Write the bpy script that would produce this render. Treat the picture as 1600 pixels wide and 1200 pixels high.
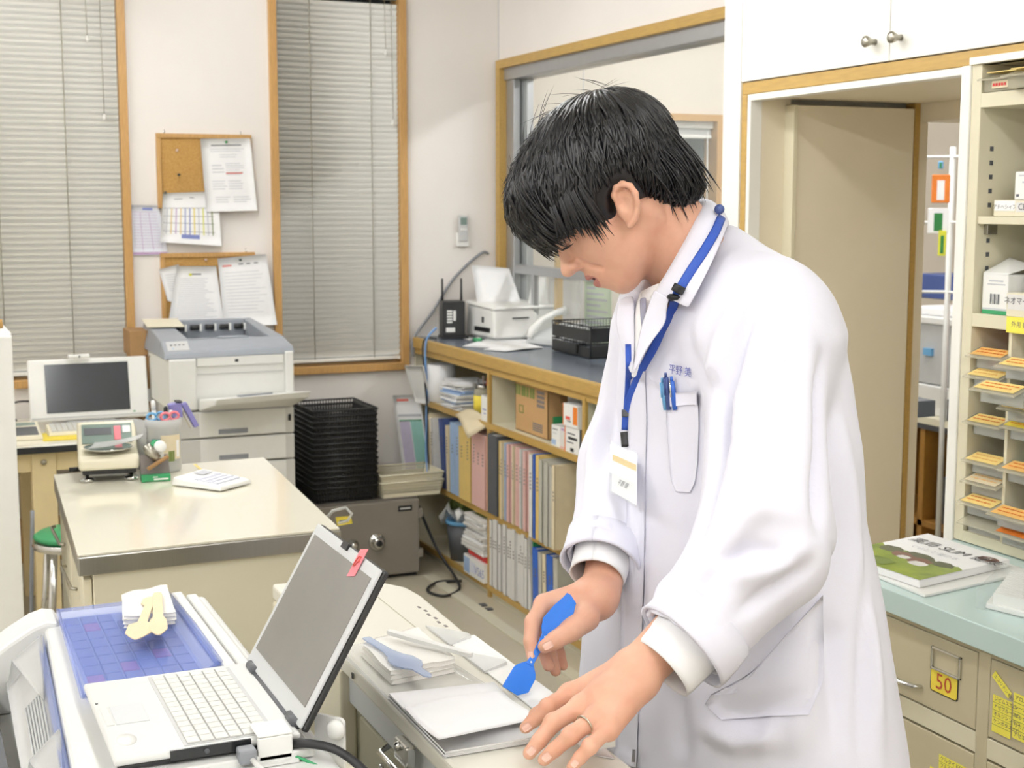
import bpy, math, random
import numpy as np
from mathutils import Vector, Matrix
from mathutils.bvhtree import BVHTree
from mathutils import noise as mnoise

random.seed(7)
for o in list(bpy.data.objects):
    bpy.data.objects.remove(o)
SC = bpy.context.scene
COL = SC.collection
PI = math.pi

# ---------------------------------------------------------------- camera
F_PX, PITCH, YAW, EYE = 2200.0, math.atan(280 / 2200), math.radians(23.6), 1.55
FW = Vector((math.sin(YAW) * math.cos(PITCH), math.cos(YAW) * math.cos(PITCH), -math.sin(PITCH)))
RT = Vector((math.cos(YAW), -math.sin(YAW), 0))
UP = RT.cross(FW)
CAMP = Vector((0, 0, EYE))
cd = bpy.data.cameras.new('camera'); cam = bpy.data.objects.new('camera', cd); COL.objects.link(cam)
cam.matrix_world = Matrix(((RT.x, UP.x, -FW.x, CAMP.x), (RT.y, UP.y, -FW.y, CAMP.y), (RT.z, UP.z, -FW.z, CAMP.z), (0, 0, 0, 1)))
cd.sensor_width = 36; cd.lens = F_PX / 1600 * 36; cd.clip_start = 0.05
cd.dof.use_dof = True; cd.dof.focus_distance = 1.85; cd.dof.aperture_fstop = 13
SC.camera = cam
# ---------------------------------------------------------------- world, exposure
w = bpy.data.worlds.new('world'); SC.world = w; w.use_nodes = True
w.node_tree.nodes['Background'].inputs[0].default_value = (0.03, 0.035, 0.05, 1)   # evening outside
w.node_tree.nodes['Background'].inputs[1].default_value = 0.5
SC.view_settings.view_transform = 'Standard'; SC.view_settings.look = 'None'
SC.view_settings.gamma = 1.0; SC.view_settings.exposure = -0.8
SC.view_settings.use_curve_mapping = False
LAMP_POWER = 8.0        # emission strength of the fluorescent tubes
CEIL = 2.66
# tubes: (x, y, length, along) of every ceiling luminaire
LUMINAIRES = [(0.85, -0.9, 1.2), (0.85, 0.4, 1.2), (0.85, 3.1, 1.2), (0.85, 4.8, 1.2),  # the first, behind the camera, is an added fill light
              (-1.0, -0.7, 1.2), (-1.0, 1.0, 1.2), (-1.0, 2.85, 1.2), (-1.0, 4.7, 1.2),  # unseen left row, added to brighten and even out the room
              (3.6, 3.2, 1.2), (3.6, 4.9, 1.2)]


def at(x, y, X=None, Y=None, z=None, k=None):
    """point of the place seen at photo pixel (x, y): on the plane X=, Y= or z=, or k metres ahead"""
    d = FW * F_PX + RT * (x - 800) - UP * (y - 600)
    if X is not None: t = X / d.x
    elif Y is not None: t = Y / d.y
    elif z is not None: t = (z - EYE) / d.z
    else: t = k / F_PX
    return CAMP + d * t


# ---------------------------------------------------------------- materials
def lin(c):
    c = c / 255.0
    return c / 12.92 if c <= 0.04045 else ((c + 0.055) / 1.055) ** 2.4


MATS = {}


def mat(name, rgb, rough=0.5, metal=0.0, var=0.04, scale=30.0, bump=0.0, bscale=None, spec=0.5, alpha=None,
        trans=0.0, emit=0.0, coat=0.0, sss=0.0, stretch=None, sheen=0.0, rgb2=None):
    """procedural material: noise varies the colour a little, optional fine bump"""
    if name in MATS: return MATS[name]
    m = bpy.data.materials.new(name); m.use_nodes = True
    nt = m.node_tree; b = nt.nodes['Principled BSDF']
    c = [lin(v) for v in rgb]
    tc = nt.nodes.new('ShaderNodeTexCoord'); mp = nt.nodes.new('ShaderNodeMapping')
    nt.links.new(tc.outputs['Object'], mp.inputs[0])
    if stretch: mp.inputs['Scale'].default_value = stretch
    nz = nt.nodes.new('ShaderNodeTexNoise'); nz.inputs['Scale'].default_value = scale; nz.inputs['Detail'].default_value = 3
    nt.links.new(mp.outputs[0], nz.inputs['Vector'])
    rp = nt.nodes.new('ShaderNodeValToRGB')
    rp.color_ramp.elements[0].position = 0.3; rp.color_ramp.elements[1].position = 0.7
    c2 = [lin(v) for v in rgb2] if rgb2 else [min(1, v * (1 + var)) for v in c]
    c1 = c if rgb2 else [v * (1 - var) for v in c]
    rp.color_ramp.elements[0].color = (*c1, 1); rp.color_ramp.elements[1].color = (*c2, 1)
    nt.links.new(nz.outputs['Fac'], rp.inputs[0]); nt.links.new(rp.outputs[0], b.inputs['Base Color'])
    b.inputs['Roughness'].default_value = rough; b.inputs['Metallic'].default_value = metal
    b.inputs['Specular IOR Level'].default_value = spec
    if bump:
        n2 = nt.nodes.new('ShaderNodeTexNoise'); n2.inputs['Scale'].default_value = bscale or scale * 4
        nt.links.new(mp.outputs[0], n2.inputs['Vector'])
        bp = nt.nodes.new('ShaderNodeBump'); bp.inputs['Strength'].default_value = bump; bp.inputs['Distance'].default_value = 0.002
        nt.links.new(n2.outputs['Fac'], bp.inputs['Height']); nt.links.new(bp.outputs[0], b.inputs['Normal'])
    if alpha is not None: b.inputs['Alpha'].default_value = alpha
    if trans: b.inputs['Transmission Weight'].default_value = trans; b.inputs['IOR'].default_value = 1.3
    if emit: 
        b.inputs['Emission Color'].default_value = (*c, 1); b.inputs['Emission Strength'].default_value = emit
    if coat: b.inputs['Coat Weight'].default_value = coat; b.inputs['Coat Roughness'].default_value = 0.1
    if sheen: b.inputs['Sheen Weight'].default_value = sheen
    if sss:
        b.inputs['Subsurface Weight'].default_value = sss; b.inputs['Subsurface Radius'].default_value = (0.012, 0.004, 0.002)
        b.inputs['Subsurface Scale'].default_value = 0.6
    MATS[name] = m
    return m


mat('wall', (238, 233, 227), 0.85, var=0.015, scale=3, bump=0.15, bscale=220)
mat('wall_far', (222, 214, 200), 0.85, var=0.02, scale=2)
mat('ceil', (240, 238, 232), 0.9, var=0.02, scale=20)
mat('floor', (192, 184, 163), 0.32, var=0.05, scale=4, bump=0.05)
mat('trimwood', (192, 150, 92), 0.42, var=0.14, scale=9, stretch=(30, 30, 2), bump=0.05)
mat('goldwood', (186, 152, 84), 0.42, var=0.08, scale=9, stretch=(14, 2, 14))
mat('slat', (234, 233, 226), 0.45, var=0.03, scale=5)
mat('cord', (140, 134, 112), 0.8)
mat('white', (240, 240, 236), 0.4, var=0.01)
mat('whitegloss', (244, 243, 236), 0.3, var=0.008, scale=4)
mat('paper', (246, 246, 246), 0.8, var=0.015, scale=20)
mat('paperblue', (228, 230, 240), 0.8, var=0.02)
mat('ink', (90, 92, 100), 0.8)
mat('inklight', (198, 199, 204), 0.8)
mat('inkblue', (132, 142, 196), 0.8)
mat('inkpurple', (190, 160, 196), 0.8)
mat('inkred', (216, 96, 84), 0.8)
mat('cork', (196, 156, 92), 0.95, rgb2=(172, 130, 70), scale=220, bump=0.4, bscale=300)
mat('pin_dark', (50, 60, 60), 0.3); mat('pin_green', (40, 120, 60), 0.3); mat('pin_yellow', (226, 226, 70), 0.3)
mat('pin_clear', (214, 190, 180), 0.2)
mat('steel', (176, 174, 168), 0.28, metal=1.0, var=0.03, stretch=(60, 1, 1), scale=6)
mat('chrome', (210, 210, 208), 0.15, metal=1.0)
mat('nickel', (170, 166, 154), 0.3, metal=1.0)
mat('alum', (180, 182, 184), 0.4, metal=0.7, var=0.02)
mat('black', (30, 30, 32), 0.5); mat('blackgloss', (22, 24, 26), 0.18)
mat('blackplastic', (42, 43, 44), 0.42, var=0.06)
mat('darkgrey', (84, 86, 90), 0.5); mat('grey', (140, 143, 148), 0.5); mat('lightgrey', (196, 197, 196), 0.45, var=0.015)
mat('printergrey', (152, 157, 164), 0.45, var=0.02); mat('printerwhite', (228, 228, 223), 0.42, var=0.01)
mat('printertray', (205, 204, 198), 0.45, var=0.01)
mat('cream', (230, 223, 198), 0.4, var=0.015, scale=6); mat('creamtop', (236, 231, 212), 0.12, var=0.01, scale=4, coat=0.4)
mat('creamplastic', (236, 229, 204), 0.4, var=0.01)
mat('deskcream', (226, 207, 160), 0.5, var=0.02)
mat('cabinetcream', (222, 215, 188), 0.5, var=0.012, scale=8); mat('drawercream', (196, 186, 156), 0.42, var=0.012)
mat('cubbygrey', (206, 201, 180), 0.5, var=0.01)
mat('jamb', (234, 223, 199), 0.5, var=0.015, scale=6)
mat('greentop', (196, 217, 213), 0.28, var=0.015, scale=5)
mat('safe', (134, 128, 118), 0.4, var=0.03, scale=10); mat('safedark', (104, 99, 92), 0.45)
mat('countergrey', (108, 116, 128), 0.25, var=0.03, scale=40)
mat('glass', (240, 248, 246), 0.02, alpha=0.12, spec=0.5, var=0.0)
mat('clear', (230, 232, 226), 0.12, alpha=0.42, var=0.0)
mat('clearwarm', (214, 208, 184), 0.2, alpha=0.42, var=0.0)
mat('frosted', (225, 226, 224), 0.4, alpha=0.5, var=0.01)
mat('screen', (58, 62, 66), 0.12, var=0.05, scale=3); mat('lapscreen', (128, 126, 122), 0.3, var=0.07, scale=9)
mat('lcd', (128, 146, 138), 0.2)
mat('cardboard', (190, 152, 104), 0.8, var=0.03, stretch=(2, 2, 20)); mat('cardboarddark', (160, 124, 82), 0.8)
mat('boxgreen', (120, 136, 72), 0.8); mat('boxgrey', (124, 116, 112), 0.8)
mat('lilac', (134, 130, 190), 0.5); mat('pink', (232, 130, 140), 0.45); mat('skyblue', (110, 170, 214), 0.4)
mat('green', (52, 150, 96), 0.4); mat('yellow', (236, 214, 76), 0.6); mat('label', (244, 216, 136), 0.55, var=0.05)
mat('labelorange', (238, 190, 112), 0.55, var=0.05); mat('note', (244, 232, 92), 0.7, var=0.03)
mat('red', (206, 52, 50), 0.5); mat('orange', (226, 126, 42), 0.5); mat('teal', (60, 160, 140), 0.5)
mat('fold_pink', (226, 184, 176), 0.6, var=0.03); mat('fold_yellow', (226, 196, 120), 0.6, var=0.03)
mat('fold_cream', (226, 212, 180), 0.6, var=0.03)
mat('fold_blue', (166, 192, 226), 0.5, var=0.03); mat('fold_navy', (66, 84, 138), 0.5); mat('binder_grey', (86, 88, 92), 0.5)
mat('fold_clear', (196, 194, 182), 0.25, var=0.03); mat('bind_blue', (48, 98, 190), 0.4); mat('fold_white', (226, 224, 220), 0.6)
mat('cable_blue', (116, 160, 214), 0.5)
mat('lanyard', (44, 82, 176), 0.6, bump=0.3, bscale=600)
mat('blueplastic', (30, 118, 224), 0.25, var=0.02); mat('blueclear', (140, 164, 240), 0.12, alpha=0.34, var=0.02); mat('paleclear', (190, 208, 240), 0.12, alpha=0.55, var=0.02)
mat('cell', (124, 132, 184), 0.4, var=0.08); mat('cellpink', (190, 96, 160), 0.4); mat('cellgap', (192, 198, 230), 0.4)
mat('machine', (226, 223, 210), 0.38, var=0.012, scale=6); mat('machinewhite', (230, 231, 228), 0.35, var=0.01, scale=6)
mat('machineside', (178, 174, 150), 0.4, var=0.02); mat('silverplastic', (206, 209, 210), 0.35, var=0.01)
mat('laptop', (218, 219, 216), 0.4, var=0.012, scale=9); mat('key', (222, 222, 217), 0.5, var=0.01)
mat('film', (240, 242, 242), 0.12, alpha=0.28, var=0.01)
mat('woodspoon', (236, 214, 178), 0.6, var=0.03)
mat('cloth', (247, 245, 238), 0.9, var=0.015, bump=0.2, bscale=400)
mat('skin', (222, 174, 148), 0.5, rgb2=(212, 158, 132), scale=26, bump=0.12, bscale=700, sss=0.12)
mat('nail', (234, 190, 172), 0.25, var=0.02)
mat('lip', (186, 120, 110), 0.45, var=0.04); mat('mouthdark', (90, 40, 40), 0.6)
mat('hair', (16, 15, 18), 0.34, var=0.3, scale=60, spec=0.45)
mat('coat', (233, 233, 245), 0.85, var=0.008, scale=8, bump=0.12, bscale=900, sheen=0.1)
mat('shirt', (246, 246, 247), 0.8, var=0.008, bump=0.1, bscale=900)
mat('thread', (78, 88, 168), 0.8)
mat('paleteal', (156, 206, 196), 0.7); mat('palelilac', (204, 196, 218), 0.7); mat('tie', (148, 148, 166), 0.7); mat('digits', (176, 66, 46), 0.5); mat('trousers', (52, 54, 64), 0.8); mat('shoe', (240, 240, 240), 0.5)
mat('gold', (206, 200, 184), 0.2, metal=1.0)
mat('leafgreen', (150, 168, 62), 0.4, rgb2=(112, 132, 50), scale=26)
mat('brown', (128, 92, 78), 0.5, var=0.1); mat('darkgreen', (92, 96, 70), 0.5, var=0.1)
mat('shelfwood', (176, 128, 58), 0.5, var=0.08)
mat('night', (96, 104, 108), 0.12, var=0.06, scale=2)
mat('tube', (255, 255, 255), 0.5, emit=1.0); mat('tube_bright', (255, 255, 255), 0.5, emit=1.0)


# ---------------------------------------------------------------- mesh builder
class MB:
    def __init__(s, m=None, M=None):
        s.v = []; s.f = []; s.mi = []; s.sm = []; s.mats = []; s.cur = 0; s.M = M
        if m: s.m(m)

    def m(s, name):
        x = MATS[name]
        if x not in s.mats: s.mats.append(x)
        s.cur = s.mats.index(x); return s

    def add(s, vs, fs, smooth=False, M=None):
        n = len(s.v)
        for p in vs:
            p = Vector(p)
            if M is not None: p = M @ p
            if s.M is not None: p = s.M @ p
            s.v.append(p)
        for f in fs:
            s.f.append([i + n for i in f]); s.mi.append(s.cur); s.sm.append(smooth)
        return s

    def box(s, x0, x1, y0, y1, z0, z1, M=None):
        if x0 > x1: x0, x1 = x1, x0
        if y0 > y1: y0, y1 = y1, y0
        if z0 > z1: z0, z1 = z1, z0
        v = [(x0, y0, z0), (x1, y0, z0), (x1, y1, z0), (x0, y1, z0), (x0, y0, z1), (x1, y0, z1), (x1, y1, z1), (x0, y1, z1)]
        return s.add(v, [(0, 3, 2, 1), (4, 5, 6, 7), (0, 1, 5, 4), (1, 2, 6, 5), (2, 3, 7, 6), (3, 0, 4, 7)], M=M)

    def hexa(s, b, t, M=None):
        """8 corners: bottom 4 (ccw from above), top 4"""
        return s.add(list(b) + list(t), [(0, 3, 2, 1), (4, 5, 6, 7), (0, 1, 5, 4), (1, 2, 6, 5), (2, 3, 7, 6), (3, 0, 4, 7)], M=M)

    def prism(s, pts, a, b, axis='z', M=None, smooth=False):
        """2-D outline extruded from a to b along an axis"""
        n = len(pts)
        def put(p, h):
            return {'z': (p[0], p[1], h), 'y': (p[0], h, p[1]), 'x': (h, p[0], p[1])}[axis]
        v = [put(p, a) for p in pts] + [put(p, b) for p in pts]
        ar = sum(pts[i][0] * pts[(i + 1) % n][1] - pts[(i + 1) % n][0] * pts[i][1] for i in range(n))
        fl = (ar > 0) == ((b > a)); fl = fl if axis != 'y' else not fl
        fs = [[i, (i + 1) % n, n + (i + 1) % n, n + i] for i in range(n)] + [list(range(n))[::-1], [n + i for i in range(n)]]
        if not fl: fs = [f[::-1] for f in fs]
        return s.add(v, fs, smooth, M)

    def tube(s, pts, r, n=8, caps=True, M=None, flat=1.0, upv=None):
        pts = [Vector(p) for p in pts]; N = len(pts)
        rs = [r] * N if not hasattr(r, '__len__') else list(r)
        v = []; prev = None
        for i, p in enumerate(pts):
            t = (pts[min(i + 1, N - 1)] - pts[max(i - 1, 0)])
            t = t.normalized() if t.length > 1e-9 else Vector((0, 0, 1))
            if prev is None:
                a = Vector(upv) if upv is not None else (Vector((0, 0, 1)) if abs(t.z) < 0.9 else Vector((1, 0, 0)))
            else: a = prev
            a = (a - t * a.dot(t)).normalized(); b = t.cross(a); prev = a
            for j in range(n):
                q = 2 * PI * j / n
                v.append(p + a * (math.cos(q) * rs[i] * flat) + b * (math.sin(q) * rs[i]))
        fs = [[i * n + j, i * n + (j + 1) % n, (i + 1) * n + (j + 1) % n, (i + 1) * n + j] for i in range(N - 1) for j in range(n)]
        if caps: fs += [list(range(n))[::-1], [(N - 1) * n + j for j in range(n)]]
        return s.add(v, fs, True, M)

    def lathe(s, prof, c=(0, 0, 0), n=24, M=None, smooth=True, sx=1.0, sy=1.0):
        v = []; N = len(prof)
        for r, z in prof:
            for j in range(n):
                q = 2 * PI * j / n
                v.append((c[0] + max(r, 1e-4) * math.cos(q) * sx, c[1] + max(r, 1e-4) * math.sin(q) * sy, c[2] + z))
        fs = [[i * n + j, i * n + (j + 1) % n, (i + 1) * n + (j + 1) % n, (i + 1) * n + j] for i in range(N - 1) for j in range(n)]
        fs += [list(range(n))[::-1], [(N - 1) * n + j for j in range(n)]]
        return s.add(v, fs, smooth, M)

    def cyl(s, a, b, r, n=16, r2=None, M=None):
        return s.tube([a, b], [r, r if r2 is None else r2], n, True, M)

    def grid(s, P, thick=0.0, smooth=True, M=None, nrm=None):
        """P[i][j] points; thick gives the sheet a back side offset along -normal (nrm)"""
        nu, nv = len(P), len(P[0]); flat = [Vector(p) for row in P for p in row]
        fs = [[i * nv + j, (i + 1) * nv + j, (i + 1) * nv + j + 1, i * nv + j + 1] for i in range(nu - 1) for j in range(nv - 1)]
        if not thick: return s.add(flat, fs, smooth, M)
        if nrm is None:
            nrm = (flat[nv] - flat[0]).cross(flat[1] - flat[0]).normalized()
        n = Vector(nrm); back = [p - n * thick for p in flat]; K = len(flat)
        fs2 = [[K + i for i in f[::-1]] for f in fs]
        rim = [i * nv for i in range(nu)] + [(nu - 1) * nv + j for j in range(1, nv)] + [i * nv + nv - 1 for i in range(nu - 2, -1, -1)] + [j for j in range(nv - 2, 0, -1)]
        fs3 = [[rim[i], K + rim[i], K + rim[(i + 1) % len(rim)], rim[(i + 1) % len(rim)]] for i in range(len(rim))]
        fs3 = [f[::-1] for f in fs3]
        return s.add(flat + back, fs + fs2 + fs3, smooth, M)

    def ball(s, c, r, n=12, M=None):
        r = r if hasattr(r, '__len__') else (r, r, r)
        v = []; k = n // 2
        for i in range(k + 1):
            t = PI * i / k
            for j in range(n):
                q = 2 * PI * j / n
                v.append((c[0] + r[0] * math.sin(t) * math.cos(q), c[1] + r[1] * math.sin(t) * math.sin(q), c[2] + r[2] * math.cos(t)))
        fs = [[i * n + j, (i + 1) * n + j, (i + 1) * n + (j + 1) % n, i * n + (j + 1) % n] for i in range(k) for j in range(n)]
        return s.add(v, fs, True, M)

    def text(s, string, size, M, align='CENTER'):
        cu = bpy.data.curves.new('t', 'FONT'); cu.body = string; cu.size = size
        cu.align_x = align; cu.align_y = 'CENTER'; cu.resolution_u = 2
        o = bpy.data.objects.new('t', cu); COL.objects.link(o)
        dg = bpy.context.evaluated_depsgraph_get(); me = bpy.data.meshes.new_from_object(o.evaluated_get(dg))
        s.add([v.co.copy() for v in me.vertices], [list(p.vertices) for p in me.polygons], False, M)
        bpy.data.objects.remove(o); bpy.data.curves.remove(cu); bpy.data.meshes.remove(me)
        return s


def frame(o, x, y):
    """matrix with origin o, x axis x, y axis y, z = x cross y"""
    x = Vector(x).normalized(); z = x.cross(Vector(y)).normalized(); y = z.cross(x); o = Vector(o)
    return Matrix(((x.x, y.x, z.x, o.x), (x.y, y.y, z.y, o.y), (x.z, y.z, z.z, o.z), (0, 0, 0, 1)))


def RZ(a, o=(0, 0, 0)):
    return Matrix.Translation(Vector(o)) @ Matrix.Rotation(math.radians(a), 4, 'Z')


ORG = {}


def tag(o, label, cat, group=None):
    o['label'] = label; o['category'] = cat
    if group: o['group'] = group
    return o


def thing(name, label, cat, loc=(0, 0, 0), group=None):
    o = bpy.data.objects.new(name, None); COL.objects.link(o); o.location = loc; o.empty_display_size = 0.05
    ORG[o.name] = Vector(loc)
    return tag(o, label, cat, group)


def origin_of(o): return ORG.get(o.name, Vector((0, 0, 0)))


def obj(name, mb, parent=None, bevel=0.0, seg=2, subsurf=0, label=None):
    """link the builder as ONE mesh object; its origin is its base centre (or its parent's origin)"""
    vs = mb.v
    if parent is None:
        lo = [min(v[i] for v in vs) for i in range(3)]; hi = [max(v[i] for v in vs) for i in range(3)]
        org = Vector(((lo[0] + hi[0]) / 2, (lo[1] + hi[1]) / 2, lo[2]))
    else: org = origin_of(parent)
    me = bpy.data.meshes.new(name)
    me.from_pydata([tuple(v - org) for v in vs], [], mb.f)
    for m_ in mb.mats: me.materials.append(m_)
    me.polygons.foreach_set('material_index', mb.mi); me.polygons.foreach_set('use_smooth', mb.sm)
    me.update()
    o = bpy.data.objects.new(name, me); COL.objects.link(o); ORG[o.name] = org
    if parent is None: o.location = org
    else: o.parent = parent
    if bevel:
        md = o.modifiers.new('bevel', 'BEVEL'); md.width = bevel; md.segments = seg; md.limit_method = 'ANGLE'; md.angle_limit = math.radians(35)
    if subsurf:
        md = o.modifiers.new('sub', 'SUBSURF'); md.levels = subsurf; md.render_levels = subsurf
    if label: o['label'] = label
    if name in ('print', 'spine_text', 'mesh_side', 'scale_marks'): o['kind'] = 'stuff'
    return o


def struct(name, mb, bevel=0.0, parent=None):
    o = obj(name, mb, parent, bevel)
    if parent is None: o['kind'] = 'structure'
    return o


def single(name, mb, label, cat, group=None, bevel=0.0, subsurf=0):
    return tag(obj(name, mb, None, bevel, subsurf=subsurf), label, cat, group)


def dup(root, d, label=None, group=None):
    """copy a thing, its parts and their sub-parts, shifted by d"""
    r = root.copy(); COL.objects.link(r); r.location = Vector(root.location) + Vector(d)
    ORG[r.name] = origin_of(root) + Vector(d)
    if label: r['label'] = label
    if group: r['group'] = group
    for ch in list(root.children):
        c = ch.copy(); COL.objects.link(c); c.parent = r
        for g in ch.children:
            e = g.copy(); COL.objects.link(e); e.parent = c
    return r


def repeat(o, offsets):
    """plain repeats of one part: share its mesh"""
    for d in offsets:
        c = o.copy(); COL.objects.link(c); c.location = Vector(o.location) + Vector(d)
# ================================================================ the room
YB, XR = 5.93, 2.525            # back wall, right wall
X0, X1, Y0, Y1 = -2.2, 5.6, -1.6, 5.93
struct('floor', MB('floor').box(X0, X1 + .1, Y0, YB + .2, -.05, 0))
struct('ceiling', MB('ceil').box(X0, X1 + .1, Y0, YB + .2, CEIL, CEIL + .05))
# back wall with two window openings and, in the room behind the hatch, a third
W1 = (0.02, 0.862); W2 = (1.506, 2.053); W3 = (3.235, 3.665); WZ = (0.85, 2.47); W3Z = (0.9, 1.95)
mb = MB('wall')
yb2 = YB + .12
for a, b in ((X0, W1[0]), (W1[1], W2[0]), (W2[1], XR + .12)): mb.box(a, b, YB, yb2, 0, CEIL)
for a, b in (W1, W2):
    mb.box(a, b, YB, yb2, 0, WZ[0]); mb.box(a, b, YB, yb2, WZ[1], CEIL)
struct('wall_back', mb)
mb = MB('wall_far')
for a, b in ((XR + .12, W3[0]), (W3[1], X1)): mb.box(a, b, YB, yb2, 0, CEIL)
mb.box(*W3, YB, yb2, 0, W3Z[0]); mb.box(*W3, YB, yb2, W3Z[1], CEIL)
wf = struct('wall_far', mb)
for x in (2.95, 3.86, 4.3): obj('wall_panel_joint', MB('inklight').box(x - .002, x + .002, YB - .002, YB, .05, CEIL), wf)
struct('wall_left', MB('wall').box(X0 - .1, X0, Y0, yb2, 0, CEIL))
struct('wall_front', MB('wall').box(X0, X1, Y0 - .1, Y0, 0, CEIL))
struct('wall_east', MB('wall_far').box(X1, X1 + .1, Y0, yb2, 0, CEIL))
# right wall: hatch opening above the counter and the doorway
HY = (3.45, 5.885); HZ = (0.9135, 2.155); DY = (2.25, 3.0); DZ = 1.79
xr2 = XR + .11
mb = MB('wall')
mb.box(XR, xr2, HY[1], YB, 0, CEIL); mb.box(XR, xr2, HY[0], HY[1], HZ[1], CEIL); mb.box(XR, xr2, HY[0], HY[1], 0, HZ[0])
mb.box(XR, xr2, DY[1] + .22, HY[0], 0, CEIL); mb.box(XR, xr2, DY[0], DY[1] + .22, DZ, CEIL); mb.box(XR, xr2, Y0, DY[0], 0, CEIL)
struct('wall_right', mb)
# window trims and glass
def window(n, X, Z, t=.03):
    r = struct('window_%d' % n, MB('night').box(X[0], X[1], yb2 - .02, yb2 - .012, Z[0], Z[1]))
    def bar(nm, *b): obj(nm, MB('trimwood').box(*b), r, bevel=.002)
    y0 = YB - .022
    bar('frame_side', X[0] - t, X[0] + .003, y0, yb2 - .001, Z[0] - t, Z[1] + t)
    bar('frame_side', X[1] - .003, X[1] + t, y0, yb2 - .001, Z[0] - t, Z[1] + t)
    bar('frame_head', X[0], X[1], y0, yb2 - .001, Z[1] - .003, Z[1] + t)
    bar('frame_sill', X[0], X[1], y0 - .004, yb2 - .001, Z[0] - t, Z[0] + .003)
    return r
window(1, W1, WZ); window(2, W2, WZ)
w3 = window(3, W3, W3Z)
# poster with block characters hanging inside window three
mb = MB('white')
gx, gz = 3.42, 1.775
for i in range(4): mb.box(gx + .055 + i * .018, gx + .065 + i * .018, YB + .075, YB + .078, gz - .05, gz)
for (a, b, c, d) in ((0, .05, 0, .012), (0, .012, -.16, 0), (.038, .05, -.16, 0), (0, .05, -.055, -.043), (0, .05, -.11, -.098), (.02, .03, -.1, -.05),
                     (.06, .12, -.075, -.063), (.06, .12, -.17, -.158), (.06, .072, -.17, -.063), (.108, .12, -.17, -.063), (.06, .12, -.12, -.108), (0, .05, -.172, -.16)):
    mb.box(gx + a, gx + b, YB + .075, YB + .078, gz + c, gz + d)
obj('lettering', mb, w3, label='white block characters stuck on the glass')

# hatch window in the right wall: gold wood trim, aluminium sliding frames, glass
hr = struct('window_4', MB('glass').box(XR + .05, XR + .054, HY[0], HY[1] - .02, 1.27, HZ[1] - .05))
t = .034
obj('frame_head', MB('goldwood').box(XR - .02, xr2 + .012, HY[0], HY[1] + t, HZ[1] - .004, HZ[1] + t), hr, bevel=.002)
obj('frame_side', MB('goldwood').box(XR - .02, xr2 + .012, HY[1] - .004, HY[1] + t, HZ[0] + .0505, HZ[1]), hr, bevel=.002)
obj('track_head', MB('alum').box(XR + .005, xr2, HY[0], HY[1], HZ[1] - .055, HZ[1]), hr, bevel=.003)
for dx, dy in ((.015, 0), (.06, .0)):
    obj('sash_stile', MB('alum').box(XR + dx, XR + dx + .032, HY[1] - .075 - dx, HY[1] - .005, HZ[0] + .0505, HZ[1] - .055), hr, bevel=.003)
obj('sash_rail', MB('alum').box(XR + .02, XR + .06, HY[0], HY[1] - .07, 1.245, 1.285), hr, bevel=.003)
obj('hatch_glass', MB('glass').box(XR + .036, XR + .04, 4.6, HY[1] - .1, .99, 1.245), hr)
obj('hatch_stile', MB('alum').box(XR + .025, XR + .05, 5.60, 5.63, .99, 1.245), hr, bevel=.002)
obj('hatch_stile', MB('goldwood').box(XR + .07, XR + .1, 5.46, 5.49, .99, 1.9), hr, bevel=.002)

# wall corner shadow joint of the plaster boards
obj('wall_panel_joint', MB('inklight').box(XR - .002, XR, YB - .004, YB - .001, 1.0, CEIL), bpy.data.objects['wall_right'])

# venetian blinds, every slat its own part
def blind(X, ztop, zbot, y, label, cords, stick):
    w = X[1] - X[0] - .009
    b = thing('venetian_blind', label, 'blind', ((X[0] + X[1]) / 2, y, zbot))
    cx = (X[0] + X[1]) / 2
    P = []
    for i in range(5):
        s_ = -1 + i * .5; hgt = .0128 * s_; bow = .0022 * (1 - s_ * s_)
        P.append([(cx - w / 2, y - hgt * .55 - bow, zbot + .03 + hgt), (cx + w / 2, y - hgt * .55 - bow, zbot + .03 + hgt)])
    n = int((ztop - zbot - .05) / .0238)
    mb = MB('slat').grid(P, thick=.0006, nrm=(0, -1, .3))
    sl = obj('slat', mb, b)
    repeat(sl, [(0, 0, .0238 * i) for i in range(1, n)])
    obj('bottom_rail', MB('slat').box(cx - w / 2, cx + w / 2, y - .012, y + .012, zbot, zbot + .014), b, bevel=.002)
    obj('head_rail', MB('slat').box(cx - w / 2, cx + w / 2, y - .015, y + .015, ztop - .03, ztop), b, bevel=.002)
    for x in cords:
        obj('ladder_cord', MB('cord').tube([(x, y - .016, zbot + .012), (x, y - .016, ztop - .02)], .0016, 5), b)
    for x, z in stick:
        st = obj('pull_cord', MB('cord').tube([(x, y - .026, z), (x - .004, y - .026, ztop - .02)], .0012, 5), b)
        obj('cord_bead', MB('slat').lathe([(.001, 0), (.007, .004), (.008, .014), (.004, .026), (.001, .03)], (x, y - .026, z - .012), 10), st)
    return b
blind(W1, 2.46, .868, YB + .014, 'grey venetian blind at far left behind the flat monitor', [.386, .648], [(.745, 2.2), (.80, 1.895)])
blind(W2, 2.46, .868, YB + .014, 'grey venetian blind on the window between printer and counter', [1.655, 1.925], [(1.99, 2.2), (2.02, 1.9)])
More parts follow.
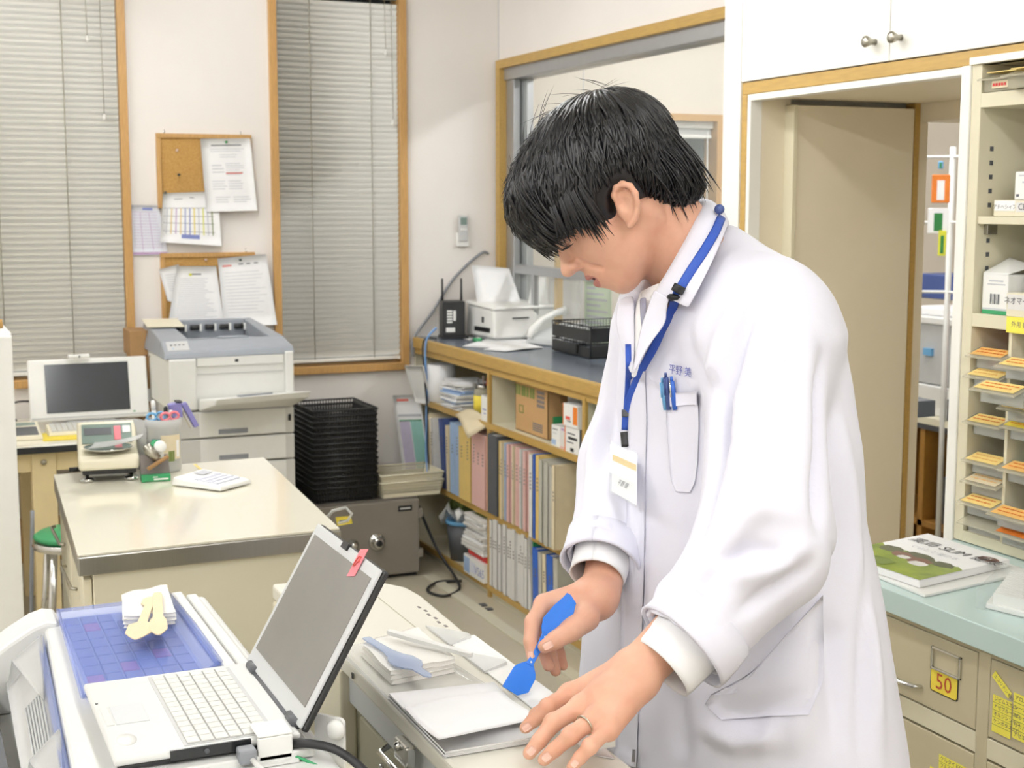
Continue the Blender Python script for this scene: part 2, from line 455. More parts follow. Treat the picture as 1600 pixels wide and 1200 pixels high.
# small blind in window three
b3 = thing('roller_blind', 'raised white blind with hanging cord on the far room window', 'blind', (3.45, YB + .03, 1.86))
obj('head_rail', MB('white').box(W3[0] + .005, W3[1] - .005, YB + .015, YB + .05, 1.915, 1.947), b3, bevel=.003)
obj('bottom_rail', MB('white').box(W3[0] + .01, W3[1] - .01, YB + .02, YB + .04, 1.868, 1.884), b3, bevel=.003)
obj('fabric', MB('lightgrey').box(W3[0] + .012, W3[1] - .012, YB + .028, YB + .032, 1.884, 1.915), b3)
obj('pull_cord', MB('white').tube([(3.625, YB + .01, 1.9), (3.63, YB + .008, 1.3)], .003, 6), b3)

# ceiling luminaires: white tray, two tubes, end caps
for i, (x, y, L) in enumerate(LUMINAIRES):
    where = ['added as fill over the near end of the machine aisle', 'over the packing machine', 'over the island table', 'before the right back window', 'added as fill over the near left corner', 'added as fill over the left aisle',
             'added as fill over the glass cabinet side', 'added as fill over the left desk', 'in the side room near the doorway', 'in the side room behind the hatch'][i]
    r = thing('ceiling_light', 'white twin-tube fluorescent ceiling light ' + where, 'ceiling light', (x, y, CEIL - .07))
    obj('tray', MB('white').prism([(x - .15, CEIL - .001), (x - .11, CEIL - .05), (x + .11, CEIL - .05), (x + .15, CEIL - .001)], y - L / 2 - .03, y + L / 2 + .03, 'y'), r)
    for s_ in (-1, 1):
        tb = MB('tube' if x < 2 else 'tube_bright').tube([(x + s_ * .065, y - L / 2, CEIL - .068), (x + s_ * .065, y + L / 2, CEIL - .068)], .016, 10)
        obj('fluorescent_tube', tb, r)
        for e in (-1, 1):
            obj('socket', MB('white').box(x + s_ * .065 - .012, x + s_ * .065 + .012, y + e * (L / 2 + .012) - .01, y + e * (L / 2 + .012) + .01, CEIL - .085, CEIL - .049), r)
for nm_, g_ in (('tube', 1.0), ('tube_bright', 1.5)):
    tb = MATS[nm_].node_tree.nodes['Principled BSDF']
    tb.inputs['Emission Color'].default_value = (0.98, 0.985, 1.0, 1); tb.inputs['Emission Strength'].default_value = LAMP_POWER * 10 * g_

# doorway recess between the tall cabinets: pillar, cupboard over it, jamb panel, leaf, frames
XC = 1.96
struct('trim_1', MB('whitegloss').box(XC, XR, 3.058, 3.137, 0, CEIL))                    # white end panel
mb = MB('goldwood'); mb.box(XC + .004, XC + .03, 2.0, 3.058, 1.822, 1.852); mb.box(XC + .004, XC + .03, 3.035, 3.058, 0, 1.822)
struct('trim_2', mb, .002)
mb = MB('whitegloss'); mb.box(XC + .006, XC + .04, 2.226, 3.035, 1.806, 1.822); mb.box(XC + .006, XC + .04, 3.02, 3.035, 0, 1.806)
mb.box(XC - .004, XC + .04, 2.226, 2.252, 0, 1.822)
struct('trim_3', mb, .0015)
struct('trim_4', MB('jamb').box(XC + .04, XR, 2.2, 3.02, 1.812, 1.822))                     # ceiling of the recess
struct('trim_5', MB('jamb').box(XC + .04, 2.085, 3.02, 3.05, 0, 1.812))                    # side panel
mb = MB('jamb'); mb.box(XC + .04, XR, 2.226, 2.25, 0, 1.812)
struct('trim_6', mb)
dr = struct('door_1', MB('jamb').box(2.078, 2.445, 2.985, 3.02, .01, 1.797), .002)
mb = MB('cabinetcream'); mb.box(2.068, 2.08, 2.98, 3.022, .01, 1.797)
obj('leaf_edge', mb, dr, .001)
mb = MB('goldwood'); mb.box(2.452, 2.47, 2.992, 3.03, 0, 1.812)
obj('door_stop', mb, dr, .001)
mb = MB('jamb'); mb.box(2.47, 2.503, 3.0, 3.035, 0, DZ); mb.box(2.47, xr2, 2.25, 3.0, DZ - .025, 1.812); 
struct('trim_7', mb, .001)
# upper cupboard
cu = thing('wall_cupboard', 'white upper cupboard with two round metal knobs over the doorway', 'cupboard', (2.2, 2.2, 1.855))
obj('carcass', MB('whitegloss').box(XC + .02, XR - .005, 1.1, 3.055, 1.856, CEIL - .01), cu)
for i, (a, b, ky) in enumerate(((2.484, 3.137, 2.531), (1.82, 2.481, 2.445))):
    d = obj('door', MB('whitegloss').box(XC, XC + .019, a, min(b, 3.056), 1.854, CEIL - .012), cu, bevel=.0015)
    kz = 1.898
    obj('knob', MB('nickel').lathe([(.007, 0), (.0065, .008), (.0075, .012), (.0125, .024), (.012, .028), (.004, .03)], n=18,
        M=frame((XC, ky, kz), (0, 1, 0), (0, 0, -1)) @ Matrix.Rotation(0, 4, 'X')), d)
obj('door', MB('whitegloss').box(XC, XC + .019, 1.12, 1.817, 1.854, CEIL - .012), cu, bevel=.0015)
# floor cable duct along the shelf front
dct = struct('trim_8', MB('cubbygrey').box(1.965, 2.015, 2.6, 5.43, 0, .008), .002)
for a, b in ((4.92, 4.95), (4.86, 4.885)):
    obj('duct_mark', MB('darkgrey').box(2.02, 2.045, a, b, 0, .006), dct)
# ================================================================ helpers for sheets and print
def sheet(mb, tl, tr, br, bl, bow=0.0, n=7, thick=.0006, m='paper', prints=(), curl=None):
    """a thin sheet between four corners, bowed towards its front; prints = (u0, u1, v0, v1, material)"""
    tl, tr, br, bl = map(Vector, (tl, tr, br, bl))
    nr = (bl - tl).cross(tr - tl).normalized()
    def P(u, v, e=0.0):
        p = tl * (1 - u) * (1 - v) + tr * u * (1 - v) + br * u * v + bl * (1 - u) * v
        d = bow * math.sin(PI * u) * (.4 + .6 * v)
        if curl: d += curl(u, v)
        return p + nr * (d + e)
    mb.m(m).grid([[P(i / (n - 1), j / (n - 1)) for j in range(n)] for i in range(n)][::-1], thick=thick, nrm=nr)
    for u0, u1, v0, v1, mm in prints:
        k = max(2, int(abs(u1 - u0) * 6) + 1)
        mb.m(mm).grid([[P(u0 + (u1 - u0) * i / k, v0, .0007), P(u0 + (u1 - u0) * i / k, v1, .0007)] for i in range(k + 1)][::-1])
    return mb


def lines(u0, u1, v0, v1, n, m='inklight', h=.24, rag=.3, rng=random.Random(3)):
    s = (v1 - v0) / n
    return [(u0, u1 - (u1 - u0) * rng.random() * rag, v0 + s * i, v0 + s * (i + h), m) for i in range(n)]


# ================================================================ pin boards and papers on the back wall
def board(name, x0, x1, z0, z1, label, hooks):
    r = thing(name, label, 'pinboard', ((x0 + x1) / 2, YB - .01, z0))
    obj('cork_panel', MB('cork').box(x0 + .015, x1 - .015, YB - .012, YB - .001, z0 + .015, z1 - .015), r)
    t = .018
    for b in ((x0, x1, z1 - t, z1), (x0, x1, z0, z0 + t), (x0, x0 + t, z0 + t, z1 - t), (x1 - t, x1, z0 + t, z1 - t)):
        obj('frame_bar', MB('trimwood').box(b[0], b[1], YB - .02, YB, b[2], b[3]), r, .0015)
    for hx in hooks:
        obj('hook', MB('chrome').tube([(hx, YB - .012, z1 - .004), (hx, YB - .012, z1 + .01), (hx, YB - .001, z1 + .014)], .0022, 6), r)
    return r
B1 = board('pinboard', 1.0, 1.392, 1.535, 1.84, 'upper cork pinboard with wooden frame on the back wall', (1.035, 1.35))
B2 = board('pinboard', 1.003, 1.397, 1.02, 1.352, 'lower cork pinboard half covered by paper above the printer', (1.36,))


def wallpaper(name, c, d, bow, prints, label, cat='paper', m='paper', curl=None):
    q = [at(x, y, Y=YB - d) for x, y in c]
    mb = MB(m); sheet(mb, *q, bow=bow, m=m, prints=prints, curl=curl)
    return single(name, mb, label, cat)


wallpaper('notice_sheet', [(313, 217), (391, 216), (401, 329), (322, 331)], .024, .004,
          [(.2, .8, .085, .098, 'ink')] + lines(.18, .9, .14, .2, 2) + lines(.35, .75, .22, .28, 2) + lines(.18, .42, .36, .5, 3) + lines(.45, .85, .34, .52, 6, 'inklight')
          + lines(.16, .46, .58, .72, 4) + lines(.48, .82, .58, .72, 4) + lines(.2, .5, .8, .9, 3) + lines(.55, .9, .8, .9, 3) + [(.45, .78, .47, .485, 'inkred')],
          'white printed notice pinned on the right of the upper pinboard', curl=lambda u, v: .01 * v * v)
cols = ['inklight', 'fold_yellow', 'inkpurple', 'fold_yellow', 'inkblue', 'inkblue', 'yellow', 'inklight', 'pin_yellow', 'inklight', 'boxgreen']
wallpaper('chart_sheet', [(255, 302), (340, 299), (345, 384), (249, 378)], .02, .008,
          [(.08 + .078 * i, .085 + .078 * i + .012, .3, .82, c) for i, c in enumerate(cols)] + [(.03, .9, v, v + .008, 'ink') for v in (.3, .46, .6, .76)]
          + [(.2, .35, .12, .13, 'ink'), (.48, .56, .1, .11, 'ink'), (.34, .64, .82, .9, 'inkblue')],
          'bent white chart with coloured columns below the upper pinboard', curl=lambda u, v: .015 * v)
wallpaper('form_sheet', [(204, 320), (248, 321), (263, 398), (207, 399)], .006, .002,
          lines(.06, .9, .14, .9, 13, 'inkpurple', h=.1, rag=.05) + [(.4, .75, .05, .1, 'inkblue'), (.02, .98, .94, .99, 'inkpurple')] + [(u, u + .015, .14, .9, 'inkpurple') for u in (.3, .6)],
          'pale purple ruled form taped to the wall left of the pinboards', m='paperblue')
wallpaper('memo_sheet', [(248, 421), (279, 413), (300, 480), (262, 470)], .021, .004, lines(.2, .9, .2, .7, 8), 'small torn memo at left edge of the lower pinboard')
wallpaper('list_sheet', [(277, 416), (338, 416), (350, 509), (261, 512)], .03, .01, lines(.12, .9, .2, .9, 22) + [(.3, .6, .12, .14, 'ink')],
          'white typed list with a yellow pin on the lower pinboard', curl=lambda u, v: .012 * v * v)
wallpaper('record_sheet', [(340, 404), (416, 397), (432, 507), (349, 509)], .033, .008,
          [(.08, .26, .11, .13, 'inkred'), (.4, .5, .1, .115, 'ink'), (.56, .64, .1, .115, 'ink'), (.72, .8, .1, .115, 'ink')] + lines(.1, .9, .22, .85, 13, 'inklight', h=.12),
          'white record sheet with red heading on the right of the lower pinboard', curl=lambda u, v: .01 * v)
for (x, y, d, m, lb) in ((353, 222, .034, 'pin_green', 'green push pin holding the white notice'), (276, 235, .014, 'pin_clear', 'pale pink push pin high on bare cork'),
                         (279, 273, .014, 'pin_dark', 'dark push pin in the middle of bare cork'), (258, 301, .03, 'pin_dark', 'dark push pin at the chart sheet corner'),
                         (297, 429, .045, 'pin_yellow', 'yellow push pin on the typed list'), (375, 406, .045, 'pin_dark', 'dark push pin on the record sheet'),
                         (321, 406, .016, 'pin_clear', 'pale push pin in the top of the lower pinboard')):
    p = at(x, y, Y=YB - d)
    single('push_pin', MB(m).lathe([(.001, 0), (.0012, .006), (.005, .008), (.003, .011), (.003, .016), (.0055, .019), (.005, .022)], n=10,
           M=frame(p + Vector((0, .008, 0)), (1, 0, 0), (0, 0, 1))), lb, 'pin')
# remote control in its wall holder
p = at(722, 360, Y=YB - .01)
r = thing('remote_control', 'white air conditioner remote in a wall holder beside the hatch', 'remote', (p.x, YB - .01, p.z - .07))
obj('holder', MB('white').box(p.x - .028, p.x + .028, YB - .022, YB, p.z - .072, p.z - .01), r, .004)
obj('body', MB('lightgrey').box(p.x - .022, p.x + .022, YB - .03, YB - .012, p.z - .05, p.z + .068), r, .005)
obj('display', MB('lcd').box(p.x - .015, p.x + .015, YB - .0315, YB - .029, p.z + .025, p.z + .058), r)
for i in range(3): obj('button', MB('white').box(p.x - .015 + i * .011, p.x - .007 + i * .011, YB - .032, YB - .029, p.z + .0, p.z + .01), r, .001)

# ================================================================ long shelf unit and its counter
XF, ZC = 2.10, .964
SY = [3.35, 4.205, 5.04, YB]
su = thing('shelf_unit', 'cream open shelf unit with golden wood edges under the grey counter', 'shelf', (2.3, 4.6, 0))
for y in SY[:-1]:
    obj('divider', MB('cabinetcream').box(XF + .012, 2.5, y - .009, y + .009, .0, .905), su)
    obj('divider_edge', MB('goldwood').box(XF, XF + .012, y - .011, y + .011, .0, .905), su)
obj('end_panel', MB('cabinetcream').box(XF + .012, 2.5, YB - .02, YB - .002, 0, .905), su)
obj('back_panel', MB('cabinetcream').box(2.49, 2.51, SY[0], YB - .002, 0, .905), su)
for a, b in zip(SY[:-1], SY[1:]):
    for z in (.05, .345, .70):
        obj('shelf_board', MB('cabinetcream').box(XF + .012, 2.49, a + .009, b - .009, z - .02, z), su)
        obj('shelf_edge', MB('goldwood').box(XF, XF + .012, a + .011, b - .011, z - .024, z), su)
obj('plinth', MB('cubbygrey').box(XF + .012, XF + .03, SY[0], YB - .003, 0, .03), su)
ct = thing('counter_top', 'dark grey laminate counter with golden wood front edge along the hatch', 'counter', (2.5, 4.6, .905))
obj('slab', MB('countergrey').box(XF + .018, 2.86, SY[0], YB - .002, .915, ZC), ct)
obj('front_edge', MB('goldwood').box(XF - .006, XF + .018, SY[0], YB - .024, .918, ZC + .002), ct, .006, 3)
obj('apron', MB('goldwood').box(XF + .004, XF + .02, SY[0], YB - .024, .893, .918), ct, .002)


def books(specs, y, x0, z, group, seed=1):
    """a row of files from y downwards; spec = (width, height, depth, material, label, lean)"""
    rg = random.Random(seed)
    for wd, h, dp, m, label, lean in specs:
        n = 'file_folder'
        M = Matrix.Translation((x0 + rg.uniform(0, .012), y, z)) @ Matrix.Rotation(math.radians(lean), 4, 'X')
        mb = MB(m, M)
        mb.box(0, dp, -wd, -wd + .0012, 0, h).box(0, dp, -.0012, 0, 0, h).box(0, .0016, -wd, 0, 0, h)
        if wd > .006: mb.m('paper').box(.003, dp - .004, -wd + .0014, -.0014, .003, h - .006)
        o = single(n, mb, label, 'folder', group)
        if wd > .011 and m not in ('fold_clear',):
            mb = MB('boxgrey', M); k = rg.randint(3, 6); e_ = min(wd * .16, .005)
            for i in range(k): mb.box(-.0006, .0002, -wd * .5 - e_, -wd * .5 + e_, h * (.58 + .045 * i), h * (.58 + .045 * i) + .007)
            obj('spine_text', mb, o).location = (0, 0, 0)
        y -= wd + .0012
    return y


G1 = 'files on the middle shelf left of the divider'
books([(.03, .29, .2, 'fold_white', 'grey-white document case at the far end of the middle shelf', -3), (.03, .30, .2, 'fold_cream', 'beige document case second from the far end of the middle shelf', -3),
       (.03, .285, .2, 'fold_white', 'grey-white document case beside the navy file', -5)], 5.73, XF - .015, .348, G1, 2)
books([(.045, .30, .2, 'fold_navy', 'navy blue file leaning on the middle shelf', -9), (.03, .28, .21, 'fold_cream', 'beige folder between navy file and light blue files', -3),
       (.055, .30, .22, 'fold_blue', 'first light blue file beside the beige folder', 0),
       (.055, .30, .22, 'fold_blue', 'second light blue file next to the yellow files', 0),
       (.065, .30, .22, 'fold_yellow', 'left one of two yellow files beside the pink files', 0),
       (.065, .30, .22, 'fold_yellow', 'right one of two yellow files touching the pink files', 0),
       (.05, .30, .22, 'fold_pink', 'pink file beside the yellow pair', 0), (.05, .30, .22, 'fold_pink', 'middle pink file left of the divider', 0),
       (.05, .30, .22, 'fold_pink', 'pink file touching the shelf divider', 0)], 5.525, XF - .012, .348, G1, 3)
G2 = 'files on the middle shelf right of the divider'
sp = [(.095, .315, .25, 'binder_grey', 'dark grey ring binder at the divider', 0)]
seq = ['fold_cream', 'fold_yellow', 'fold_cream', 'fold_white', 'fold_blue', 'fold_pink', 'fold_pink', 'fold_cream', 'fold_pink', 'fold_pink', 'fold_white', 'fold_white', 'fold_pink', 'fold_pink', 'fold_yellow', 'fold_white']
nm = {'fold_cream': 'cream', 'fold_yellow': 'yellow', 'fold_white': 'white', 'fold_blue': 'light blue', 'fold_pink': 'pink'}
ordn = ['first', 'second', 'third', 'fourth', 'fifth', 'sixth', 'seventh', 'eighth', 'ninth', 'tenth', 'eleventh', 'twelfth', 'thirteenth', 'fourteenth', 'fifteenth', 'sixteenth']
for i, m in enumerate(seq):
    sp.append(((.026 if 'pink' in m else .016), .30, .22, m, '%s thin file, %s to the right of the grey binder' % (nm[m], ordn[i]), 0))
y = books(sp, 5.028, XF - .01, .348, G2, 4)
y = books([(.03, .305, .23, 'fold_white', 'white file beside the bright blue file', 0), (.022, .31, .24, 'bind_blue', 'bright blue file between white and yellow', 0),
           (.03, .31, .24, 'fold_yellow', 'golden yellow file beside the clear folders', 0),
           (.03, .30, .24, 'fold_clear', 'first clear plastic folder next to the yellow file', 0), (.028, .29, .24, 'fold_clear', 'second clear plastic folder in the row', 0),
           (.03, .30, .24, 'fold_clear', 'third clear plastic folder in the row', 0), (.028, .29, .24, 'fold_clear', 'fourth clear plastic folder in the row', 0),
           (.024, .30, .24, 'fold_cream', 'beige folder against the right divider', 0)], y - .005, XF - .035, .348, G2, 5)
books([(.03, .29, .22, m, lb, 0) for m, lb in (('fold_cream', 'cream file just right of the second divider'), ('fold_pink', 'pink file behind the coat edge, right of the second divider'),
       ('fold_pink', 'second pink file past the second divider'), ('fold_yellow', 'yellow file past the second divider'))], 4.19, XF - .01, .348, 'files partly hidden by the man', 6)
G3 = 'white booklets on the bottom shelf'
books([(.0275, .265 + .006 * (i % 3), .2, 'fold_white', '%s white booklet from the divider on the bottom shelf' % ordn[i], 0) for i in range(14)], 5.028, XF - .005, .053, G3, 7)
books([(.006, .285, .22, 'fold_white', 'thin white board leaning before the blue ring files', -6), (.008, .27, .2, 'green', 'narrow green file beside the blue ring files', -4),
       (.05, .25, .24, 'bind_blue', 'first royal blue ring file on the bottom shelf', -2), (.03, .245, .24, 'fold_clear', 'grey inner file between the blue ring files', -2),
       (.03, .245, .24, 'fold_cream', 'cream inner file between the blue ring files', -2), (.055, .25, .24, 'bind_blue', 'second royal blue ring file on the bottom shelf', -2),
       (.04, .25, .2, 'fold_clear', 'clear folder right of the blue ring files', -2)], 4.61, XF - .01, .053, 'ring files on the bottom shelf', 8)
books([(.05, .26, .22, 'fold_yellow', 'yellow box file low behind the right hand', 0), (.05, .26, .22, 'fold_yellow', 'second yellow box file low behind the right hand', 0),
       (.04, .26, .22, 'fold_pink', 'pink box file low beside the coat', 0), (.05, .26, .22, 'fold_cream', 'cream box file low beside the coat', 0)], 4.18, XF - .02, .053, 'box files at the bottom right', 9)
# leaflet board standing at the far end of the shelf
mb = MB('paperblue'); sheet(mb, (1.985, 5.86, .715), (2.10, 5.83, .715), (2.14, 5.80, .36), (2.02, 5.83, .36), thick=.004, m='paper',
      prints=[(.12, .55, .05, .075, 'inkred'), (.1, .95, .24, .27, 'inklight'), (.12, .5, .32, .95, 'palelilac'), (.52, .95, .32, .95, 'paleteal'), (.12, .95, .31, .33, 'green')])
single('leaflet_board', mb, 'white leaflet board with teal and lilac blocks at the shelf end', 'leaflet')
# upper left bay: rolled paper, leaning board, paper pile, jars, box, envelope
mb = MB('paper'); mb.lathe([(.05, 0), (.058, .004), (.062, .09), (.06, .17), (.05, .172), (.048, .01)], n=24, M=frame((2.07, 5.72, .70), (.25, 1, 0), (-1, .2, .12)))
single('paper_roll', MB('paper').lathe([(.055, 0), (.063, .003), (.063, .16), (.057, .163), (.05, .16), (.048, .02)], (2.155, 5.70, .701), 24), 'white roll of paper standing at the left end of the upper shelf', 'roll')
mb = MB('fold_cream'); sheet(mb, (2.02, 5.80, .85), (2.06, 5.68, .86), (2.105, 5.70, .69), (2.075, 5.81, .685), bow=.004, thick=.008, m='white')
single('cardboard_sheet', mb, 'white board leaning over the left shelf end', 'board')
rg = random.Random(5)
pr = thing('paper_pile', 'untidy pile of white paper slips on the upper shelf', 'paper stack', (2.16, 5.46, .701))
for i in range(16):
    a = rg.uniform(-12, 12); M = RZ(a, (2.175 + rg.uniform(-.012, .01), 5.46 + rg.uniform(-.015, .015), .7012 + i * .0075))
    mb = MB('paper' if i not in (4, 9, 10) else 'fold_blue', M).box(-.075, .075, -.085, .085, 0, .0068 if i % 3 else .006)
    obj('sheet_bundle', mb, pr, .001)
def jar(name, c, r, h, label, lid='steel', band='yellow', pens=()):
    t = thing(name, label, 'jar', c)
    obj('body', MB('clearwarm').lathe([(r * .9, 0), (r, .005), (r, h * .85), (r * .85, h), (r * .8, h), (r * .94, h * .84), (r * .94, .006)], c, 20), t)
    obj('label_band', MB(band).lathe([(r + .0006, h * .12), (r + .0006, h * .72), (r + .0003, h * .72), (r + .0003, h * .12)], c, 20), t)
    if lid: obj('rim', MB(lid).lathe([(r * .9, 0), (r * .92, .014), (r * .8, .014), (r * .78, 0)], (c[0], c[1], c[2] + h - .004), 20), t)
    for dx, dy, hh, m in pens:
        obj('pen', MB(m).tube([(c[0], c[1], c[2] + .01), (c[0] + dx, c[1] + dy, c[2] + hh)], .003, 6), t)
    return t
jar('jar', (2.165, 5.25, .70), .038, .115, 'glass jar with yellow label and pens on the upper shelf', pens=((.01, .02, .16, 'pin_clear'), (-.01, .03, .15, 'white'), (.02, .0, .155, 'inkred'), (-.02, .01, .15, 'darkgrey')))
jar('pen_cup', (2.255, 5.16, .70), .034, .12, 'olive pen cup behind the white box on the upper shelf', None, 'boxgreen', ((.012, 0, .15, 'skyblue'), (-.01, .015, .145, 'fold_navy'), (.0, -.015, .15, 'skyblue')))
def carton(name, x0, x1, y0, y1, z0, z1, m, label, prints=(), cat='box', group=None, flaps=None, M=None):
    """closed carton: body, folded lid seam, printed marks on faces; prints=(face, u0,u1,v0,v1,mat)"""
    t = thing(name, label, cat, ((x0 + x1) / 2, (y0 + y1) / 2, z0), group)
    if M is not None: t.location = (0, 0, 0); ORG[t.name] = Vector((0, 0, 0))
    obj('body', MB(m, M).box(x0, x1, y0, y1, z0, z1), t, .0012)
    obj('lid_flap', MB(m, M).box(x0 + .001, x1 - .001, y0 + .001, y1 - .001, z1, z1 + .0008), t)
    if prints:
        mb = MB('ink', M); e = .0006
        for f, u0, u1, v0, v1, mm in prints:
            mb.m(mm)
            if f == 'f': mb.box(x0 - e, x0, y1 + (y0 - y1) * u0, y1 + (y0 - y1) * u1, z0 + (z1 - z0) * v0, z0 + (z1 - z0) * v1)
            if f == 's': mb.box(x0 + (x1 - x0) * u0, x0 + (x1 - x0) * u1, y0 - e, y0, z0 + (z1 - z0) * v0, z0 + (z1 - z0) * v1)
            if f == 't': mb.box(x0 + (x1 - x0) * u0, x0 + (x1 - x0) * u1, y0 + (y1 - y0) * v0, y0 + (y1 - y0) * v1, z1 + .0008, z1 + .0012)
        obj('print', mb, t)
    return t
carton('carton', 2.105, 2.21, 5.055, 5.125, .70, .80, 'white', 'small white carton left of the divider on the upper shelf', [('f', .25, .75, .45, .5, 'inkblue'), ('f', .4, .7, .3, .34, 'inkblue')])
mb = MB('fold_cream'); sheet(mb, (2.12, 5.34, .712), (2.13, 5.06, .712), (2.02, 5.06, .655), (2.06, 5.30, .70), bow=.006, m='fold_cream', thick=.002, curl=lambda u, v: .012 * math.sin(5 * u))
single('envelope', mb, 'crumpled tan envelope hanging over the shelf edge', 'envelope')
# upper middle bay: open cardboard box and medicine cartons
cb = thing('cardboard_box', 'open brown cardboard box with green print in the middle bay', 'box', (2.3, 4.72, .70))
bx = (2.14, 2.42, 4.575, 4.865, .701, .885)
mb = MB('cardboard'); t_ = .004
mb.box(bx[0], bx[0] + t_, bx[2], bx[3], bx[4], bx[5]).box(bx[1] - t_, bx[1], bx[2], bx[3], bx[4], bx[5]).box(bx[0], bx[1], bx[2], bx[2] + t_, bx[4], bx[5]).box(bx[0], bx[1], bx[3] - t_, bx[3], bx[4], bx[5]).box(bx[0], bx[1], bx[2], bx[3], bx[4], bx[4] + t_)
obj('body', mb, cb, .001)
obj('inner_flap', MB('cardboarddark').box(bx[0] + .05, bx[1], bx[2] - .0008, bx[2], bx[5] - .05, bx[5] - .02), cb)
mb = MB('boxgreen'); e = .0008
def fr(u0, u1, v0, v1, m): mb.m(m).box(bx[0] - e, bx[0], bx[3] + (bx[2] - bx[3]) * u0, bx[3] + (bx[2] - bx[3]) * u1, bx[4] + (bx[5] - bx[4]) * v0, bx[4] + (bx[5] - bx[4]) * v1)
for u in (.02, .1, .2, .27, .36, .46, .54): fr(u, u + .06, .74, .95, 'boxgreen')
for i in range(4): fr(.68, .9, .6 + .09 * i, .665 + .09 * i, 'boxgrey')
fr(.12, .26, .52, .54, 'boxgreen'); fr(.12, .26, .38, .4, 'boxgreen'); fr(.12, .14, .38, .54, 'boxgreen'); fr(.24, .26, .38, .54, 'boxgreen')
for i in range(4): fr(.55, .85, .1 + .045 * i, .13 + .045 * i, 'boxgrey')
mb.m('white').box(bx[0] + .08, bx[1] - .06, bx[2] - .0016, bx[2] - .0008, bx[5] - .06, bx[5] - .02)
mb.m('green').box(bx[0] + .02, bx[0] + .09, bx[2] - .0016, bx[2] - .0008, bx[4] + .05, bx[4] + .085)
obj('print', mb, cb)
mb = MB('brown'); rg = random.Random(8)
for i in range(7):
    c = (2.2 + .032 * i, 4.72 + rg.uniform(-.09, .09), .875)
    mb.m(['brown', 'darkgrey', 'fold_pink'][i % 3]).box(c[0] - .02, c[0] + .02, c[1] - .04, c[1] + .04, .72, .878)
obj('packed_contents', mb, cb, .003)
carton('carton', 2.12, 2.26, 4.425, 4.50, .70, .772, 'white', 'low white carton with pale blue foot before the cardboard box', [('f', .1, .7, .8, .84, 'ink'), ('f', .02, .5, .04, .3, 'fold_blue'), ('f', .1, .6, .6, .63, 'inklight')])
carton('carton', 2.115, 2.2, 4.365, 4.42, .70, .776, 'fold_white', 'narrow pinkish carton between the white cartons', [('f', .05, .95, .0, .1, 'fold_pink'), ('f', .2, .8, .85, .95, 'inkpurple')])
carton('carton', 2.105, 2.25, 4.245, 4.36, .70, .79, 'white', 'white carton with black lettering under the orange one', [('f', .2, .7, .72, .77, 'ink'), ('f', .25, .85, .52, .62, 'black'), ('f', .15, .6, .38, .42, 'ink'), ('f', .4, .62, .06, .2, 'black'), ('f', .0, .06, 0, 1, 'orange'), ('s', .0, .1, 0, 1, 'darkgrey')])
carton('carton', 2.10, 2.24, 4.25, 4.365, .7915, .868, 'white', 'white carton with an orange stripe on top of the lettered one', [('f', .7, .98, .15, .95, 'orange'), ('f', .2, .5, .3, .45, 'inkred'), ('f', .3, .55, .22, .26, 'black'), ('f', .0, .04, 0, 1, 'orange')])
carton('carton', 2.12, 2.3, 4.08, 4.17, .70, .84, 'teal', 'teal green carton right of the second divider', [('f', .1, .8, .7, .75, 'white')])
# lower left bay: plastic bin, bag, magazines, red tray, tissue-size box
bn = thing('waste_bin', 'grey plastic bin with a light blue rim on the bottom shelf', 'bin', (2.17, 5.47, .05))
obj('bucket', MB('darkgrey').lathe([(.062, 0), (.078, .16), (.074, .16), (.06, .006)], (2.17, 5.47, .05), 20), bn)
obj('rim', MB('skyblue').lathe([(.078, .155), (.083, .158), (.083, .17), (.076, .172), (.074, .158)], (2.17, 5.47, .05), 20), bn)
mb = MB('white'); rg = random.Random(4)
P = [[(2.10 + .16 * i / 7, 5.38 + .22 * j / 7, .235 + .035 * math.sin(i * 1.1 + j * .7) + .02 * math.sin(j * 1.9)) for j in range(8)] for i in range(8)]
mb.grid(P, thick=.002, nrm=(0, 0, 1)); mb.m('boxgreen').grid([[(2.14 + .1 * i / 5, 5.44 + .14 * j / 5, .272 + .025 * math.sin(i + j * 1.3)) for j in range(6)] for i in range(6)], thick=.002, nrm=(0, 0, 1))
single('plastic_bag', mb, 'crumpled white and green plastic bag on top of the bin', 'bag')
mg = thing('magazine_pile', 'stack of white magazines on the red tray at the bottom shelf', 'magazines', (2.16, 5.17, .15))
rg = random.Random(9)
for i in range(11):
    M = RZ(rg.uniform(-6, 6), (2.175 + rg.uniform(-.012, .012), 5.17 + rg.uniform(-.01, .01), .155 + i * .0135))
    obj('magazine', MB('fold_white' if i % 3 else 'paper', M).box(-.085, .1, -.1, .1, 0, .0118), mg, .002)
obj('cover', MB('boxgreen', RZ(2, (2.175, 5.17, .155 + 11 * .0135))).box(-.06, .07, -.05, .06, -.0008, .0003), mg)
tr = MB('red').box(2.10, 2.3, 5.06, 5.26, .128, .153); single('red_tray', tr, 'flat red tray under the magazine stack', 'tray', bevel=.004)
vb = carton('carton', 2.085, 2.29, 5.055, 5.27, .051, .127, 'white', 'white and blue carton under the red tray', [('f', .02, .3, .1, .9, 'fold_blue'), ('f', .35, .6, .2, .8, 'paperblue')])
obj('lettering', MB('inkblue').text('VS65', .05, frame((2.0842, 5.10, .085), (0, -1, 0), (0, 0, 1))), vb)
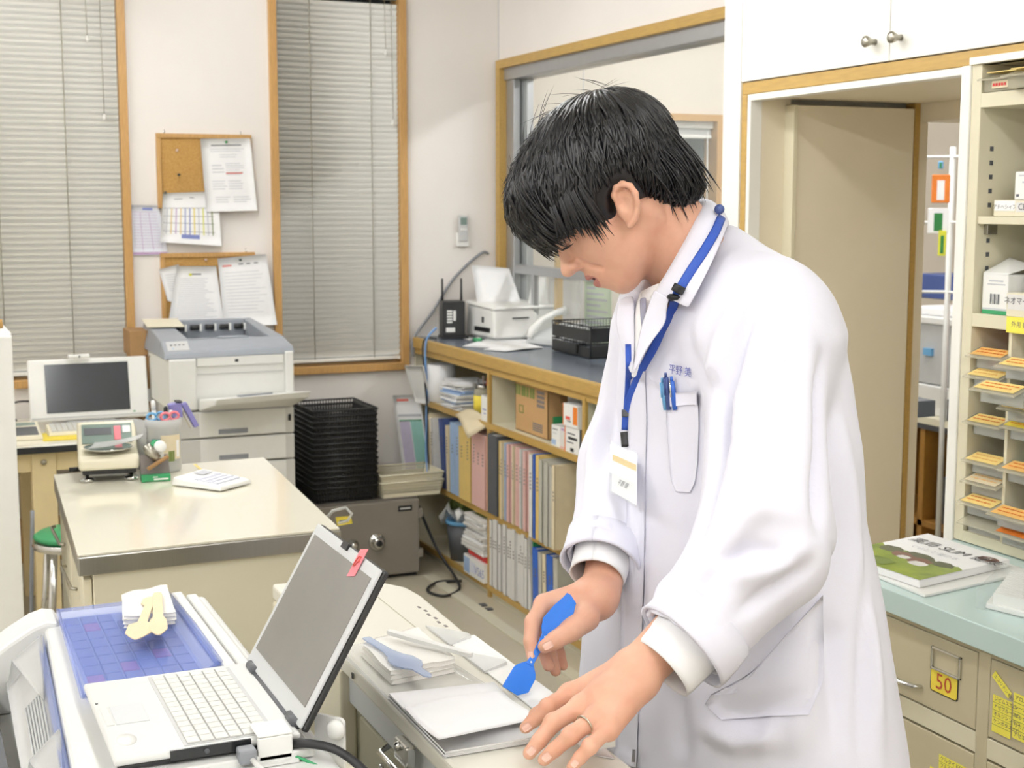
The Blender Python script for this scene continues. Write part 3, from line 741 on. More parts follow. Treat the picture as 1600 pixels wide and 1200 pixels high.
# cables hanging at the shelf end
def cable(name, pts, r, m, label, n=6, cat='cable'):
    P = [Vector(p) for p in pts]; Q = []
    for i in range(len(P) - 1):
        p0, p1, p2, p3 = P[max(i - 1, 0)], P[i], P[i + 1], P[min(i + 2, len(P) - 1)]
        for k in range(6):
            t = k / 6
            Q.append(.5 * ((2 * p1) + (p2 - p0) * t + (2 * p0 - 5 * p1 + 4 * p2 - p3) * t * t + (3 * p1 - p0 - 3 * p2 + p3) * t ** 3))
    Q.append(P[-1])
    return single(name, MB(m).tube(Q, r, n), label, cat)
cable('network_cable', [(2.14, 5.72, 1.02), (2.095, 5.715, .975), (2.085, 5.71, .9), (2.087, 5.7, .75), (2.082, 5.695, .6), (2.075, 5.68, .45), (2.06, 5.6, .36)], .005, 'cable_blue', 'light blue network cable hanging over the counter edge')
cable('power_cable', [(2.15, 5.74, .97), (2.085, 5.735, .96), (2.078, 5.7, .8), (2.086, 5.69, .65), (2.075, 5.66, .5), (2.07, 5.62, .37)], .004, 'black', 'black cable hanging beside the blue one')
cable('wall_cable', [(2.47, 5.92, 1.33), (2.43, 5.92, 1.33), (2.3, 5.92, 1.22), (2.2, 5.915, 1.08), (2.1, 5.9, .96), (2.095, 5.895, .88)], .006, 'grey', 'grey cable sloping down the wall behind the router')
cable('floor_cable', [(2.0, 5.62, .3), (2.03, 5.45, .12), (2.06, 5.3, .02), (2.02, 5.16, .008), (1.93, 5.1, .008), (1.9, 5.2, .008), (1.98, 5.3, .008), (2.08, 5.28, .008)], .006, 'black', 'black cable looped on the floor beside the safe')
cable('printer_cable', [(1.36, 5.65, .75), (1.42, 5.72, .45), (1.46, 5.74, .22), (1.5, 5.7, .05)], .006, 'darkgrey', 'dark cable between the printer and the safe')

# ================================================================ things on the grey counter
zc = ZC + .001
rt_ = thing('router', 'black wireless router with two antennas at the counter end', 'router', (2.26, 5.82, zc))
rm = RZ(-12, (2.25, 5.80, zc))
obj('body', MB('blackplastic', rm).box(-.055, .045, -.05, .05, .012, .165), rt_, .004)
obj('stand', MB('black', rm).box(-.06, .06, -.055, .055, 0, .012), rt_, .003)
for dx in (-.045, .04): obj('antenna', MB('black', rm).tube([(dx, .02, .16), (dx, .02, .19), (dx, .02, .262)], [.006, .005, .0042], 8), rt_)
mb = MB('white', rm)
for i in range(5): mb.box(-.035, -.012, -.0508, -.05, .07 + .012 * i, .078 + .012 * i)
mb.box(-.04, -.0, -.0508, -.05, .03, .05).box(-.008, .004, -.0508, -.05, .08, .125)
obj('sticker', mb, rt_)
# multifunction fax printer
fm = RZ(6, (2.485, 5.70, zc))
fx = thing('fax_printer', 'white compact fax printer with raised lid of paper on the counter', 'printer', (2.485, 5.70, zc))
obj('body', MB('white', fm).hexa([(-.15, -.12, .012), (.17, -.12, .012), (.17, .14, .012), (-.15, .14, .012)], [(-.145, -.105, .135), (.17, -.105, .135), (.17, .14, .15), (-.145, .14, .15)]), fx, .012, 3)
obj('foot_plate', MB('lightgrey', fm).box(-.13, .15, -.1, .12, 0, .014), fx, .004)
obj('scanner_lid', MB('white', fm).hexa([(-.155, -.115, .135), (.175, -.115, .135), (.175, .145, .15), (-.155, .145, .15)], [(-.15, -.11, .148), (.17, -.11, .148), (.17, .14, .166), (-.15, .14, .166)]), fx, .006)
obj('paper_slot', MB('black', fm).box(-.152, -.146, -.08, .06, .035, .055), fx)
obj('slot', MB('black', fm).box(-.06, .02, -.1255, -.117, .095, .1), fx)
obj('memory_slot', MB('black', fm).box(-.152, -.146, -.02, -.008, .075, .1), fx)
mb = MB('paper'); sheet(mb, fm @ Vector((-.13, .12, .32)), fm @ Vector((.06, .12, .30)), fm @ Vector((.08, .05, .155)), fm @ Vector((-.14, .05, .155)), bow=.008, thick=.004)
obj('paper_stack', mb, fx)
mb = MB('white'); sheet(mb, fm @ Vector((.12, .0, .29)), fm @ Vector((.18, .0, .28)), fm @ Vector((.17, -.04, .15)), fm @ Vector((.07, -.03, .15)), thick=.004, m='white')
obj('document_tray', mb, fx)
# phone with handset left of the mesh tray
ph = thing('telephone', 'silver desk telephone with curved handset between printer and mesh tray', 'telephone', (2.56, 5.37, zc))
pm = RZ(18, (2.56, 5.37, zc))
obj('base', MB('silverplastic', pm).hexa([(-.1, -.1, 0), (.1, -.1, 0), (.1, .1, 0), (-.1, .1, 0)], [(-.095, -.09, .03), (.1, -.09, .085), (.1, .09, .085), (-.095, .09, .03)]), ph, .008)
hp = [(-.11, .06, .03), (-.09, .065, .06), (-.03, .07, .1), (.05, .07, .125), (.1, .065, .135)]
obj('handset', MB('white', pm).tube(hp, [.012, .017, .013, .013, .018], 10), ph)
obj('display_hood', MB('lightgrey', pm).hexa([(-.02, -.13, .01), (.09, -.13, .01), (.09, -.05, .05), (-.02, -.05, .03)], [(-.02, -.13, .035), (.09, -.13, .06), (.09, -.05, .1), (-.02, -.05, .06)]), ph, .006)
tp = thing('correction_tape', 'green tape roll lying on the counter before the fax printer', 'tape', (2.285, 5.60, zc))
obj('case', MB('green').lathe([(.018, 0), (.02, .003), (.02, .013), (.016, .016)], (2.285, 5.60, zc), 16), tp)
obj('hub', MB('white').lathe([(.007, 0), (.008, .018), (.003, .019)], (2.285, 5.60, zc), 12), tp)
mb = MB('paper'); q = [at(722, 541, z=zc + .001), at(770, 527, z=zc + .001), at(838, 532, z=zc + .001), at(808, 545, z=zc + .001)]
sheet(mb, *q, bow=.004, thick=.001); single('loose_sheet', mb, 'white sheet lying on the counter before the telephone', 'paper')
mb = MB('paper'); q = [at(755, 546, z=zc + .0025), at(812, 533, z=zc + .0025), at(850, 543, z=zc + .0025), at(790, 549, z=zc + .0025)]
sheet(mb, *q, bow=.003, thick=.001); single('loose_sheet', mb, 'second white sheet overlapping the first near the counter edge', 'paper')
mb = MB('paper'); q = [at(708, 521, z=zc + .001), at(740, 528, z=zc + .001), at(735, 532, z=zc + .001), at(703, 523, z=zc + .001)]
sheet(mb, *q, thick=.001); single('paper_strip', mb, 'narrow white paper strip left of the green tape', 'paper')
mb = MB('paper'); q = [at(938, 600, z=zc + .003), at(965, 592, z=zc + .003), at(975, 600, z=zc + .003), at(946, 605, z=zc + .003)]
sheet(mb, *q, thick=.001); single('card', mb, 'white card on the counter edge touching the coat', 'card')
# black wire-mesh letter tray, two tiers
lt = thing('letter_tray', 'black two-tier mesh letter tray on the grey counter', 'tray', (2.6, 4.93, zc))
x0, x1, y0, y1 = 2.42, 2.80, 4.79, 5.13
def mesh_wall(mb, a, b, z0, z1, n, k):
    a, b = Vector(a), Vector(b)
    for i in range(n + 1):
        p = a.lerp(b, i / n); mb.box(p.x - .0012, p.x + .0012, p.y - .0012, p.y + .0012, z0, z1)
    for j in range(k + 1):
        z = z0 + (z1 - z0) * j / k
        lo = (min(a.x, b.x) - .001, max(a.x, b.x) + .001, min(a.y, b.y) - .001, max(a.y, b.y) + .001)
        mb.box(*lo, z - .001, z + .001)
for zz, nm_ in ((.0, 'lower_tray'), (.06, 'upper_tray')):
    z0_ = zc + zz
    mb = MB('blackplastic'); mb.box(x0, x1, y0, y1, z0_ + .002, z0_ + .005)
    pt = obj(nm_, mb, lt)
    H = .062 if zz else .055
    for a, b, n in (((x1, y0), (x1, y1), 26), ((x0, y1), (x1, y1), 28)):
        m2 = MB('blackplastic'); mesh_wall(m2, (*a, 0), (*b, 0), z0_ + .003, z0_ + H, n, 6); obj('mesh_side', m2, pt)
    m2 = MB('blackplastic'); m2.box(x0 - .002, x0 + .002, y0, y1, z0_ + .004, z0_ + H - .012); m2.box(x0, x1, y0 - .002, y0 + .002, z0_ + .004, z0_ + H - .006)
    obj('solid_side', m2, pt, .001)
    m2 = MB('black'); R = [(x0, y0), (x1, y0), (x1, y1), (x0, y1), (x0, y0)]
    m2.tube([(a, b, z0_ + H) for a, b in R], .003, 6); obj('rim_wire', m2, pt)
obj('label_plate', MB('blackplastic').box(x0 - .012, x0 - .006, y0 + .1, y1 - .02, zc + .012, zc + .05), lt, .002)
obj('stacking_post', MB('black').tube([(x0, y0, zc), (x0, y0, zc + .12)], .004, 6), lt)
# clear leaflet stand and green price list at the hatch
mb = MB('frosted'); sheet(mb, at(857, 434, X=2.68), at(908, 437, X=2.68), at(905, 500, X=2.66), at(855, 498, X=2.66), thick=.004, m='frosted')
st = single('leaflet_stand', mb, 'milky plastic leaflet stand on the counter by the hatch', 'stand')
q = [at(913, 436, X=2.75), at(955, 438, X=2.75), Vector((2.745, at(955, 500, X=2.745).y, zc)), Vector((2.745, at(913, 498, X=2.745).y, zc))]
mb = MB('pin_yellow'); mat('paperGreen', (214, 232, 196), 0.8)
sheet(mb, *q, thick=.003, m='paperGreen', prints=lines(.1, .9, .12, .95, 9, 'inklight', h=.4, rag=.6)); mb.mats = mb.mats
single('price_list', mb, 'pale green printed list standing behind the mesh tray', 'paper')

# ================================================================ safe with trays on it
sf = thing('safe', 'grey steel safe with dial and handle on the floor below the window', 'safe', (1.735, 5.67, 0))
X = (1.505, 1.965); Ys = (5.45, 5.9)
obj('body', MB('safedark').box(X[0], X[1], Ys[0] + .03, Ys[1], .012, .338), sf, .006)
dd = obj('door', MB('safe').box(X[0] + .004, X[1] - .006, Ys[0], Ys[0] + .029, .018, .33), sf, .006)
obj('base', MB('black').box(X[0] + .01, X[1] - .01, Ys[0] + .03, Ys[1] - .01, 0, .012), sf)
fyM = lambda x, z: frame((x, Ys[0], z), (1, 0, 0), (0, 0, 1))
obj('dial', MB('chrome').lathe([(.036, 0), (.036, .004), (.032, .008), (.026, .01), (.022, .03), (.019, .033), (.005, .033)], n=24, M=fyM(1.77, .165)), dd)
obj('dial_knob', MB('black').lathe([(.014, .033), (.013, .04), (.003, .041)], n=20, M=fyM(1.77, .165)), dd)
obj('handle', MB('chrome').lathe([(.026, 0), (.026, .005), (.016, .012), (.018, .022), (.012, .03), (.002, .031)], n=20, M=fyM(1.665, .16)), dd)
obj('name_plate', MB('blackgloss').box(1.865, 1.925, Ys[0] - .003, Ys[0], .285, .308), dd, .001)
obj('name_plate_lines', MB('lightgrey').box(1.872, 1.918, Ys[0] - .004, Ys[0] - .003, .293, .3), dd)
for z in (.27, .1): obj('hinge', MB('safe').box(X[1] - .012, X[1] + .008, Ys[0] - .004, Ys[0] + .02, z - .018, z + .018), sf, .003)
# stack of black wire-look trays, each a tray of its own
def tray_mb(x0, x1, y0, y1, z0, h, m, n, k):
    mb = MB(m); t = .003
    mb.box(x0 + .014, x1 - .014, y0 + .014, y1 - .014, z0, z0 + .003)
    def side(a, b, c, d):
        """wall quad a,b bottom c,d top as ladder of bars"""
        a, b, c, d = map(Vector, (a, b, c, d))
        for i in range(n + 1):
            p, q_ = a.lerp(b, i / n), d.lerp(c, i / n); mb.tube([p, q_], .0022, 4, False)
        for j in range(k + 1):
            mb.tube([a.lerp(d, j / k), b.lerp(c, j / k)], .0022 if 0 < j < k else .0042, 4)
    B = [(x0 + .014, y0 + .014, z0), (x1 - .014, y0 + .014, z0), (x1 - .014, y1 - .014, z0), (x0 + .014, y1 - .014, z0)]
    T = [(x0, y0, z0 + h), (x1, y0, z0 + h), (x1, y1, z0 + h), (x0, y1, z0 + h)]
    for i in range(4): side(B[i], B[(i + 1) % 4], T[(i + 1) % 4], T[i])
    return mb
tz = .34
base = tag(obj('mesh_tray', tray_mb(1.513, 1.785, 5.47, 5.80, tz, .062, 'blackplastic', 22, 4)), 'bottom black tray of the tall stack on the safe', 'tray', 'stack of black trays on the safe')
m_solid = MB('blackplastic')
for i in range(1, 15):
    c = base.copy(); COL.objects.link(c); c.location = Vector(base.location) + Vector((.0015 * (i % 3 - 1), .002 * (i % 2), .0228 * i))
    c['label'] = ('topmost black tray of the tall stack on the safe' if i == 14 else 'black tray in the tall stack on the safe, %s from the bottom' % ordn[i])
def basket(z, lab):
    mb = tray_mb(1.80, 2.075, 5.47, 5.70, z, .062, 'creamplastic', 34, 5)
    mb.m('creamplastic').box(1.806, 2.069, 5.476, 5.478, z + .044, z + .06).box(1.812, 2.06, 5.48, 5.482, z, z + .014)
    return single('plastic_basket', mb, lab, 'basket', 'cream baskets on the safe')
basket(.34, 'lower cream plastic basket on the safe'); basket(.372, 'upper cream plastic basket nested in the lower one')
# clear tube and yellow tag behind the island table
t = thing('tag_loop', 'clear plastic loop with a yellow tag at the island table corner', 'tag', (.93, 3.0, .8))
p0 = [at(x, y, k=3.35) for x, y in ((508, 812), (520, 798), (540, 793), (550, 803), (543, 814), (528, 818))]
obj('loop', MB('clear').tube(p0, .004, 8), t)
q = [at(x, y, k=3.36) for x, y in ((524, 808), (548, 806), (551, 818), (527, 822))]
mb = MB('yellow'); sheet(mb, *q, thick=.002, m='yellow', prints=[(.2, .8, .4, .6, 'ink')]); obj('tag', mb, t)
# ================================================================ desk by the left window
dk = thing('desk', 'cream steel desk with black edged top under the left window', 'desk', (.2, 5.55, 0))
obj('top', MB('creamtop').box(-.55, .905, 5.2, 5.9, .678, .70), dk, .003)
obj('edge_band', MB('black').box(-.55, .905, 5.193, 5.2, .672, .696), dk, .002)
for a, b in ((.41, .495), (-.5, -.42), (.84, .90)):
    obj('leg', MB('deskcream').box(a, b, 5.225, 5.30, 0, .672), dk, .003)
obj('leg', MB('deskcream').box(.41, .495, 5.78, 5.86, 0, .672), dk, .003); obj('leg', MB('deskcream').box(-.5, -.42, 5.78, 5.86, 0, .672), dk, .003)
obj('top_rail', MB('deskcream').box(.495, .84, 5.235, 5.29, .60, .672), dk, .002); obj('top_rail', MB('deskcream').box(-.42, .41, 5.235, 5.29, .60, .672), dk, .002)
obj('side_rail', MB('deskcream').box(.43, .475, 5.30, 5.78, .1, .15), dk, .002)
obj('bolt', MB('nickel').lathe([(.011, 0), (.01, .006), (.003, .008)], n=12, M=frame((.452, 5.225, .635), (1, 0, 0), (0, 0, 1))), dk)
obj('back_panel', MB('shelfwood').box(-.4, .84, 5.85, 5.87, .12, .3), dk)
# flat monitor with wide white side bezels
mr = thing('monitor', 'white flat monitor with dark screen on the desk', 'monitor', (.665, 5.6, .70))
M = Matrix.Translation((.665, 5.585, .728)) @ Matrix.Rotation(math.radians(-12), 4, 'X')
obj('casing', MB('white', M).box(-.222, .222, 0, .035, 0, .238), mr, .006, 3)
obj('screen', MB('screen', M).box(-.162, .15, -.0025, .0, .03, .218), mr, .001)
obj('bezel_line', MB('lightgrey', M).box(-.218, .218, -.002, 0, .01, .014), mr)
obj('stand', MB('lightgrey').hexa([(.53, 5.56, .7005), (.80, 5.56, .7005), (.80, 5.74, .7005), (.53, 5.74, .7005)], [(.6, 5.61, .735), (.73, 5.61, .735), (.73, 5.66, .735), (.6, 5.66, .735)]), mr, .004)
obj('power_light', MB('green', M).box(.16, .168, -.003, 0, .02, .024), mr)
wc = thing('web_camera', 'small white bar standing on the monitor top', 'web camera', (.63, 5.63, .967))
obj('bar', MB('white').box(.59, .67, 5.60, 5.625, .9645, .978), wc, .003); obj('lens', MB('black').box(.628, .634, 5.598, 5.6, .968, .974), wc)
kb = thing('keyboard', 'off-white keyboard on a yellow folder before the monitor', 'keyboard', (.62, 5.45, .705))
obj('tray', MB('cream').hexa([(.485, 5.37, .7045), (.83, 5.37, .7045), (.83, 5.51, .7045), (.485, 5.51, .7045)], [(.49, 5.375, .716), (.825, 5.375, .716), (.825, 5.505, .73), (.49, 5.505, .73)]), kb, .002)
kk = None
for j in range(5):
    for i in range(16):
        x = .5 + i * .02; y = 5.385 + j * .0235; z = .7165 + (y - 5.375) * .107
        if kk is None: kk = obj('key', MB('key').box(x, x + .017, y, y + .0195, z, z + .005), kb); k0 = Vector((x, y, z))
        else: repeat(kk, [Vector((x, y, z)) - k0])
single('folder_sheet', MB('yellow').box(.46, .86, 5.29, 5.46, .7005, .704, M=None), 'bright yellow folder under the keyboard', 'folder')
ca = thing('calculator', 'grey desk calculator at the left end of the desk', 'calculator', (.40, 5.42, .70))
obj('body', MB('cream').hexa([(.335, 5.33, .7005), (.465, 5.33, .7005), (.465, 5.53, .7005), (.335, 5.53, .7005)], [(.34, 5.335, .716), (.46, 5.335, .716), (.46, 5.525, .742), (.34, 5.525, .742)]), ca, .003)
obj('keypad', MB('darkgrey').hexa([(.35, 5.345, .7175), (.45, 5.345, .7175), (.45, 5.45, .7312), (.35, 5.45, .7312)], [(.35, 5.345, .7195), (.45, 5.345, .7195), (.45, 5.45, .7332), (.35, 5.45, .7332)]), ca)
obj('display', MB('lcd').hexa([(.35, 5.47, .734), (.45, 5.47, .734), (.45, 5.51, .739), (.35, 5.51, .739)], [(.35, 5.47, .7355), (.45, 5.47, .7355), (.45, 5.51, .7405), (.35, 5.51, .7405)]), ca)
cable('monitor_cable', [(.40, 5.7, .72), (.37, 5.72, .77), (.41, 5.74, .79), (.47, 5.72, .79)], .004, 'black', 'thin black cable behind the monitor left edge')
# cardboard boxes between monitor and printer
bxs = carton('cardboard_box', .868, .92, 5.64, 5.86, .701, .955, 'cardboarddark', 'tall brown cardboard box between monitor and printer', [('s', .1, .9, .3, .5, 'paper')])
carton('cardboard_box', .832, .918, 5.66, 5.84, .957, 1.055, 'cardboarddark', 'smaller brown cardboard box standing on the tall one', [])
cable('box_cable', [(.90, 5.62, .96), (.935, 5.6, .93), (.945, 5.58, .85), (.94, 5.57, .74), (.925, 5.56, .706)], .004, 'black', 'black cable hanging between box and printer')

# ================================================================ laser printer on two paper cassettes
pr = thing('laser_printer', 'large grey and white laser printer on two paper cassettes', 'printer', (1.14, 5.5, 0))
Px = (.915, 1.365); Py = (5.2, 5.8)
zl = [0, .19, .395, .59, .688, .79]
obj('cassette_base', MB('printertray').box(Px[0] + .004, Px[1], Py[0] + .004, Py[1], .02, .39), pr, .004)
obj('base_foot', MB('darkgrey').box(Px[0] + .02, Px[1] - .02, Py[0] + .03, Py[1] - .02, 0, .02), pr)
for a, b in ((.393, .585), (.59, .684), (.688, .787)):
    d = obj('cassette', MB('printertray').box(Px[0] + .004, Px[1], Py[0], Py[1], a, b), pr, .004)
    obj('front_cover', MB('printerwhite').box(Px[0] + .09, Px[1] - .035, Py[0] - .004, Py[0], a + .004, b - .002), d, .002)
    zh = (b - .046 if b < .7 else b - .07)
    if b > .6: obj('grip', MB('grey').box(1.075, 1.185, Py[0] - .006, Py[0] - .0035, a + .012, a + .03), d, .001)
    else: obj('grip', MB('darkgrey').box(1.09, 1.2, Py[0] - .006, Py[0] - .0035, b - .014, b - .006), d)
obj('paper_gauge', MB('black').box(1.342, 1.352, Py[0] - .003, Py[0], .735, .76), pr)
zs = .793
obj('left_cover', MB('printerwhite').hexa([(.90, 5.20, zs), (1.0, 5.20, zs), (1.0, 5.78, zs), (.90, 5.78, zs)], [(.90, 5.20, .985), (1.0, 5.20, .985), (1.0, 5.78, 1.05), (.90, 5.78, 1.05)]), pr, .006)
obj('right_cover', MB('printerwhite').box(1.335, 1.368, 5.2, 5.78, zs, 1.0), pr, .005)
obj('body', MB('printerwhite').box(1.0, 1.335, 5.215, 5.78, zs, .99), pr, .002)
obj('front_groove', MB('lightgrey').box(1.005, 1.33, 5.212, 5.216, .925, .928), pr)
obj('front_lip', MB('printerwhite').box(1.003, 1.332, 5.207, 5.216, .955, .99), pr, .003)
obj('lock', MB('black').box(1.145, 1.158, 5.205, 5.208, .968, .978), pr)
# grey top with a sunken output tray
top = MB('printergrey')
top.hexa([(.885, 5.205, .985), (1.375, 5.205, .99), (1.375, 5.33, .99), (.885, 5.33, .985)], [(.89, 5.215, 1.008), (1.37, 5.215, 1.02), (1.36, 5.33, 1.05), (.895, 5.33, 1.045)])
top.hexa([(.885, 5.33, .985), (1.0, 5.33, .985), (1.0, 5.8, .985), (.885, 5.8, .985)], [(.895, 5.33, 1.045), (1.0, 5.33, 1.047), (1.0, 5.8, 1.085), (.91, 5.8, 1.085)])
top.hexa([(1.31, 5.33, .985), (1.375, 5.33, .985), (1.37, 5.8, .985), (1.31, 5.8, .985)], [(1.31, 5.33, 1.048), (1.36, 5.33, 1.05), (1.345, 5.8, 1.085), (1.31, 5.8, 1.085)])
top.box(1.0, 1.31, 5.76, 5.8, .985, 1.085).box(1.0, 1.31, 5.33, 5.76, .985, 1.0)
obj('top_cover', top, pr, .005)
obj('output_floor', MB('printergrey').hexa([(1.003, 5.34, 1.0), (1.307, 5.34, 1.0), (1.307, 5.75, 1.0), (1.003, 5.75, 1.0)], [(1.003, 5.34, 1.045), (1.307, 5.34, 1.045), (1.307, 5.75, 1.012), (1.003, 5.75, 1.012)]), pr)
for i in range(5):
    x = 1.025 + i * .06
    obj('exit_roller', MB('black').cyl((x, 5.745, 1.055), (x + .035, 5.745, 1.055), .011, 10), pr)
    obj('exit_guide', MB('white').box(x + .037, x + .045, 5.738, 5.756, 1.04, 1.068), pr)
obj('paper_stop', MB('printergrey').lathe([(.06, 0), (.062, .004), (.05, .007)], (1.17, 5.345, 1.046), 24, sy=.3), pr)
cp = obj('control_panel', MB('lightgrey').hexa([(.905, 5.235, 1.012), (.985, 5.235, 1.014), (.99, 5.31, 1.04), (.91, 5.31, 1.038)], [(.905, 5.235, 1.016), (.985, 5.235, 1.018), (.99, 5.31, 1.044), (.91, 5.31, 1.042)]), pr)
obj('display', MB('skyblue').hexa([(.925, 5.245, 1.019), (.95, 5.245, 1.019), (.95, 5.255, 1.0225), (.925, 5.255, 1.0225)], [(.925, 5.245, 1.020), (.95, 5.245, 1.020), (.95, 5.255, 1.0235), (.925, 5.255, 1.0235)]), cp)
for i in range(4): obj('button', MB('darkgrey').box(.92 + .015 * i, .928 + .015 * i, 5.275, 5.283, 1.03, 1.034), cp)
fl = obj('feeder_flap', MB('printerwhite').hexa([(1.005, 5.20, .79), (1.36, 5.20, .79), (1.38, 5.035, .842), (1.03, 5.035, .83)], [(1.005, 5.20, .835), (1.36, 5.20, .845), (1.385, 5.02, .868), (1.035, 5.02, .855)]), pr, .004)
obj('flap_grip', MB('grey').hexa([(1.13, 5.06, .853), (1.25, 5.06, .857), (1.25, 5.12, .849), (1.13, 5.12, .845)], [(1.13, 5.06, .862), (1.25, 5.06, .866), (1.25, 5.12, .857), (1.13, 5.12, .853)]), fl, .002)
mb = MB('cream'); mb.hexa([(.895, 5.43, 1.060), (1.02, 5.40, 1.066), (1.03, 5.60, 1.08), (.90, 5.62, 1.076)], [(.895, 5.43, 1.0615), (1.02, 5.40, 1.0675), (1.03, 5.60, 1.0815), (.90, 5.62, 1.0775)])
single('card_sheet', MB('cream').hexa([(.89, 5.60, 1.0745), (1.03, 5.57, 1.0745), (1.04, 5.78, 1.0905), (.90, 5.80, 1.0905)], [(.89, 5.60, 1.0765), (1.03, 5.57, 1.0765), (1.04, 5.78, 1.0925), (.90, 5.80, 1.0925)]), 'cream card lying on the left of the laser printer top', 'card')

# ================================================================ stool
sl = thing('stool', 'round stool with green seat half hidden by the island table', 'stool', (.50, 4.66, 0))
c = (.50, 4.66)
obj('seat', MB('green').lathe([(.001, .47), (.115, .472), (.135, .482), (.14, .492), (.125, .502), (.05, .506), (.001, .506)], (*c, 0), 28), sl)
obj('seat_ring', MB('chrome').lathe([(.139, .455), (.144, .457), (.144, .478), (.138, .48), (.134, .457)], (*c, 0), 28), sl)
for i in range(4):
    a = PI / 4 + i * PI / 2
    obj('leg', MB('chrome').tube([(c[0] + .12 * math.cos(a), c[1] + .12 * math.sin(a), .46), (c[0] + .17 * math.cos(a), c[1] + .17 * math.sin(a), .01)], .0125, 10), sl)
P = [(c[0] + .15 * math.cos(2 * PI * i / 20), c[1] + .15 * math.sin(2 * PI * i / 20), .2) for i in range(21)]
obj('foot_ring', MB('chrome').tube(P, .008, 8), sl)
cable('lean_rod', [(.36, 4.9, .01), (.365, 4.91, .2), (.385, 4.95, .52)], .007, 'grey', 'thin grey rod leaning beside the stool', cat='rod')

# ================================================================ tall white glass cabinet cut by the left border
fg = thing('glass_cabinet', 'white medicine refrigerator with glass door at the left border', 'refrigerator', (-.03, 3.65, 0))
obj('body', MB('white').box(-.3, .24, 3.46, 3.95, .0, 1.255), fg, .004)
d = obj('door', MB('white').box(.175, .238, 3.425, 3.458, .02, 1.25), fg, .003)
obj('door_rail', MB('white').box(-.3, .175, 3.425, 3.458, 1.18, 1.25), fg, .003)
obj('door_rail', MB('white').box(-.3, .175, 3.425, 3.458, .02, .62), fg, .003)
obj('gasket', MB('grey').box(-.3, .175, 3.43, 3.457, .62, .645), fg)
obj('glass_pane', MB('glass').box(-.3, .175, 3.44, 3.444, .645, 1.18), fg)
obj('interior', MB('deskcream').box(-.29, .172, 3.452, 3.4598, .645, 1.18), fg)
hk = thing('stirring_set', 'cup of blue and orange stirrers at the left end of the desk', 'stirrers', (.345, 5.5, .7005))
obj('cup', MB('frosted').lathe([(.02, 0), (.024, .003), (.026, .09), (.024, .09), (.021, .005)], (.345, 5.5, .7005), 18), hk)
for dx, m, h_ in ((0, 'orange', .275), (.014, 'skyblue', .25), (-.008, 'white', .24), (.02, 'fold_navy', .22)):
    obj('stirrer', MB(m).tube([(.345 + dx * .5, 5.5, .706), (.345 + dx, 5.5, .7 + h_)], [.003, .004], 8), hk)
single('bottle_cap', MB('cork').lathe([(.03, 0), (.032, .004), (.03, .02), (.01, .024)], (.2, 3.6, 1.2555), 18), 'tan lid lying on the glass cabinet', 'lid')

# ================================================================ island table
it = thing('island_table', 'cream cabinet table with steel edged top in the middle', 'table', (.6, 3.37, 0))
Tx = (.307, .872); Ty = (2.89, 3.83)
mb = MB('creamtop'); mb.prism([(Tx[0], Ty[0]), (Tx[1] - .012, Ty[0] + .02), (Tx[1] + .045, Ty[1]), (Tx[0] + .045, Ty[1] - .03)], .845, .85, 'z')
Q = [(Tx[0], Ty[0]), (Tx[1] - .012, Ty[0] + .02), (Tx[1] + .045, Ty[1]), (Tx[0] + .045, Ty[1] - .03)]
obj('top', mb, it, .001)
obj('steel_edge', MB('steel').prism([(Q[0][0], Q[0][1] - .003), (Q[1][0] + .003, Q[1][1] - .003), (Q[2][0] + .003, Q[2][1]), (Q[3][0], Q[3][1])], .805, .8449, 'z'), it, .003)
obj('top_joint', MB('label').box(.715, .723, 3.42, 3.80, .85, .8508), it)
B = [(Tx[0] + .03, Ty[0] + .012), (Tx[1] - .03, Ty[0] + .03), (Tx[1] + .02, Ty[1] - .03), (Tx[0] + .07, Ty[1] - .05)]
obj('cabinet_body', MB('cream').prism(B, .06, .805, 'z'), it, .002)
obj('plinth', MB('darkgrey').prism([(B[0][0] + .03, B[0][1] + .03), (B[1][0] - .03, B[1][1] + .03), (B[2][0] - .03, B[2][1] - .03), (B[3][0] + .03, B[3][1] - .03)], 0, .06, 'z'), it)
for i in range(2):
    y0_, y1_ = Ty[0] + .03 + i * .42, Ty[0] + .43 + i * .42
    xo = lambda y: Tx[0] + .03 + (y - Ty[0]) / .94 * .045 - .002
    d = obj('door', MB('creamplastic').hexa([(xo(y0_) - .018, y0_, .08), (xo(y0_), y0_, .08), (xo(y1_), y1_, .08), (xo(y1_) - .018, y1_, .08)], [(xo(y0_) - .018, y0_, .6), (xo(y0_), y0_, .6), (xo(y1_), y1_, .6), (xo(y1_) - .018, y1_, .6)]), it, .002)
    d = obj('drawer', MB('creamplastic').hexa([(xo(y0_) - .018, y0_, .61), (xo(y0_), y0_, .61), (xo(y1_), y1_, .61), (xo(y1_) - .018, y1_, .61)], [(xo(y0_) - .018, y0_, .79), (xo(y0_), y0_, .79), (xo(y1_), y1_, .79), (xo(y1_) - .018, y1_, .79)]), it, .002)
    obj('handle', MB('nickel').tube([(xo(y0_) - .02, y0_ + .1, .745), (xo(y0_) - .03, y0_ + .11, .745), (xo(y0_) - .03, y0_ + .3, .745), (xo(y0_) - .02, y0_ + .31, .745)], .004, 6), d)
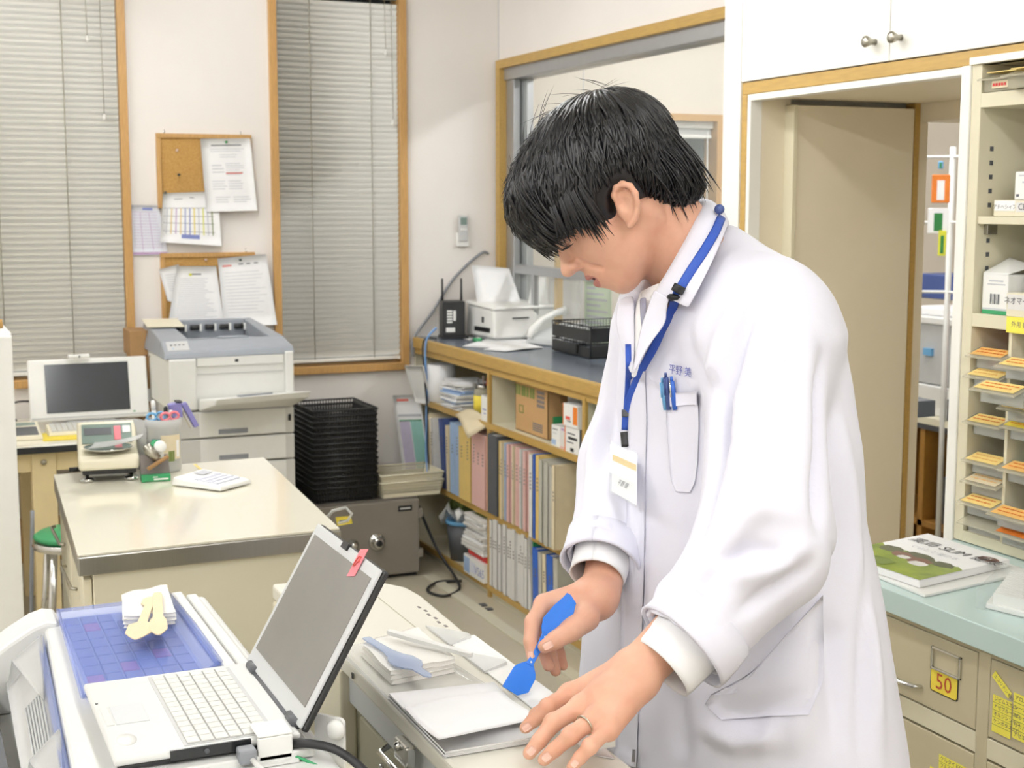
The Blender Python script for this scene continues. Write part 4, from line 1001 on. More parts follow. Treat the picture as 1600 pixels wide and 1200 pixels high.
# electronic scale
zt = .851
sc = thing('electronic_scale', 'cream electronic scale with silver pan and grey display on the island table', 'scale', (.475, 3.74, zt))
sm = RZ(-6, (.483, 3.735, zt))
prof = [(-.098, .03), (-.092, .056), (-.075, .064), (.02, .07), (.07, .125), (.085, .13), (.1, .12), (.102, .03)]
mb = MB('creamplastic', sm); mb.prism([(y, z) for y, z in prof], -.075, .075, 'x'); obj('housing', mb, sc, .008, 3)
obj('base', MB('black', sm).box(-.066, .066, -.09, .098, .018, .031), sc, .003)
for a, b in ((-.055, -.075), (.055, -.075), (-.055, .08), (.055, .08)):
    obj('foot', MB('chrome', sm).lathe([(.018, 0), (.02, .003), (.016, .008), (.005, .01), (.005, .02)], (a, b, 0), 14), sc)
u = Vector((0, .05, .055)).normalized(); fm = sm @ frame((0, .047, .1015), (1, 0, 0), u)
obj('panel', MB('lcd', fm).box(-.063, .063, -.03, .03, 0, .0012), sc)
obj('display', MB('darkgrey', fm).box(-.058, .012, -.004, .018, .0012, .002), sc)
obj('button', MB('pink', fm).box(.018, .036, -.022, .022, .0012, .0035), sc, .001)
obj('button', MB('white', fm).box(.04, .06, .0, .022, .0012, .003), sc, .001)
obj('side_knob', MB('black', sm).cyl((-.098, -.05, .028), (-.07, -.05, .028), .006, 10), sc)
pan = obj('pan', MB('chrome', sm).lathe([(.055, .074), (.06, .077), (.061, .08), (.055, .0785), (.001, .077)], (0, -.03, 0), 28), sc)
mb = MB('frosted', sm); mb.grid([[(-.052 + .125 * i / 7 + .02 * j / 7, -.075 + .09 * j / 7, .082 + .018 * (i / 7) ** 2 + .012 * (j / 7 - .5) ** 2) for j in range(8)] for i in range(8)], thick=.001, nrm=(0, 0, 1))
single('weighing_paper', mb, 'translucent weighing paper lying in the scale pan', 'paper')
# pen pot
pc = (.628, 3.74, zt)
pp = thing('pen_pot', 'clear plastic pot full of scissors and pens beside the scale', 'pen pot', pc)
obj('pot', MB('frosted').lathe([(.04, 0), (.044, .004), (.044, .115), (.047, .118), (.047, .14), (.044, .14), (.042, .118), (.041, .006), (.002, .006)], pc, 28), pp)
mb = MB('label'); 
for a0, a1, z0_, z1_, m in ((-1.9, -.6, .035, .1, 'fold_cream'), (-1.5, -1.1, .03, .058, 'boxgreen'), (-.95, -.7, .04, .085, 'paper'), (-2.5, -1.95, .04, .09, 'teal')):
    P = [[(pc[0] + .0448 * math.cos(a0 + (a1 - a0) * i / 6), pc[1] + .0448 * math.sin(a0 + (a1 - a0) * i / 6), pc[2] + z) for z in (z0_, z1_)] for i in range(7)]
    mb.m(m).grid(P)
obj('label_band', mb, pp)
def loop(c, r1, r2, m, parent_label):
    t = thing('scissors', parent_label, 'scissors', c)
    for s_ in (-1, 1):
        P = [(c[0] + s_ * .012 + r1 * math.cos(2 * PI * i / 16), c[1] + .004 * s_, c[2] + .145 + r2 * math.sin(2 * PI * i / 16)) for i in range(17)]
        obj('handle', MB(m).tube(P, .0035, 6), t)
    obj('blade', MB('steel').box(c[0] - .004, c[0] + .004, c[1] - .001, c[1] + .001, c[2] + .01, c[2] + .13), t)
loop((pc[0] - .018, pc[1], pc[2]), .012, .01, 'skyblue', 'blue handled scissors in the pen pot'); loop((pc[0] + .016, pc[1] - .008, pc[2]), .012, .01, 'pink', 'pink handled scissors in the pen pot')
def pen(a, b, r, m, cap, label):
    t = thing('pen', label, 'pen', a)
    a, b = Vector(a), Vector(b)
    obj('barrel', MB(m).tube([a, a.lerp(b, .6), a.lerp(b, .85)], [r * .6, r, r], 8), t); obj('cap', MB(cap).tube([a.lerp(b, .85), a.lerp(b, .97), b], [r * 1.1, r * 1.1, r * .6], 8), t)
    return t
pz = pc[2]
pen((pc[0] - .015, pc[1] + .015, pz + .012), (pc[0] - .02, pc[1] + .03, pz + .185), .006, 'white', 'white', 'white marker standing highest in the pen pot')
pen((pc[0] + .01, pc[1] + .02, pz + .012), (pc[0] + .015, pc[1] + .045, pz + .165), .005, 'grey', 'black', 'grey pen with a black cap in the pen pot')
pen((pc[0] + .0, pc[1] + .01, pz + .012), (pc[0] + .028, pc[1] + .03, pz + .16), .005, 'white', 'white', 'white pen leaning right in the pen pot')
st = thing('stapler', 'lilac stapler hung over the rim of the pen pot', 'stapler', (.69, 3.75, zt + .1))
obj('arm', MB('lilac').hexa([(.655, 3.765, .985), (.685, 3.765, .985), (.685, 3.795, .985), (.655, 3.795, .985)], [(.648, 3.765, 1.022), (.683, 3.765, 1.026), (.683, 3.795, 1.026), (.648, 3.795, 1.022)]), st, .003)
obj('lever', MB('lilac').hexa([(.715, 3.765, .955), (.728, 3.765, .96), (.728, 3.79, .96), (.715, 3.79, .955)], [(.683, 3.765, 1.02), (.696, 3.765, 1.026), (.696, 3.79, 1.026), (.683, 3.79, 1.02)]), st, .003)
obj('cap', MB('black').box(.668, .684, 3.763, 3.797, 1.026, 1.03), st, .001)
obj('jaw', MB('chrome').hexa([(.705, 3.768, .955), (.713, 3.768, .955), (.713, 3.788, .955), (.705, 3.788, .955)], [(.684, 3.768, 1.0), (.69, 3.768, 1.0), (.69, 3.788, 1.0), (.684, 3.788, 1.0)]), st)
# spiral notebook behind the pot
nb = thing('notebook', 'small grey spiral notebook leaning against the pen pot', 'notebook', (.57, 3.76, zt))
obj('cover', MB('lightgrey').hexa([(.555, 3.79, zt), (.585, 3.74, zt), (.588, 3.742, zt), (.558, 3.792, zt)], [(.56, 3.80, .985), (.585, 3.75, .985), (.588, 3.752, .985), (.563, 3.802, .985)]), nb)
for i in range(9): obj('spiral_ring', MB('black').tube([(.584, 3.743, .862 + .013 * i), (.589, 3.738, .865 + .013 * i), (.592, 3.742, .868 + .013 * i)], .0015, 5), nb)
# card box with clips in front of the pot
cbx = thing('card_holder', 'grey card holder with a green foot leaning before the pen pot', 'card holder', (.585, 3.61, zt))
km = RZ(-4, (.583, 3.615, zt))
obj('foot', MB('green', km).box(-.036, .036, -.022, .02, 0, .017), cbx, .001)
obj('back', MB('boxgrey', km).hexa([(-.036, -.006, .017), (.036, -.006, .017), (.036, .018, .017), (-.036, .018, .017)], [(-.036, .008, .063), (.034, .008, .063), (.034, .02, .063), (-.036, .02, .063)]), cbx, .001)
obj('lettering', MB('white', km).box(-.008, .004, -.0227, -.022, .0105, .0125).box(-.006, .03, -.0227, -.022, .004, .008), cbx)
mt = thing('magnet_clip', 'white round magnet clip on the card holder', 'clip', (.597, 3.62, .9))
obj('disc', MB('white').lathe([(.015, 0), (.016, .004), (.013, .009), (.002, .0095)], n=18, M=frame((.598, 3.622, .935), (1, 0, 0), (0, .25, 1))), mt)
obj('leg', MB('white').box(.589, .607, 3.618, 3.626, .905, .93), mt, .003)
obj('ring', MB('green').lathe([(.013, -.002), (.016, -.001), (.016, .001), (.013, .002)], n=18, M=frame((.588, 3.624, .937), (1, 0, 0), (0, .25, 1))), mt)
single('binder_clip', MB('nickel').tube([(.565, 3.625, .94), (.572, 3.618, .925), (.59, 3.612, .905)], [.011, .014, .012], 8), 'brownish metal clip stuck in the card holder', 'clip')
single('glass_stick', MB('cardboarddark').tube([(.562, 3.6, .883), (.615, 3.603, .912)], [.005, .0055], 8), 'amber glass stick lying across the card holder', 'stick')
# white calculator lying in front
cw = thing('calculator', 'white pocket calculator lying on the island table', 'calculator', (.69, 3.53, zt))
q = [at(268, 759, z=zt), at(290, 745, z=zt), at(368, 752, z=zt), at(345, 769, z=zt)]
xa = (q[3] - q[0]).normalized(); ya = (q[1] - q[0]).normalized()
cm = frame(q[0], xa, ya); L, Wd = (q[3] - q[0]).length, (q[1] - q[0]).length
obj('body', MB('white', cm).hexa([(0, 0, .002), (L, 0, .002), (L, Wd, .002), (0, Wd, .002)], [(.004, .004, .022), (L - .003, .004, .012), (L - .003, Wd - .004, .014), (.004, Wd - .004, .026)]), cw, .003)
obj('display', MB('inklight', cm).hexa([(.02, .06, .024), (.05, .06, .022), (.05, Wd - .02, .0235), (.02, Wd - .02, .0258)], [(.02, .06, .025), (.05, .06, .023), (.05, Wd - .02, .0245), (.02, Wd - .02, .0268)]), cw)
k1 = None
for i in range(4):
    for j in range(5):
        x, y = .062 + i * .02, .014 + j * (Wd - .03) / 5; zz = .022 - x / L * .009 + .001 + y / Wd * .003
        if x + .015 > L: continue
        if k1 is None: k1 = obj('key', MB('paperblue', cm).box(x, x + .014, y, y + Wd / 7, zz - .003, zz + .0012), cw); kq = Vector((x, y, zz))
        else: repeat(k1, [cm.to_3x3() @ (Vector((x, y, zz)) - kq)])
# ================================================================ medicine cabinet on the green counter
mc = thing('medicine_cabinet', 'cream open medicine cabinet standing on the green counter', 'cabinet', (2.2, 1.8, .87))
YL, YR_ = 2.226, 1.05; XB = 2.46
obj('side_panel', MB('cabinetcream').box(XC, XB, YL - .028, YL - .0005, .872, 1.822), mc, .001)
obj('side_panel', MB('cabinetcream').box(XC, XB, YR_, YR_ + .028, .872, 1.822), mc, .001)
obj('back_panel', MB('cubbygrey').box(XB - .01, XB, YR_ + .028, YL - .028, .872, 1.822), mc)
obj('top_board', MB('whitegloss').box(XC - .008, XB, YR_, YL, 1.822, 1.836), mc, .001)
yi, yo = YR_ + .028, YL - .028
for z0_, z1_ in ((1.738, 1.766), (1.5125, 1.527), (1.31, 1.336), (.872, .894)):
    obj('shelf_board', MB('cabinetcream').box(XC + (.004 if z0_ > 1.5 and z0_ < 1.6 else 0), XB - .01, yi, yo, z0_, z1_), mc, .001)
# peg holes in the left side wall
h = None
for z in list(np.arange(1.545, 1.67, .0275)) + list(np.arange(1.365, 1.5, .0275)):
    if h is None: h = obj('peg_hole', MB('darkgrey').box(XC + .028, XC + .036, yo - .0012, yo - .0002, z, z + .009), mc); z0h = z
    else: repeat(h, [(0, 0, z - z0h)])
obj('shelf_clip', MB('steel').box(XC + .02, XC + .045, yo - .012, yo, 1.492, 1.5115), mc, .001)
# drawer columns: vertical dividers
for y in (2.094, 1.965, 1.836, 1.707):
    obj('divider', MB('cabinetcream').box(XC + .004, XB - .01, y - .004, y + .004, .894, 1.31), mc)
def clear_drawer(y1, z, out, label, m, ink, grp, wd=.094, content=None):
    """small see-through drawer: box, lip sloping to the front, paper label"""
    x0_ = XC - out; h_ = .036
    t = thing('medicine_bin', label, 'bin', (x0_ + .1, y1 - wd / 2, z), grp)
    y0_ = y1 - wd
    mb = MB('clear'); mb.box(x0_ + .02, x0_ + .024, y0_, y1, z, z + h_ - .004); mb.box(x0_ + .02, x0_ + .24, y0_, y1, z, z + .002); mb.box(x0_ + .02, x0_ + .24, y0_, y0_ + .002, z, z + h_ - .01); mb.box(x0_ + .02, x0_ + .24, y1 - .002, y1, z, z + h_ - .01)
    obj('tray', mb, t)
    lp = obj('lip', MB('clearwarm').hexa([(x0_ - .008, y0_ - .004, z + h_ - .014), (x0_ + .032, y0_ - .004, z + h_ + .002), (x0_ + .032, y1 + .004, z + h_ + .002), (x0_ - .008, y1 + .004, z + h_ - .014)],
             [(x0_ - .008, y0_ - .004, z + h_ - .010), (x0_ + .032, y0_ - .004, z + h_ + .005), (x0_ + .032, y1 + .004, z + h_ + .005), (x0_ - .008, y1 + .004, z + h_ - .010)]), t, .001)
    if m:
        obj('paper_label', MB(m).hexa([(x0_ - .002, y0_ + .004, z + h_ - .0066), (x0_ + .029, y0_ + .004, z + h_ + .0046), (x0_ + .029, y1 - .004, z + h_ + .0046), (x0_ - .002, y1 - .004, z + h_ - .0066)],
            [(x0_ - .002, y0_ + .004, z + h_ - .006), (x0_ + .029, y0_ + .004, z + h_ + .0052), (x0_ + .029, y1 - .004, z + h_ + .0052), (x0_ - .002, y1 - .004, z + h_ - .006)]), lp)
        S = frame((x0_ + .0135, (y0_ + y1) / 2, z + h_ + .0002), (0, -1, 0), (.035, 0, .0125))
        mb = MB('labelorange' if ink == 'o' else 'orange', S); rg = random.Random(int(z * 1000 + y1 * 77))
        for k in range(2):
            x = -wd * .38
            while x < wd * .34:
                w_ = rg.uniform(.004, .012); mb.box(x, x + w_, .005 - k * .012, .0075 - k * .012, .0002, .0008); x += w_ + .003
        obj('lettering', mb, lp)
    if content:
        obj('contents', MB(content).box(x0_ + .04, x0_ + .2, y0_ + .01, y1 - .012, z + .003, z + h_ * .75), t, .003)
    return t
GD = 'clear label drawers of the medicine cabinet'
zrow = lambda y: at(1530, y, X=XC).z - .036
cA = 2.193
for i, (py, out, m, ink, ct_, lb) in enumerate(((548, .008, 'labelorange', 'r', 'pink', 'clear drawer with an orange label and pink packets, top of the left column'),
        (580, .012, 'label', 'o', None, 'clear drawer with a pale yellow label, second of the left column'),
        (653, .008, 'label', 'r', None, 'clear drawer with a yellow label, third of the left column'),
        (714, .008, 'label', 'o', None, 'clear drawer with a yellow label, fourth of the left column'),
        (747, .008, 'fold_cream', 'o', None, 'clear drawer with a dull beige label, fifth of the left column'),
        (780, .016, 'label', 'r', None, 'clear drawer with a peach label, sixth of the left column'),
        (812, .012, None, 'o', None, 'clear drawer without label, lowest of the left column'))):
    clear_drawer(cA, zrow(py), out, lb, m, ink, GD, content=ct_)
zrow2 = lambda y: at(1590, y, X=XC).z - .036
cB = 2.087
for i, (py, out, m, ink, ct_, lb) in enumerate(((563, .03, 'label', 'r', None, 'clear drawer with an orange yellow label, top of the second column'),
        (597, .09, 'label', 'r', None, 'clear drawer pulled far out with a yellow label'),
        (630, .02, 'label', 'o', 'white', 'clear drawer behind the pulled out one in the second column'),
        (660, .012, 'yellow', 'r', None, 'clear drawer with a strong yellow label in the second column'),
        (728, .012, 'labelorange', 'r', 'teal', 'clear drawer with green packets and an orange label'),
        (797, .035, 'labelorange', 'r', None, 'clear drawer with an orange label low in the second column'),
        (828, .02, 'orange', 'r', 'white', 'clear drawer with a deep orange label, lowest of the second column'))):
    clear_drawer(cB, zrow2(py), out, lb, m, ink, GD, wd=.112, content=ct_)
cC = 1.958
for py, lb in ((560, 'clear drawer, top of the third column at the right border'), (620, 'clear drawer, upper third column at the right border'), (690, 'clear drawer, middle of the third column at the right border'), (750, 'clear drawer, lower third column at the right border'), (815, 'clear drawer, lowest of the third column at the right border')):
    clear_drawer(cC, at(1590, py, X=XC).z - .05, .012, lb, 'label', 'r', GD, wd=.112)
carton('carton', 2.0, 2.12, 1.99, 2.075, at(1590, 560, X=XC).z - .03, at(1590, 530, X=XC).z, 'white', 'white carton with red print behind the top drawers', [('f', .2, .9, .35, .6, 'inkred')])
# sloping clear bins on top
for i, (y1, lb) in enumerate(((2.19, 'shallow clear bin with a red lettered tag on top of the cabinet'), (2.105, 'shallow clear bin on top at the right border'))):
    t = thing('clear_bin', lb, 'bin', (2.05, y1 - .05, 1.767)); 
    mb = MB('clearwarm'); y0_ = y1 - .09; x0_ = XC - .012 - .02 * i
    mb.box(x0_ + .012, x0_ + .015, y0_, y1, 1.767, 1.792).box(x0_ + .012, x0_ + .2, y0_, y1, 1.767, 1.769).box(x0_ + .012, x0_ + .2, y0_, y0_ + .002, 1.767, 1.79).box(x0_ + .012, x0_ + .2, y1 - .002, y1, 1.767, 1.79)
    obj('tray', mb, t)
    lp = obj('lip', MB('clearwarm').hexa([(x0_ - .004, y0_ - .003, 1.788), (x0_ + .03, y0_ - .003, 1.797), (x0_ + .03, y1 + .003, 1.797), (x0_ - .004, y1 + .003, 1.788)], [(x0_ - .004, y0_ - .003, 1.791), (x0_ + .03, y0_ - .003, 1.8), (x0_ + .03, y1 + .003, 1.8), (x0_ - .004, y1 + .003, 1.791)]), t)
    obj('paper_label', MB('label').box(x0_ + .012, x0_ + .19, y0_ + .006, y1 - .006, 1.803, 1.8045), t)
    if i == 0:
        tg = obj('tag', MB('fold_cream').box(x0_ + .009, x0_ + .0115, y1 - .068, y1 - .024, 1.7725, 1.7865), t)
        mb = MB('red')
        for k in range(5): mb.box(x0_ + .008, x0_ + .009, y1 - .062 + .0075 * k, y1 - .057 + .0075 * k, 1.7765, 1.782)
        obj('lettering', mb, tg)
# cartons on the two upper shelves
def lettered(box, s_, size, z, y, x, mm='ink'):
    obj('lettering', MB(mm).text(s_, size, frame((x, y, z), (0, -1, 0), (0, 0, 1))), box)
Z1 = 1.5275
b_ = carton('carton', 1.985, 2.16, 2.115, 2.178, Z1, Z1 + .031, 'cream', 'low clear tray with a white lettered front on the upper shelf', [('f', .05, .95, .35, .98, 'paper')]); lettered(b_, 'アドヘシィブ', .0105, Z1 + .018, 2.147, 1.9838)
b_ = carton('carton', 1.975, 2.15, 2.03, 2.11, Z1, Z1 + .03, 'cream', 'low carton with large dark lettering at the right border', [('f', .05, .95, .3, .9, 'fold_white')]); lettered(b_, 'CHI', .018, Z1 + .018, 2.085, 1.9738)
b_ = carton('carton', 1.99, 2.2, 2.03, 2.128, Z1 + .0325, Z1 + .085, 'white', 'white carton resting on the low trays', [('f', .1, .8, .85, .9, 'inklight'), ('f', .05, .12, .1, .2, 'ink'), ('f', .2, .8, .6, .66, 'inklight')])
b_ = carton('carton', 2.02, 2.22, 2.03, 2.106, Z1 + .0875, Z1 + .13, 'paperblue', 'small grey-blue carton on top of the white one', [('f', .1, .8, .7, .78, 'inkblue'), ('f', .1, .7, .5, .55, 'inkblue')])
Z2 = 1.3365
gb = carton('carton', 1.975, 2.1, 2.118, 2.188, Z2, Z2 + .078, 'white', 'white carton with green foot, barcode and open flap', [('f', .02, .98, .0, .1, 'green'), ('f', .02, .98, .1, .15, 'inklight'), ('f', .25, .8, .82, .86, 'inklight'), ('f', .2, .9, .74, .77, 'inklight'), ('s', 0, 1, 0, .1, 'green')])
mb = MB('ink')
for k in range(8): mb.box(1.9738, 1.9744, 2.165 - .0035 * k, 2.1635 - .0035 * k + (.001 if k % 3 else 0), Z2 + .02, Z2 + .04)
obj('barcode', mb, gb)
obj('open_flap', MB('white').hexa([(1.975, 2.118, Z2 + .079), (1.975, 2.188, Z2 + .079), (1.976, 2.188, Z2 + .081), (1.976, 2.118, Z2 + .081)][::-1], [(2.04, 2.118, Z2 + .094), (2.04, 2.188, Z2 + .108), (2.041, 2.188, Z2 + .109), (2.041, 2.118, Z2 + .095)][::-1]), gb)
wb = carton('carton', 1.965, 2.12, 2.03, 2.11, Z2, Z2 + .045, 'cream', 'low lettered tray beside the green footed carton', [('f', .05, .95, .3, .95, 'fold_white')]); lettered(wb, 'ネオマイス', .016, Z2 + .03, 2.075, 1.9635)
nb_ = carton('carton', 1.99, 2.13, 2.03, 2.085, Z2 + .047, Z2 + .13, 'white', 'white carton with a green and blue stripe at the right border', [('f', 0, 1, .05, .2, 'teal'), ('f', 0, 1, .2, .3, 'skyblue')])
gc = thing('green_case', 'transparent green case standing at the back of the middle shelf', 'case', (2.3, 2.08, Z2))
mat('greenclear', (150, 176, 156), 0.2, alpha=.75)
obj('shell', MB('greenclear').box(2.2, 2.34, 2.02, 2.155, Z2, Z2 + .165), gc, .003)
obj('emblem', MB('green').lathe([(.016, 0), (.016, .001), (.001, .001)], n=18, M=frame((2.1995, 2.075, Z2 + .085), (0, -1, 0), (0, 0, -1))), gc)
obj('lettering', MB('ink').text('ACTIMO', .016, frame((2.1992, 2.08, Z2 + .135), (0, -1, 0), (0, 0, 1))).text('BEST', .016, frame((2.1992, 2.08, Z2 + .115), (0, -1, 0), (0, 0, 1))), gc)
sn = MB('note').box(XC - .0012, XC - .0004, 2.0, 2.101, 1.306, 1.337); o = single('shelf_note', sn, 'pale yellow paper strip stuck on the shelf edge', 'note')
obj('lettering', MB('ink').text('外用 軟膏', .013, frame((XC - .0014, 2.06, 1.322), (0, -1, 0), (0, 0, 1))), o)

# ================================================================ green counter with drawers
XG = 1.593
gc = thing('green_counter', 'pale green topped counter with beige steel drawers', 'counter', (1.9, 1.7, 0))
obj('worktop', MB('greentop').box(XG, 2.5, 1.0, 2.222, .828, .87), gc, .002)
obj('carcass', MB('drawercream').box(1.63, 2.45, 1.0, 2.20, .06, .828), gc)
obj('face_rail', MB('cabinetcream').box(1.611, 1.632, 1.0, 2.21, .643, .678), gc, .001)
obj('face_rail', MB('drawercream').box(1.611, 1.632, 1.0, 2.21, .815, .828), gc, .001)
for a, b in ((1.729, 1.757), (2.2, 2.21)): obj('face_stile', MB('drawercream').box(1.6105, 1.632, a, b, .06, .82), gc, .001)
obj('plinth', MB('darkgrey').box(1.65, 2.4, 1.02, 2.19, 0, .06), gc)
def drawer(y0_, y1_, z0_, z1_):
    d = obj('drawer', MB('drawercream').box(1.61, 1.633, y0_ + .0015, y1_ - .0015, z0_ + .0015, z1_ - .0015), gc, .0015)
    return d
d1 = drawer(1.757, 2.198, .68, .815); d2 = drawer(1.25, 1.729, .68, .815); d3 = drawer(1.757, 2.198, .38, .64); d4 = drawer(1.25, 1.729, .38, .64); d5 = drawer(1.757, 2.198, .1, .375); d6 = drawer(1.25, 1.729, .1, .375)
def pull(d, yc, z):
    obj('pull_handle', MB('chrome').tube([(1.611, yc + .065, z), (1.598, yc + .055, z), (1.592, yc + .03, z), (1.592, yc - .03, z), (1.598, yc - .055, z), (1.611, yc - .065, z)], [.004, .006, .0065, .0065, .006, .004], 8, flat=.7), d)
pull(d1, 1.957, .713); pull(d3, 1.957, .5); pull(d2, 1.49, .72)
mb = MB('chrome')
a, b, c, e = 1.868, 1.795, .795, .755
for q in ((a, a - .004, e, c), (b + .004, b, e, c), (a, b, c - .004, c), (a, b, e, e + .004)): mb.box(1.605, 1.611, min(q[:2]), max(q[:2]), q[2], q[3])
obj('card_frame', mb, d1, .001)
def sticker(name, y1, y0_, z0_, z1_, m, label, rot=0, rows=(), txt=None, size=.012, x=1.609, tcol='ink', corner=0):
    c_ = Vector((x, (y0_ + y1) / 2, (z0_ + z1_) / 2)); S = frame(c_, (0, -1, 0), (0, 0, 1)) @ Matrix.Rotation(math.radians(rot), 4, 'Z')
    w_, h_ = (y1 - y0_) / 2, (z1_ - z0_) / 2
    mb = MB(m, S); mb.box(-w_, w_, -h_, h_, 0, .0006)
    o = single(name, mb, label, 'sticker' if 'stick' in name else 'note', bevel=0)
    mt = MB(tcol, S)
    for i, r_ in enumerate(rows):
        mt.text(r_, size, Matrix.Translation((-w_ + .003, h_ - (h_ * 2) * (i + .5) / len(rows), .0009)), 'LEFT')
    if txt: mt.text(txt, size, Matrix.Translation((0, 0, .0011)))
    obj('lettering', mt, o)
    if len(rows) > 1:
        ml = MB('boxgreen', S)
        for i in range(1, len(rows)): ml.box(-w_, w_, h_ - h_ * 2 * i / len(rows) - .0003, h_ - h_ * 2 * i / len(rows) + .0003, .0006, .0008)
        obj('fold_line', ml, o)
    return o
# number plate 50: black rim, yellow field, red digits
S = frame((1.6095, 1.8355, .7365), (0, -1, 0), (0, 0, 1)) @ Matrix.Rotation(math.radians(0), 4, 'Z')
def rrect(w_, h_, r_, n=6):
    P = []
    for cx, cy, a0 in ((w_ - r_, h_ - r_, 0), (-w_ + r_, h_ - r_, 90), (-w_ + r_, -h_ + r_, 180), (w_ - r_, -h_ + r_, 270)):
        for i in range(n + 1): a = math.radians(a0 + 90 * i / n); P.append((cx + r_ * math.cos(a), cy + r_ * math.sin(a)))
    return P
n50 = thing('number_sticker', 'yellow sticker with black rim and red number 50 on the drawer', 'sticker', (1.609, 1.8355, .72))
obj('rim', MB('black', S).prism(rrect(.035, .0215, .006), 0, .0006, 'z'), n50); obj('field', MB('yellow', S).prism(rrect(.0328, .0193, .005), .0006, .0012, 'z'), n50)
mb = MB('digits', S).text('50', .04, Matrix.Translation((0, -.001, .0016)) @ Matrix.Scale(1.05, 4, (1, 0, 0)))
obj('digits', mb, n50)
n50.location = n50.location
sticker('sticky_note', 1.722, 1.676, .7725, .7855, 'note', 'tilted yellow sticky strip at the top of the right drawer', rot=-34, rows=('エコリチンモロ',), size=.0075, x=1.6082)
sticker('sticky_note', 1.718, 1.676, .695, .757, 'note', 'yellow list of five sticky strips on the right drawer', rows=('ジピムスエロ', 'ナゼブルーエロ', 'オルジシンモロ', 'ケンポタスエロ', ''), size=.0085)
sticker('sticky_note', 1.672, 1.62, .70, .775, 'note', 'second yellow list of sticky strips at the right border', rows=('アロム', 'レール', 'ザッタ', 'リカバロ', 'ナゼエロ'), size=.009)
sticker('sticky_note', 1.985, 1.955, .56, .615, 'note', 'yellow sticky strip beside the coat hem on the lower drawer', rows=('ルー', 'エロ'), size=.009)
sticker('sticky_note', 1.84, 1.765, .585, .61, 'note', 'yellow sticky note at the top of the lower drawer', rows=('クルタイド50エロ', 'フルタイド'), size=.0095)
sticker('sticky_note', 1.862, 1.8, .545, .58, 'note', 'yellow sticky note below the upper one on the lower drawer', rows=('フルタイド', 'アズマン'), size=.0095)
# magazine and white slab on the green top
mgz = thing('magazine', 'magazine with green landscape cover on the green counter', 'magazine', (1.76, 2.07, .871))
q = [Vector(p_) for p_ in ((1.632, 1.935, 0), (1.885, 1.985, 0), (1.885, 2.215, 0), (1.62, 2.165, 0))]
obj('under_booklet', MB('white').prism([(1.615, 1.90), (1.905, 1.95), (1.905, 2.1), (1.625, 2.1)], .8705, .876, 'z'), mgz, .001)
obj('pages', MB('paper').prism([(p_.x, p_.y) for p_ in q], .8765, .890, 'z'), mgz, .002)
cv = obj('cover', MB('paper').prism([(p_.x, p_.y) for p_ in q], .8905, .8912, 'z'), mgz)
def cvp(u, v, e=.0): return q[0] * (1 - u) * (1 - v) + q[1] * u * (1 - v) + q[2] * u * v + q[3] * (1 - u) * v + Vector((0, 0, .8915 + e))
mb = MB('leafgreen'); 
mb.grid([[cvp(.46 * i / 8 + (.04 * math.sin(j * 1.7) if i == 8 else 0), j / 12) for j in range(13)] for i in range(9)])
for u, v, r_, m, k in ((.44, .2, .03, 'darkgreen', 7), (.42, .5, .05, 'darkgreen', 9), (.43, .8, .035, 'darkgreen', 7), (.36, .4, .035, 'brown', 6), (.38, .62, .03, 'brown', 6), (.3, .34, .025, 'fold_white', 8), (.34, .55, .018, 'fold_white', 8), (.2, .9, .03, 'orange', 8), (.12, .6, .04, 'boxgreen', 8), (.85, .1, .026, 'brown', 16)):
    KK = globals().get('KK', 0) + 1; c_ = cvp(u, v, .0001 + .00006 * KK); mb.m(m).add([c_] + [c_ + Vector((r_ * .6 * math.cos(2 * PI * i / k), r_ * math.sin(2 * PI * i / k) * (.8 + .2 * (i % 2)), 0)) for i in range(k)], [[0, i + 1, (i + 1) % k + 1] for i in range(k)])
obj('cover_picture', mb, cv)
ux = (q[1] - q[0]).normalized(); uy = (q[3] - q[0]).normalized()
tm = lambda u, v: frame(cvp(u, v, .0012), -uy, ux)
obj('title', MB('darkgrey').text('薬局 SLIM 健康', .036, tm(.78, .42)).m('inklight').text('くらしと薬の本', .018, tm(.62, .5)).m('white').text('75', .018, tm(.85, .1) @ Matrix.Translation((0, 0, .0004))), cv)
rk = thing('tablet_rack', 'white ribbed tray in clear plastic on the green counter', 'tray', (1.75, 1.8, .871))
obj('base', MB('white').prism([(1.665, 1.805), (1.705, 1.66), (1.85, 1.70), (1.81, 1.915)], .871, .881, 'z'), rk, .002)
rb = None
for i in range(11):
    p_ = Vector((1.678, 1.80, .881)).lerp(Vector((1.808, 1.9, .881)), i / 10); d_ = Vector((.035, -.13, 0))
    nn = Vector((.012, .003, 0)) * .38
    obj('rib', MB('white').hexa([p_ - nn, p_ - nn + d_, p_ + nn + d_, p_ + nn], [v_ + Vector((0, 0, .018)) for v_ in (p_ - nn * .5, p_ - nn * .5 + d_, p_ + nn * .5 + d_, p_ + nn * .5)]), rk)
obj('clear_wrap', MB('glass').prism([(1.652, 1.815), (1.70, 1.655), (1.862, 1.698), (1.815, 1.93)], .8712, .9035, 'z'), rk)

